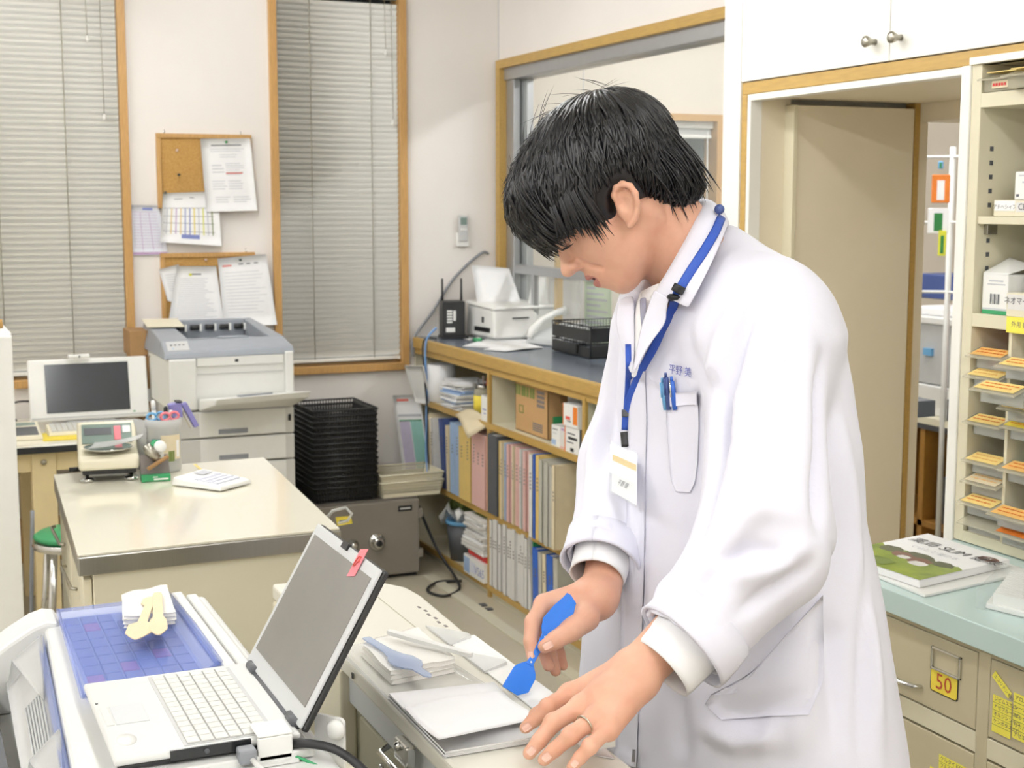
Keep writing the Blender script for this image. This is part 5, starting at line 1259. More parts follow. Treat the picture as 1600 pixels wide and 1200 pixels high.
# ================================================================ the side room seen through the doorway
sr = thing('metal_shelf', 'white wire rack with hanging packets in the side room', 'rack', (3.8, 4.5, 0))
for x, y in ((3.74, 4.62), (3.9, 4.52), (3.86, 4.3)): obj('post', MB('white').tube([(x, y, 0), (x, y, 1.78)], .012, 8), sr)
for z in (1.2, 1.48, 1.74): obj('rail', MB('white').tube([(3.74, 4.62, z), (3.9, 4.52, z), (3.86, 4.3, z)], .006, 6), sr)
for (px, py, w_, h_, m, lb) in ((1470, 295, .07, .11, 'orange', 'orange packet hanging on the side room rack'), (1466, 345, .08, .1, 'paper', 'white packet with green print on the side room rack'), (1470, 258, .02, .03, 'skyblue', 'small blue clip on the side room rack'), (1472, 380, .03, .1, 'pin_yellow', 'yellow green packet low on the side room rack')):
    p_ = at(px, py, X=3.78); S = frame(p_, (.75, -.66, 0), (0, 0, 1)); t = thing('hanging_packet', lb, 'packet', p_)
    obj('pouch', MB(m, S).box(-w_ / 2, w_ / 2, -h_ / 2, h_ / 2, -.008, .008), t, .004); obj('print', MB('paper' if m == 'orange' else 'pin_green', S).box(-w_ * .2, w_ * .2, -h_ * .4, h_ * .3, .0085, .0095), t)
cp = thing('copier', 'white office copier seen through the doorway', 'copier', (4.0, 4.75, 0))
S = lambda px, py, X=3.95: at(px, py, X=X)
zt_, zm, zb = S(1450, 495).z, S(1450, 600).z, S(1450, 648).z
for nm_, a, b, m, dx in (('lid', zt_ - .03, zt_, 'white', 0), ('body', zm, zt_ - .032, 'lightgrey', .01), ('paper_unit', zb, zm - .004, 'white', .0)):
    obj(nm_, MB(m).box(3.95 + dx, 4.5, 4.45, 4.95, a, b), cp, .006)
obj('panel', MB('skyblue').box(3.945, 3.96, 4.66, 4.71, zm + .12, zm + .15), cp)
ds = thing('side_table', 'dark topped wooden side cabinet under the copier', 'cabinet', (4.2, 4.7, 0))
obj('top', MB('cream').box(3.9, 4.6, 4.3, 5.2, zb - .03, zb - .001), ds); obj('top_underside', MB('darkgrey').box(3.91, 4.6, 4.3, 5.2, zb - .055, zb - .03), ds)
for a, b in ((4.66, 4.69), (4.3, 4.33), (5.1, 5.13)): obj('side', MB('shelfwood').box(3.93, 4.5, a, b, 0, zb - .055), ds)
obj('shelf_board', MB('shelfwood').box(3.93, 4.5, 4.33, 5.1, .2, .225), ds); obj('back_panel', MB('shelfwood').box(4.48, 4.5, 4.3, 5.13, 0, zb - .055), ds)
sb = thing('small_safe', 'small dark grey box on the side cabinet shelf', 'safe', (4.1, 4.5, .226)); obj('body', MB('darkgrey').box(3.95, 4.2, 4.36, 4.6, .2265, .42), sb, .004); obj('knob', MB('lightgrey').ball((3.945, 4.52, .33), .014), sb)
tb_ = thing('label_printer', 'dark tray on the counter of the side room', 'tray', (3.9, 4.4, zb)); obj('body', MB('darkgrey').box(3.9, 4.0, 4.36, 4.5, zb, zb + .09), tb_, .004)
rb_ = carton('carton', 3.9, 4.0, 4.3, 4.42, zb + .1, zb + .45, 'fold_pink', 'pink and white carton edge at the doorway post', [('f', .1, .9, .2, .6, 'paper')])
rb_.location = rb_.location
mb = MB('lilac'); p_ = S(1462, 450, 4.3); 
single('crate', MB('fold_navy').box(4.3, 4.5, p_.y - .15, p_.y + .15, p_.z - .05, p_.z + .06), 'blue plastic crate on the copier in the side room', 'crate', bevel=.006)
bl = thing('paper_bundle', 'loose paper bundle on top of the copier', 'paper', (4.2, 4.7, zt_)); obj('sheets', MB('paper').box(4.0, 4.2, 4.6, 4.85, zt_ + .001, zt_ + .035), bl, .008)
# ================================================================ left machine: tablet sorter with blue lid
ZS = .925
ts = thing('tablet_sorter', 'white tablet sorting machine with grey hopper at the lower left', 'machine', (.2, 1.7, 0))
def pz(x, y, z): return at(x, y, z=z)
obj('body', MB('machinewhite').box(-.12, .43, .95, 2.215, .06, .80), ts, .01)
obj('foot', MB('darkgrey').box(-.1, .41, .98, 2.19, 0, .06), ts)
obj('top_plate', MB('machinewhite').hexa([(.122, .95, .80), (.432, .95, .80), (.432, 2.225, .80), (.176, 2.225, .80)], [(.126, .95, ZS), (.432, .95, ZS), (.432, 2.225, ZS), (.18, 2.225, ZS)]), ts, .008, 3)
for a, b, h_ in ((.375, .392, .94), (.398, .415, .934)): obj('guide_rail', MB('machinewhite').box(a, b, 1.82, 2.21, ZS, h_), ts, .003)
# hopper flap on the left: slanting grey panel with ribs, blue strip along its top, outer rim
def hop(s, y, e=0.0):
    """point on the slanting hopper flap: s 0 at the rim, 1 at the blue strip"""
    t = (y - 1.0) / 1.15
    a, b = Vector((.098 + .022 * t, y + .06 * t, .848)), Vector((.122 + .05 * t, y, .912))
    return a.lerp(b, s) + Vector((-.78, 0, .62)) * e
fl_ = obj('hopper_flap', MB('lightgrey').grid([[hop(s_ / 3, 1.0 + 1.1 * j / 6) for j in range(7)] for s_ in range(4)], thick=.004, nrm=(-.78, 0, .62)), ts)
for i in range(7):
    s_ = .36 + i * .07
    obj('flap_rib', MB('silverplastic').tube([hop(s_, 1.25, .001), hop(s_, 1.6, .001), hop(s_, 1.92, .001)], .0016, 5), fl_)
obj('blue_strip', MB('blueclear').hexa([(.116, .95, .9), (.126, .95, .9), (.173, 2.12, .9), (.163, 2.12, .9)], [(.116, .95, .92), (.126, .95, .92), (.173, 2.12, .92), (.163, 2.12, .92)]), ts, .002)
obj('gap_shade_strip', MB('darkgrey').box(.088, .1, .95, 2.15, .80, .835), ts)  # dark strip standing in for the shade inside this gap
obj('outer_rim', MB('machinewhite').box(.03, .086, .95, 2.1, .70, .845), ts, .006)
arch = [(.02, .80), (.15, .80), (.2, .93), (.18, .934), (.16, .928), (.125, .908), (.1, .89), (.06, .865), (.02, .845)]
obj('far_arch', MB('machinewhite').prism(arch, 2.14, 2.225, 'y'), ts, .006)
def wedge(y0_, y1_, xo, xi, zo, zi, zl, yl):
    """clear divider wedge folded across the hopper"""
    mb = MB('frosted')
    sheet(mb, (xo, y0_, zo), (xi, y1_, zi), (xi - .012, yl, zl), (xo + .005, y0_ - .012, zo - .02), thick=.003, m='frosted')
    sheet(mb, (xi, y1_, zi), (xi - .012, yl, zl), (xi - .012, yl + .004, zl - .03), (xi, y1_ + .004, zi - .05), thick=.003, m='frosted')
    return mb
def fin(y0_, y1_, y2_, h_):
    """clear fin: a triangle standing on the flap and a folded wing"""
    mb = MB('frosted')
    a, b, c = hop(0, y0_, .002), hop(1.02, y1_, .002), hop(.8, y2_, .001)
    ap = a.lerp(b, .25) + Vector((-.004, 0, h_)); bp = b + Vector((0, 0, h_ * .45))
    sheet(mb, ap, bp, b, a, thick=.002, m='frosted'); sheet(mb, ap, bp, c + Vector((0, 0, .004)), c, thick=.002, m='frosted')
    return mb
obj('clear_fin', fin(2.04, 2.1, 1.88, .03), ts)
obj('clear_fin', fin(1.66, 1.70, 1.52, .03), ts)
# tray of cells under a blue clear lid
tr_ = thing('cell_tray', 'blue clear lid over a grid of pill cells on the tablet sorter', 'tray', (.28, 1.98, ZS))
obj('floor', MB('cellgap').box(.20, .355, 1.80, 2.17, ZS + .0005, ZS + .003), tr_)
rg = random.Random(11); cl = None
for i in range(6):
    for j in range(8):
        x, y = .204 + i * .0245, 1.835 + j * .0405
        if j == 7 and i > 2: continue
        c_ = obj('cell', MB('cellpink' if (i * 3 + j * 5) % 11 == 0 else 'cell').box(x, x + .0215, y, y + .0365, ZS + .003, ZS + .007), tr_, .001) if cl is None or (i * 3 + j * 5) % 11 == 0 else None
        if c_ is None: repeat(cl, [Vector((x, y, 0)) - cq])
        elif cl is None and (i * 3 + j * 5) % 11: cl = c_; cq = Vector((x, y, 0))
        elif cl is None: 
            pass
q = [(.188, 1.775), (.34, 1.80), (.372, 1.835), (.366, 2.2), (.345, 2.19), (.2, 2.185)]
lid = obj('lid', MB('blueclear').prism(q, ZS + .012, ZS + .0145, 'z'), tr_)
obj('lid_edge', MB('blueclear').tube([(.372, 1.835, ZS + .014), (.369, 2.0, ZS + .02), (.366, 2.2, ZS + .016)], .006, 8), tr_)
obj('lid_edge', MB('blueclear').tube([(.188, 1.775, ZS + .013), (.194, 1.98, ZS + .013), (.2, 2.185, ZS + .013)], .003, 6), tr_)
obj('lid_edge', MB('blueclear').tube([(.188, 1.775, ZS + .013), (.28, 1.788, ZS + .013), (.34, 1.80, ZS + .013), (.372, 1.835, ZS + .014)], .003, 6), tr_)
# folded cloth with two wooden spatulas
zl_ = ZS + .0155
def folded(name, c4, z, n, th, label, m='cloth', wob=.002, seed=2):
    t = thing(name, label, 'cloth', (sum(p_.x for p_ in c4) / 4, sum(p_.y for p_ in c4) / 4, z))
    rg = random.Random(seed)
    for k in range(n):
        zz = z + k * th; cc = [p_ + Vector((rg.uniform(-wob, wob), rg.uniform(-wob, wob), 0)) for p_ in c4]
        N = 9
        P = [[cc[0] * (1 - i / 8) * (1 - j / 8) + cc[1] * (i / 8) * (1 - j / 8) + cc[2] * (i / 8) * (j / 8) + cc[3] * (1 - i / 8) * (j / 8) + Vector((0, 0, zz - cc[0].z + th * .85 + (.0012 * math.sin(i * 1.3 + k) * math.sin(j * 1.1 + k) if k == n - 1 else 0))) for j in range(N)] for i in range(N)]
        P = [[Vector((p_.x, p_.y, p_.z)) for p_ in row] for row in P]
        obj('fold', MB(m).grid(P[::-1], thick=th * .9, nrm=(0, 0, 1)), t, .0015)
    return t
c4 = [pz(x, y, zl_) for x, y in ((192, 945), (193, 981), (274, 973), (262, 930))]
c4 = [Vector((p_.x, p_.y, zl_)) for p_ in (c4[1], c4[2], c4[3], c4[0])]
folded('folded_cloth', c4, zl_, 3, .006, 'white folded cloth lying on the blue lid')
def spatula_flat(name, a, b, z, outline, th, m, label, cat='spatula'):
    """flat tool along a-b: outline = (t along, half width)"""
    a, b = Vector(a), Vector(b); d = b - a; n_ = Vector((-d.y, d.x, 0)).normalized()
    L_ = [a + d * t + n_ * w_ for t, w_ in outline] + [a + d * t - n_ * w_ for t, w_ in outline[::-1]]
    N = len(L_); v = [p_ + Vector((0, 0, th)) for p_ in L_] + L_
    k = len(outline)
    fs = [[i, i + 1, N - 2 - i, N - 1 - i] for i in range(k - 1)]
    fs = fs + [[N + j for j in f[::-1]] for f in fs] + [[i, N + i, N + (i + 1) % N, (i + 1) % N] for i in range(N)]
    return single(name, MB(m).add(v, fs), label, cat, bevel=.0006)
zt2 = zl_ + .0195
ol1 = [(0, .006), (.05, .013), (.16, .013), (.22, .006), (.62, .007), (.68, .018), (.86, .018), (.96, .008), (1, .002)]
a_, b_ = pz(238, 934, zt2), pz(212, 1000, zt2 - .0)
a_.z = zt2; b_.z = zt2
spatula_flat('wooden_spatula', a_, b_, 0, ol1, .002, 'woodspoon', 'pale wooden spatula with broad blade, left one on the cloth')
ol2 = [(0, .005), (.06, .007), (.6, .0075), (.68, .012), (.88, .0125), (.97, .006), (1, .002)]
a_, b_ = pz(246, 928, zt2), pz(248, 994, zt2); a_.z = zt2 + .001; b_.z = zt2 + .001
spatula_flat('wooden_spatula', a_, b_, 0, ol2, .002, 'woodspoon', 'pale wooden spatula with narrow blade, right one on the cloth')

# ================================================================ laptop standing on the sorter
lp = thing('laptop', 'open silver white laptop standing on the tablet sorter', 'laptop', (.3, 1.65, ZS + .001))
zb_ = ZS + .012; zt3 = .952
BX = (.19, .398); BY = (1.512, 1.785)
obj('foot_plate', MB('machinewhite').box(.2, .41, 1.5, 1.78, ZS + .001, zb_ - .0005), lp, .002)
obj('base_bottom', MB('blackplastic').hexa([(BX[0] + .008, BY[0] + .006, zb_), (BX[1] - .004, BY[0] + .006, zb_), (BX[1] - .004, BY[1] - .006, zb_), (BX[0] + .008, BY[1] - .006, zb_)],
    [(BX[0] + .002, BY[0] + .001, zt3 - .008), (BX[1], BY[0] + .001, zt3 - .008), (BX[1], BY[1] - .001, zt3 - .008), (BX[0] + .002, BY[1] - .001, zt3 - .008)]), lp, .002)
bt = obj('base_top', MB('laptop').box(BX[0], BX[1], BY[0], BY[1], zt3 - .008, zt3), lp, .004, 3)
obj('drive_bay', MB('blackgloss').box(.25, .34, BY[0] - .0006, BY[0] + .002, zb_ + .005, zb_ + .017), lp)
obj('eject_button', MB('darkgrey').lathe([(.003, 0), (.003, .002), (.001, .002)], n=10, M=frame((.29, BY[0] - .001, zb_ + .011), (1, 0, 0), (0, 0, 1))), lp)
kx0, kx1 = .272, .368
obj('key_bed', MB('lightgrey').box(kx0 - .004, kx1 + .004, BY[0] + .012, BY[1] - .012, zt3, zt3 + .0006), bt)
kk = None
for i in range(6):
    for j in range(14):
        x = kx0 + i * (kx1 - kx0) / 6; y = BY[0] + .016 + j * .0173
        if kk is None: kk = obj('key', MB('key').box(x, x + .0142, y, y + .0157, zt3 + .0006, zt3 + .0028), bt, .0006); kq = Vector((x, y, 0))
        else: repeat(kk, [Vector((x, y, 0)) - kq])
obj('touchpad', MB('silverplastic').box(.208, .246, 1.62, 1.685, zt3 - .0002, zt3 + .0008), bt, .001)
obj('touchpad_button', MB('laptop').box(.197, .206, 1.62, 1.685, zt3 - .0002, zt3 + .0012), bt, .0006)
obj('badge_sticker', MB('white').lathe([(.011, 0), (.011, .0006), (.001, .0007)], (.212, 1.57, zt3), 18, sy=1.6), bt)
obj('latch_slot', MB('darkgrey').box(.1945, .1975, 1.70, 1.703, zt3, zt3 + .0008), bt)
# screen
sx = Vector((.0, -1, 0)); sy_ = Vector((.1, 0, .176)).normalized()
SM = frame((.397, 1.65, .955), sx, sy_)                       # z points to the keyboard side
hW, hH = .132, .202
lidm = MB('silverplastic', SM).box(-hW, hW, 0, hH, -.004, 0.0)
ld = obj('screen_frame', lidm, lp, .0015)
obj('screen_back', MB('blackplastic', SM).box(-hW - .001, hW + .001, -.002, hH + .001, -.013, -.0042), lp, .003)
obj('display', MB('lapscreen', SM).box(-hW + .012, hW - .012, .022, hH - .014, .0, .0008), ld)
obj('lid_latch', MB('black', SM).box(-.01, .012, hH - .006, hH + .003, -.002, .003), ld)
for s_ in (-1, 1): obj('hinge', MB('darkgrey', SM).tube([(s_ * .1 - .016, .0, -.002), (s_ * .1 + .016, .0, -.002)], .0065, 10), lp)
obj('hinge_bar', MB('darkgrey', SM).tube([(-.09, -.003, -.003), (.09, -.003, -.003)], .0045, 8), lp)
stk = thing('pink_sticker', 'pink paper flag with red scribble on the laptop lid edge', 'sticker', SM @ Vector((.065, hH - .01, .002)))
obj('flag', MB('pink', SM).hexa([(.052, hH - .03, .0012), (.074, hH - .024, .0012), (.076, hH + .012, .0022), (.054, hH + .006, .0022)], [(.052, hH - .03, .0018), (.074, hH - .024, .0018), (.076, hH + .012, .0028), (.054, hH + .006, .0028)]), stk)
mb = MB('inkred', SM); mb.tube([(.063 + .006 * math.cos(a * .9), hH - .008 + .008 * math.sin(a * 1.1), .003) for a in range(9)], .0008, 4); obj('scribble', mb, stk)
# brackets, plug and cables beside the laptop
br = thing('laptop_bracket', 'white steel bracket clamping the laptop corner', 'bracket', (.37, 1.5, .93))
obj('clamp', MB('white').box(.345, .385, BY[0] - .012, BY[0] - .006, .9288, .957), br, .002)
obj('clamp_top', MB('white').box(.345, .385, BY[0] - .012, BY[0] + .03, .957, .9605), br, .0015)
for x in (.353, .377): obj('screw', MB('chrome').lathe([(.0035, 0), (.003, .002), (.001, .0025)], n=10, M=frame((x, BY[0] - .012, .918), (1, 0, 0), (0, 0, 1))), br)
obj('base_strip', MB('machinewhite').box(.22, .39, BY[0] - .02, BY[0] + .01, .926, .9285), br)
pg = thing('power_plug', 'grey plug with white lead in the laptop side', 'plug', (.335, 1.5, .93))
obj('head', MB('grey').box(.322, .342, BY[0] - .022, BY[0] - .001, .932, .949), pg, .003)
obj('lead', MB('white').tube([(.336, BY[0] - .022, .938), (.345, BY[0] - .05, .93), (.352, BY[0] - .1, .927), (.35, BY[0] - .2, .927)], .003, 8), pg)
hb = thing('hinged_plate', 'white upright plate with round knob behind the laptop hinge', 'bracket', (.44, 1.52, .9))
S2 = frame((.437, 1.53, .925), (.6, -.8, 0), (0, 0, 1))
obj('plate', MB('white', S2).prism(rrect(.021, .035, .006), -.002, .002, 'z'), hb); obj('knob', MB('white', S2).lathe([(.012, .002), (.0125, .006), (.009, .012), (.001, .013)], (.012, .022, 0), 16), hb)
obj('screw', MB('grey', S2).lathe([(.007, .002), (.007, .004), (.003, .005)], (-.004, -.024, 0), 14), hb)
obj('support', MB('cream').hexa([(.43, 1.45, .86), (.50, 1.45, .86), (.50, 1.55, .86), (.43, 1.55, .86)], [(.43, 1.5, .9), (.47, 1.5, .9), (.47, 1.54, .9), (.43, 1.54, .9)]), hb, .003)
gl = MB('cream'); gl.lathe([(.028, 0), (.03, .004), (.03, .03), (.022, .034), (.014, .034), (.013, .01)], (.465, 1.41, .862), 24)
single('cable_grommet', gl, 'cream round cable socket between laptop and machine', 'socket')
cable('display_cable', [(.385, 1.512, .94), (.40, 1.495, .945), (.43, 1.47, .94), (.455, 1.43, .918), (.465, 1.41, .88)], .0055, 'black', 'thick black cable from the laptop into the socket')
cable('earth_wire', [(.385, 1.505, .93), (.41, 1.475, .922), (.43, 1.43, .91), (.44, 1.38, .88)], .002, 'green', 'thin green wire beside the black cable')

# ================================================================ right machine: powder packer
ZM = .92
pk = thing('powder_packer', 'cream powder packing machine with long flat top in the foreground', 'machine', (.64, 1.7, 0))
out = [(.548, .95), (.732, .95), (.738, 1.58), (.758, 2.10), (.752, 2.16), (.72, 2.215), (.66, 2.25), (.60, 2.265), (.552, 2.27)]
obj('top_plate', MB('machine').prism(out, .893, ZM, 'z'), pk, .006, 3)
obj('body', MB('machineside').box(.575, .728, .95, 2.2, .04, .893), pk, .004)
obj('foot', MB('darkgrey').box(.59, .715, 1.0, 2.15, 0, .04), pk)
obj('side_band', MB('silverplastic').box(.563, .575, .95, 1.87, .845, .885), pk, .002)
obj('side_panel', MB('machineside').box(.566, .575, .95, 1.83, .30, .838), pk, .003)
obj('side_panel', MB('cream').box(.55, .575, 1.87, 2.262, .30, .8925), pk, .004)
obj('panel_screw', MB('chrome').lathe([(.006, 0), (.005, .004), (.002, .005)], n=12, M=frame((.566, 1.73, .80), (0, -1, 0), (0, 0, 1))), pk)
obj('vent_dot', MB('black').box(.5475, .549, 1.80, 1.806, .903, .911), pk)
obj('top_seam', MB('machineside').box(.688, .6895, 1.86, 2.225, ZM, ZM + .0006), pk)
la = obj('latch', MB('chrome').box(.538, .552, 1.555, 1.60, .866, .895), pk, .003)
obj('latch_bar', MB('chrome').tube([(.545, 1.53, .866), (.531, 1.535, .862), (.531, 1.635, .862), (.545, 1.64, .866)], .004, 8), la)
obj('latch_screw', MB('chrome').ball((.536, 1.578, .89), .006), la)
for y in (2.15, 2.175, 2.2): obj('socket_hole', MB('darkgrey').box(.5485, .5505, y, y + .01, .878, .886), pk)
# powder trough on the right side
tg = obj('trough', MB('white').hexa([(.706, 1.40, .9205), (.744, 1.40, .9205), (.744, 1.84, .9205), (.706, 1.84, .9205)], [(.706, 1.40, .923), (.744, 1.40, .931), (.744, 1.84, .931), (.706, 1.84, .923)]), pk, .001)
for a, b in ((1.83, 1.93), (1.70, 1.80)):
    obj('trough_guard', MB('frosted').hexa([(.702, a, .9215), (.735, a, .9215), (.735, a + .012, .9215), (.702, b, .9215)], [(.702, a, .9245), (.735, a, .934), (.735, a + .012, .934), (.702, b, .9245)]), tg)
mb = MB('boxgrey')
for i in range(7): mb.box(.728 + .003 * (i % 2), .732 + .003 * (i % 2), 1.9 + .022 * i, 1.91 + .022 * i, ZM, ZM + .0006)
obj('scale_marks', mb, pk)
lv = MB('steel'); Pp = [(.698, 1.50, .935), (.70, 1.475, .944), (.712, 1.455, .948), (.73, 1.445, .945), (.738, 1.44, .936)]
lv.tube(Pp, .004, 6, flat=2.2); lv.lathe([(.008, 0), (.008, .004), (.002, .005)], (.728, 1.438, .937), 14)
obj('lever', lv, pk)
# things lying on the packer
zz = ZM + .001
q = [pz(x, y, zz) for x, y in ((524, 1012), (640, 992), (772, 1076), (605, 1092))]
mb = MB('film'); sheet(mb, *q, thick=.0012, m='film'); single('plastic_sheet', mb, 'clear plastic sheet under the folded towel', 'sheet')
c4 = [pz(x, y, zz + .002) for x, y in ((566, 1024), (612, 1069), (709, 1048), (652, 1000))]
folded('folded_towel', [c4[1], c4[2], c4[3], c4[0]], zz + .0015, 3, .0065, 'cream white folded towel lying on the powder packer', seed=6)
zs_ = zz + .0235
a_, b_ = pz(572, 998, zs_), pz(672, 1059, zs_)
spatula_flat('clear_spatula', a_, b_, 0, [(0, .006), (.35, .007), (.48, .012), (.56, .019), (.68, .02), (.76, .014), (.8, .007), (.96, .006), (1, .002)], .0025, 'paleclear', 'pale blue clear spatula on the towel')
a_, b_ = pz(606, 990, zs_ + .006), pz(737, 1027, zs_ + .001)
spatula_flat('white_spatula', a_, b_, 0, [(0, .003), (.04, .0055), (.3, .006), (.6, .0055), (.95, .0045), (1, .003)], .006, 'white', 'white stick spatula lying across the towel')
q = [pz(x, y, zz) for x, y in ((606, 1092), (770, 1074), (850, 1158), (694, 1184))]
fd = thing('paper_folder', 'clear file with a pile of paper under the top white sheet', 'file', (q[0] + q[2]) / 2)
for k in range(5):
    mb = MB('paper'); e_ = Vector((0, 0, .0022 * k))
    sheet(mb, *[p_ + e_ + Vector((.001 * (k % 2), -.001 * k, 0)) for p_ in q], thick=.0016, m='film' if k == 0 else 'paper')
    obj('sheet', mb, fd)
q = [pz(x, y, zz + .012) for x, y in ((632, 1105), (779, 1080), (846, 1126), (686, 1175))]
mb = MB('paper'); sheet(mb, *q, thick=.0006, n=13, m='paper', curl=lambda u, v: .015 * (v ** 2) * (1 - .75 * u) + .004 * math.sin(PI * u) * (1 - v))
single('white_sheet', mb, 'white sheet with curled edge under the left hand', 'paper')
q = [pz(x, y, zz + .001) for x, y in ((895, 1125), (925, 1140), (960, 1185), (930, 1180))]
mb = MB('paper'); sheet(mb, *q, thick=.001); single('paper_slip', mb, 'white slip of paper under the ring finger side', 'paper')
# ================================================================ the person: implicit surfaces polygonised with surface nets
A = lambda *v: np.array(v, dtype=np.float64)
def P3(x, y, k): return np.array(at(x, y, k=k))
def smin(a, b, k):
    h = np.clip(.5 + .5 * (b - a) / k, 0, 1); return b * (1 - h) + a * h - k * h * (1 - h)
def smax(a, b, k): return -smin(-a, -b, k)
def cap(P, a, b, ra, rb):
    pa = P - a; ba = b - a; h = np.clip((pa @ ba) / (ba @ ba), 0, 1)
    return np.linalg.norm(pa - h[..., None] * ba, axis=-1) - (ra + (rb - ra) * h)
def ell(P, c, r):
    q = (P - c); k0 = np.linalg.norm(q / r, axis=-1); k1 = np.linalg.norm(q / (r * r), axis=-1)
    return k0 * (k0 - 1) / np.maximum(k1, 1e-9)
def chain(P, pts, rs, k=.004):
    d = None
    for i in range(len(pts) - 1):
        e = cap(P, pts[i], pts[i + 1], rs[i], rs[i + 1]); d = e if d is None else smin(d, e, k)
    return d


def surfnet(f, lo, hi, h):
    """polygonise f=0 in a box; returns vertices and quads"""
    lo = np.array(lo); n = np.ceil((np.array(hi) - lo) / h).astype(int) + 1
    ax = [lo[i] + h * np.arange(n[i]) for i in range(3)]
    V = np.empty(n)
    for i0 in range(0, n[0], 24):
        G = np.stack(np.meshgrid(ax[0][i0:i0 + 24], ax[1], ax[2], indexing='ij'), -1); V[i0:i0 + 24] = f(G)
    S = V < 0; c = tuple(n - 1); acc = np.zeros(c + (3,)); cnt = np.zeros(c)
    corners = [(i, j, k) for i in (0, 1) for j in (0, 1) for k in (0, 1)]
    sl = lambda o: tuple(slice(o[i], o[i] + c[i]) for i in range(3))
    for a in corners:
        for d in range(3):
            if a[d]: continue
            b = list(a); b[d] = 1
            va, vb = V[sl(a)], V[sl(b)]; m = (va < 0) != (vb < 0)
            t = np.where(m, va / np.where(m, va - vb, 1), 0)
            cnt += m
            for e in range(3):
                acc[..., e] += m * (a[e] + (t if e == d else 0))
    idx = np.full(c, -1); on = cnt > 0; idx[on] = np.arange(on.sum())
    ijk = np.argwhere(on); verts = lo + h * (ijk + acc[on] / cnt[on][:, None])
    faces = []
    for d in range(3):
        u, v = (d + 1) % 3, (d + 2) % 3
        s0 = [slice(None)] * 3; s1 = [slice(None)] * 3; s0[d] = slice(0, -1); s1[d] = slice(1, None)
        m = S[tuple(s0)] != S[tuple(s1)]; w = np.argwhere(m)
        w = w[(w[:, u] > 0) & (w[:, v] > 0) & (w[:, u] < c[u]) & (w[:, v] < c[v])]
        ins = S[tuple(s0)][tuple(w.T)]
        def cell(du, dv):
            q = w.copy(); q[:, u] += du; q[:, v] += dv; return idx[tuple(q.T)]
        Q = np.stack([cell(-1, -1), cell(0, -1), cell(0, 0), cell(-1, 0)], 1)
        Q[~ins] = Q[~ins][:, ::-1]; faces.append(Q)
    return verts, np.concatenate(faces)


def smooth_mesh(v, f, it=4, lam=.5):
    for _ in range(it):
        s = np.zeros_like(v); c = np.zeros(len(v))
        for a in range(4):
            for b in (1, 3):
                np.add.at(s, f[:, a], v[f[:, (a + b) % 4]]); np.add.at(c, f[:, a], 1)
        v = v + lam * (s / np.maximum(c, 1)[:, None] - v)
    return v
def normals(v, f):
    n = np.cross(v[f[:, 2]] - v[f[:, 0]], v[f[:, 3]] - v[f[:, 1]]); N = np.zeros_like(v)
    for a in range(4): np.add.at(N, f[:, a], n)
    return N / np.maximum(np.linalg.norm(N, axis=1), 1e-12)[:, None]
def np_mesh(mb, v, f, m=None):
    if m: mb.m(m)
    n = len(mb.v); mb.v.extend(Vector(p) for p in v)
    mb.f.extend((f + n).tolist()); mb.mi.extend([mb.cur] * len(f)); mb.sm.extend([True] * len(f)); return mb


rt_, fwh, zz_ = np.array(RT), np.array(Vector((FW.x, FW.y, 0)).normalized()), A(0, 0, 1)
TY = math.radians(30)
FAC = -rt_ * math.cos(TY) - fwh * math.sin(TY)       # the way the chest faces
LEF = -fwh * math.cos(TY) + rt_ * math.sin(TY)       # his left

# ---------------------------------------------------------------- head frame: facing left in the photo, bowed
HP = math.radians(43)
hU, hF, hL = np.array(UP), None, None
HF = -rt_ * math.cos(HP) - hU * math.sin(HP); HU = -rt_ * math.sin(HP) + hU * math.cos(HP); HL = np.cross(HU, HF)
HO = P3(962, 322, 1.915) 
HR = np.stack([HF, HL, HU], 1)
def to_head(P): return (P - HO) @ HR
def from_head(p): return HO + HR @ np.asarray(p, float)
NECK0 = from_head((-.035, 0, -.045)); NECK1 = P3(1088, 428, 1.945)

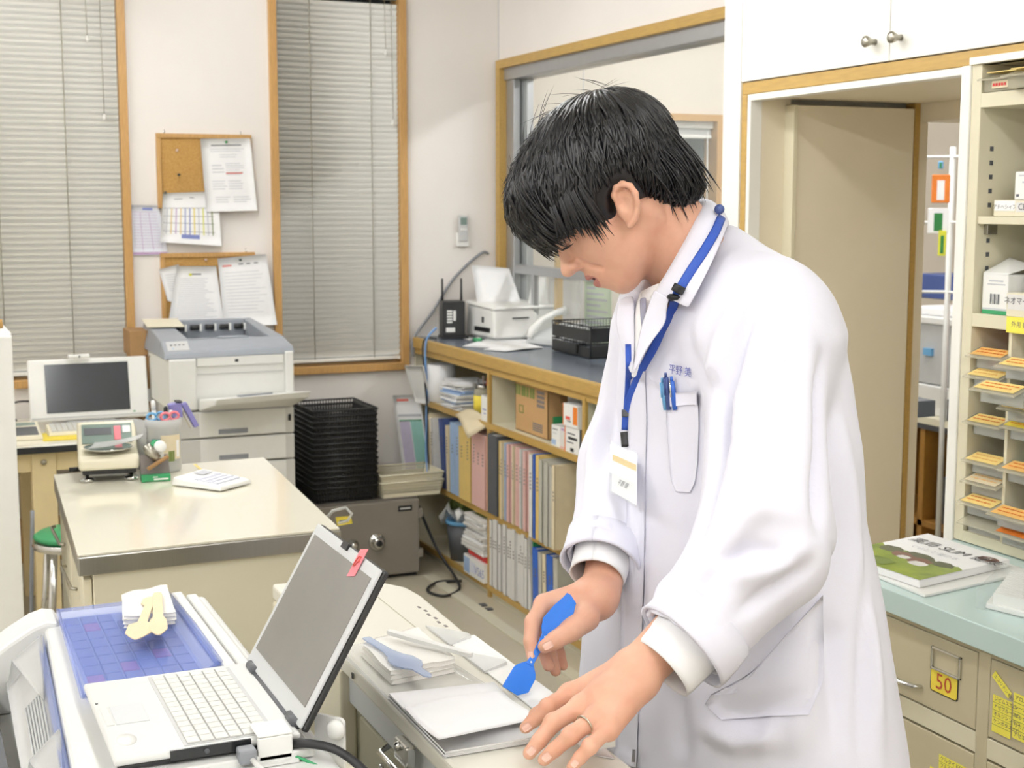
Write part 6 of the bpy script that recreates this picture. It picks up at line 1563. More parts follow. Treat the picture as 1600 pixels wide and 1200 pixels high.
def head_sdf(W):
    P = to_head(W); Q = P.copy(); Q[..., 1] = np.abs(Q[..., 1])
    d = ell(P, A(-.012, 0, .045), A(.098, .077, .083))
    d = smin(d, ell(P, A(.034, 0, -.018), A(.057, .062, .075)), .03)
    d = smin(d, cap(Q, A(-.014, .053, -.036), A(.054, .016, -.080), .016, .013), .028)
    d = smin(d, ell(P, A(.064, 0, -.083), A(.014, .02, .013)), .018)
    d = smin(d, ell(Q, A(.050, .043, -.012), A(.024, .022, .02)), .02)
    d = smin(d, cap(Q, A(.084, .008, .030), A(.068, .047, .026), .009, .010), .016)
    d = smax(d, -ell(Q, A(.1, .033, .010), A(.018, .021, .0135)), .012)
    d = smin(d, ell(Q, A(.0715, .032, .008), A(.0135, .0165, .0125)), .004)
    d = smin(d, cap(P, A(.085, 0, .016), A(.1045, 0, -.016), .0075, .0085), .010)
    d = smin(d, ell(P, A(.1045, 0, -.020), A(.0125, .0105, .0095)), .006)
    d = smin(d, ell(Q, A(.094, .0125, -.0225), A(.0105, .0065, .0075)), .005)
    d = smax(d, -ell(Q, A(.099, .0075, -.0305), A(.006, .0035, .004)), .003)
    d = smin(d, ell(P, A(.076, 0, -.050), A(.0175, .029, .024)), .014)
    d = smin(d, cap(Q, A(.0925, 0, -.0455), A(.082, .021, -.050), .0052, .0032), .005)
    d = smin(d, cap(Q, A(.0885, 0, -.0600), A(.080, .019, -.0535), .0066, .0032), .005)
    d = smax(d, -ell(Q, A(.094, 0, -.0522), A(.016, .019, .0023)), .0025)
    d = smax(d, -cap(Q, A(.078, .0215, -.050), A(.066, .026, -.045), .0028, .0018), .004)
    d = smax(d, -cap(Q, A(.088, .021, -.024), A(.074, .033, -.046), .0012, .001), .009)
    # neck
    Ww = cap(W, NECK0, NECK1, .054, .062); d = smin(d, Ww, .018)
    # ear
    E = Q - A(.002, .0745, -.014)
    ca, sa = math.cos(-.35), math.sin(-.35)
    ex, ey = E[..., 0] * ca + E[..., 1] * sa, -E[..., 0] * sa + E[..., 1] * ca
    cb, sb = math.cos(-.5), math.sin(-.5)
    ex, ez = ex * cb - E[..., 2] * sb, ex * sb + E[..., 2] * cb
    E = np.stack([ex, ey, ez], -1)
    ea = ell(E, A(-.004, .004, .004), A(.0165, .007, .027))
    ring = [A(.008, .008, .008), A(.010, .009, .020), A(.004, .011, .029), A(-.006, .013, .032), A(-.015, .014, .027), A(-.0195, .014, .016), A(-.0185, .013, .004), A(-.014, .011, -.008), A(-.008, .009, -.017), A(-.001, .007, -.022)]
    ea = smin(ea, chain(E, ring, [.003, .0036, .004, .004, .004, .004, .0036, .0034, .004, .006]), .004)
    ea = smax(ea, -ell(E, A(.0, .014, .006), A(.009, .0075, .011)), .004)
    ea = smax(ea, -ell(E, A(-.006, .0135, .019), A(.006, .0035, .008)), .003)
    ea = smin(ea, ell(E, A(.006, .005, -.003), A(.0045, .005, .007)), .004)
    return smin(d, ea, .006)

c0 = from_head((.01, 0, .0)); rad = .15
lo = np.minimum(c0 - rad, np.minimum(NECK0, NECK1) - .08); hi = np.maximum(c0 + rad, np.maximum(NECK0, NECK1) + .08)
hv, hf = surfnet(head_sdf, lo, hi, .0026)
hv = smooth_mesh(hv, hf, 1, .4)

# ---------------------------------------------------------------- hands and forearms
LH = {k: np.array(at(x, y, z=z)) for k, (x, y, z) in dict(w=(1006, 1040, 1.018), ik=(889, 1084, .978), mk=(906, 1104, .981), rk=(928, 1122, .979), pk=(951, 1138, .970),
      ip=(856, 1106, .971), mp=(864, 1130, .969), rp=(892, 1150, .967), pp=(922, 1167, .960), id=(835, 1124, .957), md=(843, 1157, .953), rd=(867, 1171, .951), pd=(906, 1184, .947),
      it=(821, 1137, .9475), mt=(827, 1177, .9395), rt=(850, 1187, .939), pt=(894, 1198, .938)).items()}
ELB_L = P3(1195, 850, 1.70); ELB_R = P3(985, 730, 2.04)
def lhand_sdf(P):
    H = LH; d = cap(P, ELB_L + (H['w'] - ELB_L) * .45, H['w'], .034, .0275)
    up_ = A(0, 0, 1)
    for a, r0, r1, t in (('ik', .0255, .0135, .35), ('mk', .024, .0135, .1), ('rk', .023, .0125, -.1), ('pk', .021, .0115, -.35)):
        d = smin(d, cap(P, H['w'] * .8 + H[a] * .2 - up_ * .004, H[a] - up_ * .004, r0, r1), .016)
    pal = (H['w'] * .35 + H['mk'] * .33 + H['rk'] * .32) - up_ * .008
    d = smin(d, cap(P, pal, (H['ik'] + H['pk']) / 2 - up_ * .008, .026, .015), .014)
    for a, rs in (('i', (.0105, .0098, .0085, .0072)), ('m', (.0108, .0102, .0088, .0075)), ('r', (.0102, .0096, .0084, .0072)), ('p', (.0092, .0084, .0074, .0062))):
        c = [H[a + 'k'], H[a + 'p'], H[a + 'd'], H[a + 't']]
        f = chain(P, c, rs, .003)
        f = smin(f, np.linalg.norm(P - (c[1] + up_ * .0018), axis=-1) - rs[1] * 1.02, .004)
        d = smin(d, f, .0055)
        d = smin(d, np.linalg.norm(P - (c[0] + up_ * .002), axis=-1) - .0095, .008)
    # thumb resting beside the palm on the far side
    tb = [H['w'] * .62 + H['ik'] * .38 + A(0, .012, -.018), H['ik'] + A(-.002, .028, -.022), H['ik'] + A(-.028, .034, -.033)]
    d = smin(d, chain(P, tb, (.018, .0125, .0085), .005), .01)
    # tendons
    for a in 'imrp':
        d = smin(d, cap(P, H['w'] * .45 + H[a + 'k'] * .55 + up_ * .0125, H[a + 'k'] + up_ * .006, .002, .003), .008)
    return d
V = np.array(list(LH.values())); lo = V.min(0) - .05; hi = np.maximum(V.max(0) + .05, LH['w'] + .07)
lv_, lf_ = surfnet(lhand_sdf, lo, hi, .0021); lv_ = smooth_mesh(lv_, lf_, 1, .4)

RK = dict(w=(938, 918, 1.895), c=(912, 950, 1.85))
RW = P3(938, 922, 1.90)
R = {k: P3(*v) for k, v in dict(b=(930, 934, 1.885), pm=(905, 955, 1.86), ik=(850, 944, 1.852), mk=(858, 951, 1.868), rk=(868, 962, 1.882), pk=(880, 975, 1.893),
     i1=(832, 972, 1.832), i2=(829, 1002, 1.818), i3=(832, 1026, 1.812), m1=(842, 985, 1.852), m2=(848, 1014, 1.845), m3=(857, 1040, 1.838),
     r1=(852, 990, 1.868), r2=(858, 1018, 1.862), r3=(868, 1048, 1.855), p1=(868, 1000, 1.88), p2=(874, 1022, 1.874), p3=(880, 1040, 1.868),
     t0=(915, 965, 1.842), t1=(893, 984, 1.818), t2=(868, 1000, 1.806), t3=(851, 1010, 1.802)).items()}
def rhand_sdf(P):
    d = cap(P, ELB_R + (RW - ELB_R) * .4, RW, .034, .026)
    d = smin(d, cap(P, RW, R['b'], .026, .027), .01)
    for a, r1 in (('ik', .014), ('mk', .0135), ('rk', .013), ('pk', .012)): d = smin(d, cap(P, R['b'], R[a], .024, r1), .014)
    d = smin(d, cap(P, R['pm'], R['mk'], .023, .015), .014)
    for a, rs in (('i', (.0112, .0105, .0092, .0078)), ('m', (.0112, .0105, .0092, .0078)), ('r', (.0105, .0098, .0088, .0075)), ('p', (.0095, .0088, .0078, .0066))):
        d = smin(d, chain(P, [R[a + 'k'], R[a + '1'], R[a + '2'], R[a + '3']], rs, .003), .005)
    d = smin(d, chain(P, [R['t0'], R['t1'], R['t2'], R['t3']], (.019, .0145, .0115, .0088), .004), .008)
    return d
V = np.array(list(R.values()) + [RW]); lo = V.min(0) - .045; hi = V.max(0) + .06
rv_, rf_ = surfnet(rhand_sdf, lo, hi, .0021); rv_ = smooth_mesh(rv_, rf_, 1, .4)

# inner body under the clothes keeps the figure in one piece: arms, trunk, legs
SH_L = P3(1196, 500, 1.82); SH_R = P3(1038, 515, 2.12); CH = P3(1130, 600, 1.97); PEL = P3(1180, 1010, 1.99)
FT = A(PEL[0], PEL[1], 0)
HIPS = [PEL + LEF * .09, PEL - LEF * .09]
def core_sdf(P):
    d = cap(P, PEL, CH, .12, .12); d = smin(d, cap(P, CH, NECK1, .1, .05), .05)
    d = smin(d, cap(P, SH_L, SH_R, .05, .05), .05)
    d = smin(d, cap(P, SH_L, ELB_L, .045, .036), .03); d = smin(d, cap(P, ELB_L, LH['w'], .036, .027), .02)
    d = smin(d, cap(P, SH_R, ELB_R, .045, .036), .03); d = smin(d, cap(P, ELB_R, RW, .036, .026), .02)
    return d
lo = np.minimum.reduce([PEL, ELB_R, LH['w'], RW]) - .13; hi = np.maximum.reduce([SH_L, SH_R, PEL, NECK1]) + .13
cv_, cf_ = surfnet(core_sdf, lo, hi, .014)

person = thing('person', 'black-haired man in a white coat bending over the packing machine', 'person', tuple(FT))
mb = MB('skin')
for v_, f_ in ((hv, hf), (lv_, lf_), (rv_, rf_), (cv_, cf_)): np_mesh(mb, v_, f_)
# lips take their own colour by place on the face
hp = to_head(hv); fc = hp[hf].mean(1)
li = mb.mats; mb.m('lip'); il = mb.cur; mb.m('mouthdark'); im = mb.cur
for n_, (x, y, z) in enumerate(fc):
    y = abs(y)
    if x > .074 and y < .022 and -.0665 < z < -.0415:
        e = (z + .0535) / .0125; e2 = y / .022
        if e * e + e2 * e2 < 1: mb.mi[n_] = il
        if abs(z + .0522) < .0016 and y < .017 and x < .09: mb.mi[n_] = im
body = obj('body', mb, person)
# eyelid line, lashes, brow
def face_point(h, off=.0004):
    """from a head-frame point outside the face, the nearest skin point"""
    return h
hb_ = BVHTree.FromPolygons([tuple(v) for v in hv], [tuple(f) for f in hf])
def on_face(x, y, z, off=.0006):
    o = from_head((x + .05, y * 1.25, z)); t = from_head((x, y, z)); d = Vector(t - o).normalized()
    hit, n, i, dist = hb_.ray_cast(Vector(o), d)
    return hit + n * off if hit is not None else Vector(t)
def face_px(x, y, off=.0005):
    h_, n_, i_, d_ = hb_.ray_cast(CAMP, (at(x, y, k=1.0) - CAMP).normalized()); return h_ + n_ * off if h_ is not None else at(x, y, k=1.86)
for s_ in (1, -1):
    P = [on_face(.08, s_ * y, z, -.0004) for y, z in ((.014, .030), (.024, .0335), (.035, .035), (.047, .031))]
    obj('eyebrow', MB('hair').tube(P, [.001, .0018, .0018, .0008], 6), person)
    if s_ < 0:
        P = [on_face(.08, s_ * y, z, .0003) for y, z in ((.021, .002), (.027, .0005), (.034, .0005), (.042, .003), (.047, .007))]
    else:
        P = [face_px(x, y, .0004) for x, y in ((877, 392), (881, 389.5), (886, 387), (891, 384), (896, 380))]
        Q_ = [face_px(x, y, .0001) for x, y in ((879, 387), (884, 384), (890, 380), (895, 376))]
        obj('lid_crease', MB('lip').tube(Q_, [.0002, .0005, .0005, .0002], 5), person)
    obj('lash_line', MB('hair').tube(P, [.0006, .0014, .0017, .0013, .0005], 6), person)
# finger nails
hand_bv = [BVHTree.FromPolygons([tuple(v) for v in v_], [tuple(f) for f in f_]) for v_, f_ in ((lv_, lf_), (rv_, rf_))]
def nail(h_, x, y, dx, dy, hl, hw):
    """nail plate lying on the finger skin: centre pixel, direction to the tip, half length and width in pixels"""
    n_ = math.hypot(dx, dy); dx, dy = dx / n_, dy / n_; G = []
    for i in range(6):
        row = []
        for j in range(5):
            a, b = (i / 5 - .5) * 2, (j / 4 - .5) * 2; w_ = hw * (1 - .25 * max(0, a) ** 3 - .12 * max(0, -a) ** 2)
            q, m_, k_, ds = hand_bv[h_].ray_cast(CAMP, (at(x + dx * a * hl - dy * b * w_, y + dy * a * hl + dx * b * w_, k=1.0) - CAMP).normalized())
            if q is None: return
            row.append(q + m_ * .0005)
        G.append(row)
    n = (G[3][2] - CAMP).normalized() * -1
    if (G[1][0] - G[0][0]).cross(G[0][1] - G[0][0]).dot(n) < 0: G = G[::-1]
    obj('nail', MB('nail').grid(G, thick=.0006, nrm=n), person)
for a in ((0, 823, 1136, -14, 10, 7, 5.5), (0, 830, 1173, -14, 15, 7, 6), (0, 854, 1183, -14, 12, 7, 6), (0, 898, 1193, -10, 11, 6, 5), (1, 856, 1008, -18, 10, 8, 6), (1, 829, 1023, 0, 10, 6, 4)): nail(*a)

# ---------------------------------------------------------------- hair: cap volume plus many tapered locks
def hair_sdf(W):
    P = to_head(W); Q = P.copy(); Q[..., 1] = np.abs(Q[..., 1])
    d = ell(P, A(-.016, 0, .056), A(.119, .0965, .094))
    d = smin(d, ell(P, A(.058, 0, .062), A(.062, .078, .060)), .03)           # fringe mass over the brow
    d = smin(d, ell(Q, A(.0, .062, .032), A(.055, .026, .045)), .02)
    d = smin(d, ell(P, A(-.072, 0, -.024), A(.046, .07, .05)), .03)            # nape
    # keep clear of the face and the ear
    d = smax(d, -ell(P, A(.125, 0, -.028), A(.09, .13, .055)), .012)
    d = smax(d, -ell(Q, A(.003, .1, -.024), A(.026, .04, .042)), .01)
    d = smax(d, -(P[..., 2] + .068), .01)
    return d
lo = c0 - .19; hi = c0 + .19
kv, kf = surfnet(hair_sdf, lo, hi, .0046)
kv = smooth_mesh(kv, kf, 3, .5)
nn_ = normals(kv, kf)
hb = MB('hair'); np_mesh(hb, kv, kf)
kb = BVHTree.FromPolygons([tuple(v) for v in kv], [tuple(f) for f in kf])
rg = random.Random(21); WH = A(-.075, .01, .115)                                # the whorl
CEN = A(-.005, 0, .03)
def hair_lock(az, start, length, seed):
    """a lock combed over the scalp from the whorl along azimuth az"""
    r_ = random.Random(seed); pts = []; n = 11
    w0 = (WH - CEN) / np.linalg.norm(WH - CEN)
    e1 = np.cross(w0, A(0, 1, 0)); e1 /= np.linalg.norm(e1); e2 = np.cross(w0, e1)
    curl = .18 + r_.uniform(-.12, .12)
    for i in range(n):
        t = start + length * i / (n - 1); a = az + curl * (t - start) + .1 * math.sin(3 * t + seed)
        dr = math.cos(t) * w0 + math.sin(t) * (math.cos(a) * e1 + math.sin(a) * e2)
        o = from_head(CEN + dr * .25); hit, nr, ix, ds = kb.ray_cast(Vector(o), Vector(from_head(CEN) - o).normalized())
        if hit is None: break
        lift = .0012 + .004 * r_.random() * (i / n) + (.006 * max(0, (i / (n - 1)) - .75) * 4 * r_.random())
        if i == 0: lift = -.003
        pts.append(hit + nr * lift)
    return pts
e1h = None
for s_ in range(1500):
    az = rg.uniform(0, 2 * PI); st_ = rg.uniform(.02, 1.6); L_ = rg.uniform(.6, 1.15)
    p_ = hair_lock(az, st_, L_, s_)
    if len(p_) < 5: continue
    hd = to_head(np.array(p_)); 
    # drop locks running over the face or the ear opening
    x, y, z = hd[-1]
    if z < -.08: continue
    bad = np.flatnonzero((hd[:, 0] > -.028) & (hd[:, 0] < .03) & (np.abs(hd[:, 1]) > .05) & (hd[:, 2] < .02))
    if len(bad):
        if bad[0] < 5: continue
        p_ = p_[:bad[0]]
    w_ = rg.uniform(.0022, .0048); N = len(p_)
    hb.tube(p_, [w_ * min(1, .35 + 2.2 * i / (N - 1)) * (1 - (i / (N - 1)) ** 4 * .93) for i in range(N)], 5, True, flat=.45)
# fringe tips hanging over the brow, wisps on the crown, nape and sideburn tips
def free_lock(a, b, c, r, m=hb):
    a, b, c = (Vector(from_head(q)) for q in (a, b, c)); m.tube([a.lerp(b, t).lerp(b.lerp(c, t), t) for t in np.linspace(0, 1, 9)], [r * (.5 + t) * (1 - t ** 5 * .95) if t < .5 else r * (1 - ((t - .5) * 2) ** 2 * .95) for t in np.linspace(0, 1, 9)], 5, flat=.5)
for i in range(150):
    y = rg.uniform(-.075, .085); e = math.sqrt(max(0, 1 - (y / .1) ** 2))
    zt_ = rg.uniform(.03, .075); zb_ = rg.uniform(.004, .03) - .006 * abs(y) / .08
    xo = .045 + .074 * e
    free_lock((xo - .012, y, zt_ + .035), (xo + .008, y + rg.uniform(-.006, .006), zt_), (xo - .010 + rg.uniform(-.01, .006), y * .97 + rg.uniform(-.01, .01), zb_), rg.uniform(.002, .004))
for i in range(110):
    x = rg.uniform(.028, .085); y = .082 + .012 * (1 - ((x - .02) / .065) ** 2); sd = 1 if i % 2 else -1
    zb_ = .010 - .034 * math.exp(-((x - .042) / .014) ** 2) + rg.uniform(-.012, .008)
    free_lock((x - .012, sd * (y - .002), .06), (x + .002, sd * (y + .008), .03), (x + rg.uniform(.0, .014), sd * (y - .012 + rg.uniform(0, .005)), zb_), rg.uniform(.002, .0038))
for i in range(90):
    x = rg.uniform(-.115, -.045); y = math.sqrt(max(.0004, .085 ** 2 * (1 - ((x + .03) / .1) ** 2))) * rg.uniform(.3, 1) * (1 if i % 3 else -1)
    zb_ = rg.uniform(-.085, -.05)
    free_lock((x - .008, y, .01), (x - .010, y * 1.04, -.03), (x + .006 + rg.uniform(-.012, .01), y * .93, zb_), rg.uniform(.002, .0036))
for i in range(60):
    a = rg.uniform(-.5, 2.6); ca_, sa_ = math.cos(a), math.sin(a); y = rg.uniform(-.05, .06)
    b0 = A(-.016 + .112 * ca_, y, .056 + .090 * sa_) * 1.0
    d_ = A(-sa_, 0, ca_) * (1 if rg.random() < .5 else -1)
    out_ = A(ca_, 0, sa_)
    free_lock(b0, b0 + d_ * .02 + out_ * .009, b0 + d_ * rg.uniform(.035, .06) + out_ * rg.uniform(.003, .016), rg.uniform(.0004, .0009))
obj('hair', hb, person)

# ---------------------------------------------------------------- the white coat
TZ = []                                                 # torso loft: (z, centre xy, half depth, half width)
for x0_, x1_, y_, kk_ in ((1062, 1150, 348, 1.985), (1046, 1172, 370, 1.98), (1016, 1212, 403, 1.972), (985, 1258, 450, 1.97), (966, 1288, 510, 1.97), (960, 1302, 590, 1.97), (962, 1316, 680, 1.975),
                          (946, 1320, 790, 1.985), (936, 1342, 900, 1.99), (926, 1358, 1010, 1.995), (920, 1372, 1120, 2.0), (914, 1378, 1200, 2.0), (900, 1400, 1500, 2.0), (895, 1410, 1700, 2.0)):
    c_ = at((x0_ + x1_) / 2, y_, k=kk_); half = (x1_ - x0_) / 2 * kk_ / F_PX; d_ = half / 1.146 if y_ > 420 else half / 1.2
    wr = 1.5 if y_ > 430 else (1.62 if y_ > 380 else 1.3)
    TZ.append((c_.z, c_.x, c_.y, half / math.sqrt(.75 + .25 * wr * wr), half / math.sqrt(.75 + .25 * wr * wr) * wr))
TZ = np.array(sorted(TZ))
TOPZ, BOTZ = TZ[-1, 0], TZ[0, 0]
HEM_L = P3(1066, 1008, 1.655); HEM_R = P3(938, 880, 1.925)
def coat_sdf(P):
    z = np.clip(P[..., 2], BOTZ, TOPZ)
    cx, cy, dd, ww = (np.interp(z, TZ[:, 0], TZ[:, i]) for i in (1, 2, 3, 4))
    qx, qy = P[..., 0] - cx, P[..., 1] - cy
    f = (qx * FAC[0] + qy * FAC[1]) / dd; l = (qx * LEF[0] + qy * LEF[1]) / ww
    r_ = (np.abs(f) ** 2.3 + np.abs(l) ** 2.3) ** (1 / 2.3)
    d = (r_ - 1) * dd * .9
    d = smax(d, np.maximum(P[..., 2] - TOPZ, BOTZ - P[..., 2]), .02)
    # sleeves
    aL = smin(cap(P, SH_L, ELB_L, .073, .079), cap(P, ELB_L, HEM_L, .078, .056), .03)
    ax_ = (HEM_L - ELB_L) / np.linalg.norm(HEM_L - ELB_L)
    aL = smax(aL, (P - HEM_L) @ ax_, .004)
    aR = smin(cap(P, SH_R, ELB_R, .074, .07), cap(P, ELB_R, HEM_R, .07, .05), .03)
    bx_ = (HEM_R - ELB_R) / np.linalg.norm(HEM_R - ELB_R)
    aR = smax(aR, (P - HEM_R) @ bx_, .004)
    kz = .012 + .075 * np.clip((P[..., 2] - 1.24) / .14, 0, 1) ** 1.5
    d = smin(d, aL, kz); d = smin(d, aR, .014)
    # hollow sleeve mouths and neck opening
    d = smax(d, -cap(P, HEM_L - ax_ * .05, HEM_L + ax_ * .05, .046, .049), .004)
    d = smax(d, -cap(P, HEM_R - bx_ * .05, HEM_R + bx_ * .05, .041, .044), .004)
    d = smax(d, -cap(P, P3(1016, 490, 1.9), P3(1062, 345, 1.95), .022, .058), .01)
    return d
lo = np.array([TZ[:, 1].min() - .30, TZ[:, 2].min() - .34, BOTZ - .02]); hi = np.array([TZ[:, 1].max() + .30, TZ[:, 2].max() + .32, TOPZ + .05])
tv, tf = surfnet(coat_sdf, lo, hi, .006)
tv = smooth_mesh(tv, tf, 3, .5)
# cloth folds: long ridges along chosen lines, in metres along the normal
def seg_dist(v, a, b):
    ba = b - a; h = np.clip(((v - a) @ ba) / (ba @ ba), 0, 1); return np.linalg.norm(v - (a + h[:, None] * ba), axis=1), h
def hitcoat(bv, x, y):
    o = CAMP; d = (at(x, y, k=1.0) - o).normalized(); hit, n, i, ds = bv.ray_cast(o, d); return hit, n
bv = BVHTree.FromPolygons([tuple(v) for v in tv], [tuple(f) for f in tf])
FOLDS = [  # (px polyline, width m, height m)
    ([(1205, 430), (1150, 540), (1128, 620), (1122, 700)], .011, -.013), ([(1118, 590), (1124, 690), (1108, 770), (1082, 860)], .010, -.012),
    ([(1215, 470), (1195, 600), (1190, 740), (1160, 820)], .022, .007), ([(1180, 440), (1120, 560), (1105, 600)], .016, .006),
    ([(1285, 560), (1282, 700), (1278, 830)], .012, -.010), ([(1262, 500), (1255, 650), (1250, 800)], .02, .005),
    ([(1120, 830), (1180, 800), (1250, 810)], .014, .006), ([(1085, 900), (1150, 850), (1200, 790)], .010, .007), ([(1100, 880), (1170, 860), (1240, 870)], .010, -.007),
    ([(1130, 905), (1200, 890), (1265, 850)], .012, .006), ([(1150, 960), (1210, 920), (1270, 880)], .010, -.006), ([(1075, 940), (1120, 900), (1180, 830)], .008, -.004),
    ([(1305, 620), (1330, 800), (1360, 1000), (1375, 1190)], .016, .006), ([(1290, 820), (1300, 1000), (1310, 1190)], .018, -.008), ([(1345, 860), (1350, 1020), (1345, 1190)], .012, -.006),
    ([(1250, 960), (1255, 1080), (1240, 1190)], .02, .006), ([(1130, 1110), (1180, 1120), (1240, 1080)], .014, -.007), ([(1090, 1130), (1150, 1160), (1230, 1150)], .014, .006),
    ([(1000, 800), (995, 950), (1000, 1000)], .014, -.004), ([(1035, 800), (1030, 940)], .012, .004), ([(965, 520), (955, 640), (935, 740)], .012, -.006),
    ([(945, 620), (925, 720), (915, 800)], .010, .005), ([(915, 830), (935, 820), (958, 830)], .008, .005), ([(1070, 500), (1085, 560), (1120, 640)], .014, -.003),
    ([(1010, 1100), (1005, 1190)], .014, .004), ([(1060, 1080), (1065, 1190)], .016, -.005), ([(1190, 1180), (1215, 1100), (1230, 1000)], .014, .004)]
N_ = normals(tv, tf); disp = np.zeros(len(tv))
for pl, w_, h_ in FOLDS:
    Q_ = [hitcoat(bv, x, y)[0] for x, y in pl]; Q_ = [np.array(q) for q in Q_ if q is not None]
    best = np.full(len(tv), 9.0); hh = np.zeros(len(tv))
    for i in range(len(Q_) - 1):
        d_, h__ = seg_dist(tv, Q_[i], Q_[i + 1]); tt = (i + h__) / (len(Q_) - 1); m_ = d_ < best; best[m_] = d_[m_]; hh[m_] = tt[m_]
    disp += 2.0 * h_ * np.exp(-(best / w_) ** 2) * np.clip(np.sin(PI * np.clip(hh * .9 + .05, 0, 1)) * 1.3, 0, 1)
# long soft hanging folds and fine unevenness
for i, v in enumerate(tv):
    disp[i] += .0028 * mnoise.noise(Vector((v[0] * 16, v[1] * 16, v[2] * 3.5))) + .0012 * mnoise.noise(Vector((v[0] * 40, v[1] * 40, v[2] * 14)))
tv = tv + N_ * disp[:, None]
tv = smooth_mesh(tv, tf, 1, .35)
coat = obj('coat', np_mesh(MB('coat'), tv, tf), person)
bv = BVHTree.FromPolygons([tuple(v) for v in tv], [tuple(f) for f in tf])


def on_coat(x, y, off=.002, fallback=1.9):
    hit, n = hitcoat(bv, x, y)
    if hit is None: return at(x, y, k=fallback), -FW
    if n.dot(FW) > 0: n = -n
    return hit + n * off, n
def patch(rows, off=.002, nv=8, thick=.0025, m='coat', fallback=1.9, mb=None, edge=None):
    """cloth piece laid on the coat: rows of (x left, y left, x right, y right) pixels seen from the camera"""
    R_ = []
    for k in range(len(rows) - 1):
        for s_ in range(4 if k < len(rows) - 2 else 5):
            t = s_ / 4; R_.append([rows[k][i] * (1 - t) + rows[k + 1][i] * t for i in range(4)])
    G = [[on_coat(r[0] + (r[2] - r[0]) * j / (nv - 1), r[1] + (r[3] - r[1]) * j / (nv - 1), off, fallback)[0] for j in range(nv)] for r in R_]
    n = -FW
    return (mb or MB(m)).m(m).grid(G[::-1] if (G[1][0] - G[0][0]).cross(G[0][1] - G[0][0]).dot(n) < 0 else G, thick=thick, nrm=n)
obj('chest_pocket', patch([(1042, 618, 1094, 613), (1044, 660, 1094, 656), (1048, 720, 1092, 718), (1051, 750, 1088, 752), (1058, 768, 1080, 769)], .003), coat)
obj('pocket_hem', patch([(1041, 615, 1095, 610), (1042, 636, 1095, 631)], .0055, thick=.002), coat)
obj('hip_pocket', patch([(1152, 1082, 1284, 930), (1112, 1086, 1284, 1000), (1104, 1100, 1282, 1065), (1128, 1126, 1262, 1116)], .003), coat)
obj('front_placket', patch([(988, 585, 1010, 580), (984, 660, 1012, 655), (980, 760, 1010, 760), (975, 900, 1008, 905), (968, 1060, 1002, 1070), (960, 1195, 996, 1198)], .0022, nv=5), coat)
# ---------------------------------------------------------------- collar and lapels: sheets standing off the neck
def lofted(rows, m, parent, name, thick=.003):
    G = [[Vector(p_) for p_ in r] for r in rows]
    # refine along the rows
    out_ = []
    for i in range(len(G) - 1):
        for s_ in range(4):
            t = s_ / 4; a_, b_, c_, d_ = G[max(i - 1, 0)], G[i], G[i + 1], G[min(i + 2, len(G) - 1)]
            out_.append([.5 * ((2 * q1) + (q2 - q0) * t + (2 * q0 - 5 * q1 + 4 * q2 - q3) * t * t + (3 * q1 - q0 - 3 * q2 + q3) * t ** 3) for q0, q1, q2, q3 in zip(a_, b_, c_, d_)])
    out_.append(G[-1])
    o = obj(name, MB(m).grid(out_), parent)
    md = o.modifiers.new('thick', 'SOLIDIFY'); md.thickness = thick; md.offset = 0
    md = o.modifiers.new('sub', 'SUBSURF'); md.levels = 1; md.render_levels = 1
    return o
Pk = lambda x, y, k: at(x, y, k=k)
# (inner edge at the neck, fold line, outer edge) from far lapel round the back of the neck to the near lapel
collar_rows = [
    [Pk(990, 500, 1.93), Pk(984, 492, 1.925), Pk(975, 500, 1.945), Pk(968, 515, 1.97)],
    [Pk(998, 462, 1.98), Pk(988, 456, 1.985), Pk(974, 462, 2.02), Pk(964, 478, 2.05)],
    [Pk(1020, 410, 2.04), Pk(1014, 396, 2.05), Pk(1000, 404, 2.08), Pk(996, 420, 2.1)],
    [Pk(1062, 338, 2.04), Pk(1062, 320, 2.045), Pk(1064, 318, 2.09), Pk(1070, 340, 2.12)],
    [Pk(1092, 316, 1.985), Pk(1098, 308, 1.985), Pk(1120, 318, 2.0), Pk(1135, 345, 2.01)],
    [Pk(1090, 335, 1.90), Pk(1098, 322, 1.89), Pk(1126, 336, 1.885), Pk(1134, 362, 1.88)],
    [Pk(1066, 385, 1.865), Pk(1074, 374, 1.85), Pk(1108, 388, 1.828), Pk(1116, 404, 1.82)],
    [Pk(1040, 430, 1.85), Pk(1046, 424, 1.835), Pk(1084, 440, 1.80), Pk(1092, 452, 1.795)],
    [Pk(1024, 458, 1.85), Pk(1030, 458, 1.835), Pk(1060, 474, 1.812), Pk(1076, 482, 1.805)]]
obj_col = lofted(collar_rows, 'coat', coat, 'collar')
lap_rows = [
    [Pk(1022, 452, 1.846), Pk(1032, 458, 1.834), Pk(1046, 466, 1.822)],
    [Pk(1012, 478, 1.852), Pk(1028, 484, 1.838), Pk(1042, 484, 1.826)],
    [Pk(1000, 515, 1.86), Pk(1022, 512, 1.842), Pk(1039, 506, 1.83)],
    [Pk(994, 550, 1.862), Pk(1004, 546, 1.85), Pk(1014, 540, 1.84)],
    [Pk(988, 586, 1.862), Pk(990, 582, 1.856), Pk(992, 578, 1.852)]]
obj('lapel', MB('coat'), coat) if False else lofted(lap_rows, 'coat', coat, 'lapel')
lap2 = [[Pk(990, 462, 1.94), Pk(978, 462, 1.96), Pk(966, 470, 1.985)], [Pk(992, 495, 1.915), Pk(976, 498, 1.93), Pk(962, 505, 1.955)],
        [Pk(992, 540, 1.89), Pk(982, 540, 1.90), Pk(972, 545, 1.92)], [Pk(989, 585, 1.868), Pk(987, 583, 1.872), Pk(985, 582, 1.876)]]
lofted(lap2, 'coat', coat, 'lapel')
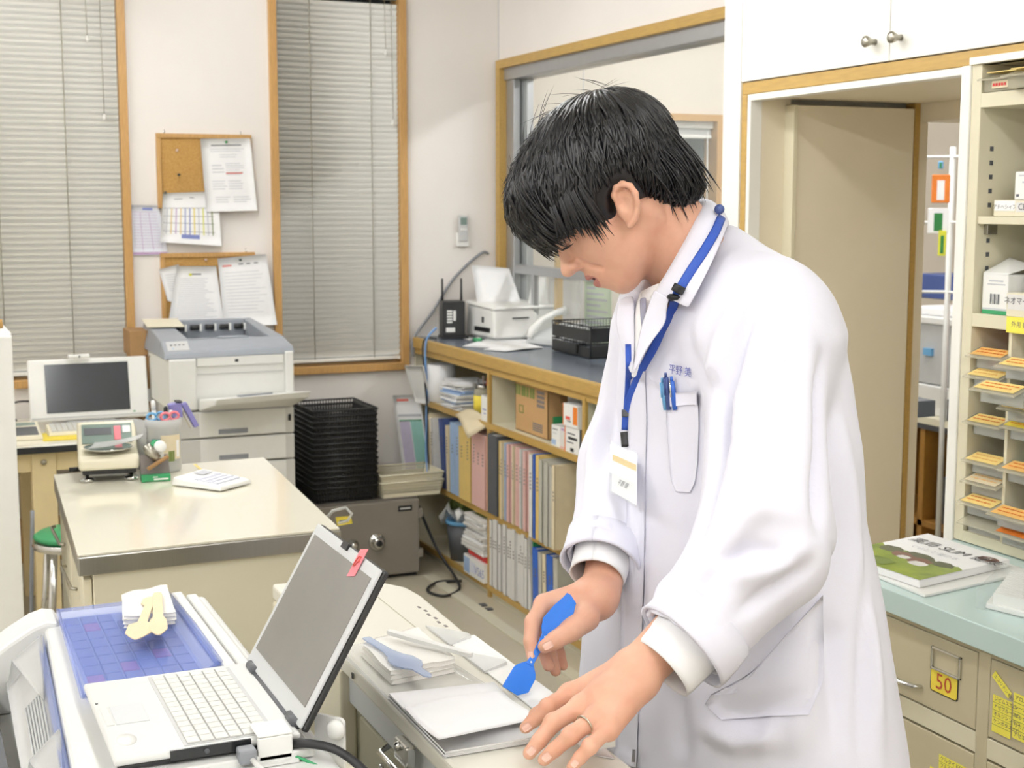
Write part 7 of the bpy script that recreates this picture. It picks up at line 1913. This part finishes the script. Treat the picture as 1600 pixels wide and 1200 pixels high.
# shirt: collar band round the neck, shirt front inside the lapels, cuffs
sh_rows = [[Pk(1006, 470, 1.92), Pk(1000, 452, 1.925), Pk(1004, 480, 1.90)], [Pk(1016, 440, 1.99), Pk(1018, 422, 2.0), Pk(1004, 446, 2.01)],
           [Pk(1060, 372, 2.01), Pk(1060, 344, 2.015), Pk(1068, 366, 2.03)], [Pk(1084, 352, 1.96), Pk(1084, 328, 1.96), Pk(1094, 346, 1.965)],
           [Pk(1076, 384, 1.885), Pk(1074, 356, 1.88), Pk(1084, 382, 1.872)], [Pk(1040, 444, 1.868), Pk(1036, 424, 1.864), Pk(1050, 448, 1.855)], [Pk(1020, 474, 1.875), Pk(1012, 458, 1.875), Pk(1026, 478, 1.862)]]
sh_col = lofted(sh_rows, 'shirt', person, 'shirt_collar', .002)
fr_rows = [[Pk(1032, 440, 1.90), Pk(1016, 448, 1.90), Pk(1000, 455, 1.94)], [Pk(1026, 480, 1.875), Pk(1010, 484, 1.885), Pk(990, 490, 1.93)], [Pk(1010, 530, 1.872), Pk(1002, 534, 1.878), Pk(990, 536, 1.90)], [Pk(994, 590, 1.88), Pk(990, 590, 1.88), Pk(986, 590, 1.89)]]
lofted(fr_rows, 'shirt', person, 'shirt_front', .002)
lofted([[Pk(999, 466, 1.90), Pk(1010, 463, 1.885)], [Pk(1000, 492, 1.878), Pk(1010, 490, 1.868)], [Pk(1002, 512, 1.868), Pk(1009, 511, 1.862)], [Pk(1002, 530, 1.866), Pk(1005, 529, 1.862)]], 'tie', person, 'necktie', .002)
def cuff(name, elbow, hem, wrist, r0, r1, out_, ov, m='shirt', back=.03, parent=None):
    ax_ = Vector(wrist - elbow).normalized(); c0_ = Vector(hem) - ax_ * back; c1_ = Vector(hem) + ax_ * out_
    a_ = ax_.orthogonal().normalized(); b_ = ax_.cross(a_); G = []
    for i, t in enumerate((0, .5, .9, 1.0)):
        G.append([c0_.lerp(c1_, t) + (a_ * math.cos(q) + b_ * math.sin(q)) * (r0 + (r1 - r0) * t) * (1 + .03 * math.sin(3 * q + i)) for q in [2 * PI * j / 28 for j in range(29)]])
    o = obj(name, MB(m).grid(G), parent or person); md = o.modifiers.new('thick', 'SOLIDIFY'); md.thickness = ov; md.offset = 0
    return o
cl_ = cuff('shirt_cuff', ELB_L, HEM_L, LH['w'], .045, .043, .038, .0025)
cr_ = cuff('shirt_cuff', ELB_R, HEM_R, RW, .040, .037, .022, .0025)
cuff('sleeve_cuff', ELB_L, HEM_L - .0 * HEM_L, LH['w'], .0605, .0625, .002, .004, 'coat', .045, coat); cuff('sleeve_cuff', ELB_R, HEM_R, RW, .053, .054, .002, .004, 'coat', .04, coat)
p_ = on_coat(1075, 1038)[0]
bt_ = at(1078, 1040, k=1.60)
# embroidered name over the pocket
c_, n_ = on_coat(1066, 580, .003)
mb = MB('thread'); ex_ = (RT - n_ * RT.dot(n_)).normalized()
mb.text('平野 美', .014, frame(c_ + n_ * .001, ex_, Vector((0, 0, 1)) + n_ * .0)); obj('embroidered_name', mb, coat)
# trousers and shoes below the coat
mb = MB('trousers'); 
for h_ in HIPS:
    h_ = Vector(h_); f_ = Vector((h_.x, h_.y, .06)) + Vector(FAC) * .02
    obj('trouser_leg', MB('trousers').tube([h_, h_.lerp(f_, .5) + Vector(FAC) * .02, f_], [.095, .075, .065], 16), person)
    s0 = Vector((f_.x, f_.y, 0)); S_ = frame(s0, FAC, np.cross(zz_, FAC))
    obj('shoe', MB('shoe', S_).hexa([(-.09, -.045, 0), (.17, -.04, 0), (.17, .04, 0), (-.09, .045, 0)], [(-.08, -.04, .08), (.13, -.03, .04), (.13, .03, .04), (-.08, .04, .08)]), person, .015, 3)

# ---------------------------------------------------------------- things he wears and holds
lan = thing('name_badge', 'clear name badge on a blue lanyard round the neck', 'badge', on_coat(978, 740, .006)[0])
def strap(pts, off, wd, name, m='lanyard', parent=lan, flat=.16):
    Q_ = []
    for i in range(len(pts) - 1):
        for s_ in range(5):
            t = s_ / 5; Q_.append((pts[i][0] * (1 - t) + pts[i + 1][0] * t, pts[i][1] * (1 - t) + pts[i + 1][1] * t))
    Q_.append(pts[-1]); W_ = []; U = None
    for x, y in Q_:
        W_.append(strap_hit(x, y, off))
    for _ in range(2): W_ = [W_[0]] + [(W_[i - 1] + W_[i] * 2 + W_[i + 1]) / 4 for i in range(1, len(W_) - 1)] + [W_[-1]]
    return obj(name, MB(m).tube(W_, wd, 8, flat=flat, upv=-FW), parent)
dg = bpy.context.evaluated_depsgraph_get()
hits = []
for o_ in (coat, obj_col, bpy.data.objects.get('lapel'), bpy.data.objects.get('lapel.001')):
    if o_ is None: continue
    e_ = o_.evaluated_get(dg); me_ = e_.to_mesh(); org_ = origin_of(person)
    hits.append(BVHTree.FromPolygons([tuple(v.co + org_) for v in me_.vertices], [tuple(p.vertices) for p in me_.polygons])); e_.to_mesh_clear()
def strap_hit(x, y, off):
    d = (at(x, y, k=1.0) - CAMP).normalized(); best = None
    for b_ in hits:
        h_, n_, i_, ds = b_.ray_cast(CAMP, d)
        if h_ is not None and (best is None or ds < best[0]): best = (ds, h_, n_ if n_.dot(d) < 0 else -n_)
    return best[1] - d * off if best else at(x, y, k=1.88)
strap([(1128, 338), (1118, 362), (1100, 392), (1078, 425), (1058, 458), (1046, 498), (1024, 540), (1003, 578), (985, 620), (979, 650)], .0065, .0062, 'strap')
strap([(983, 538), (984, 570), (982, 610), (979, 652)], .003, .0055, 'strap')
strap([(979, 648), (978, 672)], .006, .0062, 'strap_end')
strap([(979, 640), (979, 651)], .0085, .0068, 'strap_clip', 'darkgrey')
strap([(1063, 446), (1057, 457)], .0105, .0082, 'buckle', 'black', flat=.4); strap([(1053, 463), (1046, 474)], .0105, .0082, 'buckle', 'black', flat=.4)
obj('buckle_knot', MB('fold_navy').ball(tuple(Vector(at(1124, 327, k=1.88))), (.007, .007, .007)), lan)
strap([(976, 675), (978, 698)], .009, .0062, 'spring_clip', 'black', flat=.5)
tl_, tr_2, br_, bl_ = [strap_hit(x, y, .012) for x, y in ((956, 690), (998, 708), (995, 793), (954, 770))]
pl_n = (bl_ - tl_).cross(tr_2 - tl_).normalized(); 
br_ = tr_2 + (bl_ - tl_) * 1.03
# bring the card in front of the coat as one flat plate
mb = MB('film'); 
def card(mb, e, u0, u1, v0, v1, m, th=.0006):
    p_ = [tl_ * (1 - u) * (1 - v) + tr_2 * u * (1 - v) + br_ * u * v + bl_ * (1 - u) * v + pl_n * e for u, v in ((u0, v0), (u1, v0), (u1, v1), (u0, v1))]
    mb.m(m).hexa([q - pl_n * th for q in p_[::-1]], p_[::-1])
card(mb, .003, 0, 1, 0, 1, 'glass', .001); obj('holder', mb, lan)
mb = MB('paper'); card(mb, .0008, .05, .95, .17, .96, 'paper'); cdp = obj('card', mb, lan)
mb = MB('label'); card(mb, .0012, .07, .93, .24, .36, 'fold_yellow', .0003); obj('card_band', mb, cdp)
cx_ = (tr_2 - tl_).normalized(); cy_ = (tl_ - bl_).normalized()
mb = MB('ink'); ctr = tl_ * .4 + tr_2 * .1 + br_ * .25 + bl_ * .25
obj('lettering', MB('ink').text('平野 健', .0085, frame((tl_ + tr_2) * .5 * .28 + (bl_ + br_) * .5 * .72 + pl_n * .0028, cx_, cy_)).m('inklight').text('薬剤師', .0055, frame((tl_ + tr_2) * .5 * .52 + (bl_ + br_) * .5 * .48 + pl_n * .0028, cx_, cy_)), cdp)
# pens in the pocket
for (x, m, lb, dy) in ((1047, 'fold_navy', 'dark blue pen clipped in the coat pocket', 0), (1056, 'bind_blue', 'bright blue pen beside the dark one in the coat pocket', 6), (1042, 'skyblue', 'light blue pen at the pocket corner', 8)):
    a_, n_ = on_coat(x + 2, 640, .004); b_, n2 = on_coat(x, 590 + dy, .008)
    t = thing('pen', lb, 'pen', tuple(a_)); obj('barrel', MB(m).tube([a_, a_.lerp(b_, .6), b_], [.0035, .0038, .0036], 10), t)
    obj('push_button', MB(m).tube([b_, b_ + (b_ - a_).normalized() * .006], [.0022, .0018], 8), t)
    obj('pen_clip', MB('chrome' if x == 1056 else m).tube([b_ + n_ * .004, a_.lerp(b_, .45) + n_ * .005], .0012, 6), t)
# wedding ring
k_, p_ = Vector(LH['rk']), Vector(LH['rp']); c_ = k_.lerp(p_, .40); ax_ = (p_ - k_).normalized(); a_ = ax_.orthogonal().normalized(); b2_ = ax_.cross(a_)
single('ring', MB('gold').tube([c_ + (a_ * math.cos(q) + b2_ * math.sin(q)) * .0114 for q in np.linspace(0, 2 * PI, 33)], .0013, 6, False), 'silver ring on the left ring finger', 'ring')
# blue spatula held in the right hand
sp = thing('blue_spatula', 'bright blue plastic spatula held in the right hand', 'spatula', tuple(at(806, 1076, k=1.795)))
T0, T1 = Vector(P3(889, 928, 1.830)), Vector(P3(802, 1083, 1.796)); dS = T1 - T0; nS = (-FW - dS.normalized() * (-FW).dot(dS.normalized())).normalized(); sS = dS.normalized().cross(nS)
def tool_part(outline, th, nm_, m='blueplastic'):
    L_ = [T0 + dS * t + sS * a for t, a, b in outline] + [T0 + dS * t + sS * b for t, a, b in outline[::-1]]
    N = len(L_); k = len(outline)
    v = [q + nS * th for q in L_] + [q - nS * th for q in L_]
    fs = [[i, i + 1, N - 2 - i, N - 1 - i] for i in range(k - 1)]
    fs = [f[::-1] for f in fs] + [[N + j for j in f] for f in fs] + [[i, (i + 1) % N, N + (i + 1) % N, N + i] for i in range(N)]
    obj(nm_, MB(m).add(v, fs), sp, .0008)
tool_part([(0, -.003, .003), (.04, -.014, .004), (.16, -.019, .010), (.3, -.017, .014), (.38, -.010, .010), (.42, -.006, .006)], .0018, 'upper_blade')
tool_part([(.4, -.006, .006), (.5, -.0045, .0045), (.6, -.0042, .0042), (.72, -.0046, .0046)], .0035, 'handle')
tool_part([(.70, -.005, .005), (.76, -.013, .013), (.8, -.016, .016), (.93, -.0165, .0165), (1.0, -.006, .0165)], .0016, 'lower_blade')
for t in (.44, .69): obj('handle_mark', MB('white', None).ball(tuple(T0 + dS * t + nS * .0036), (.0015, .0015, .0015), 8), sp)
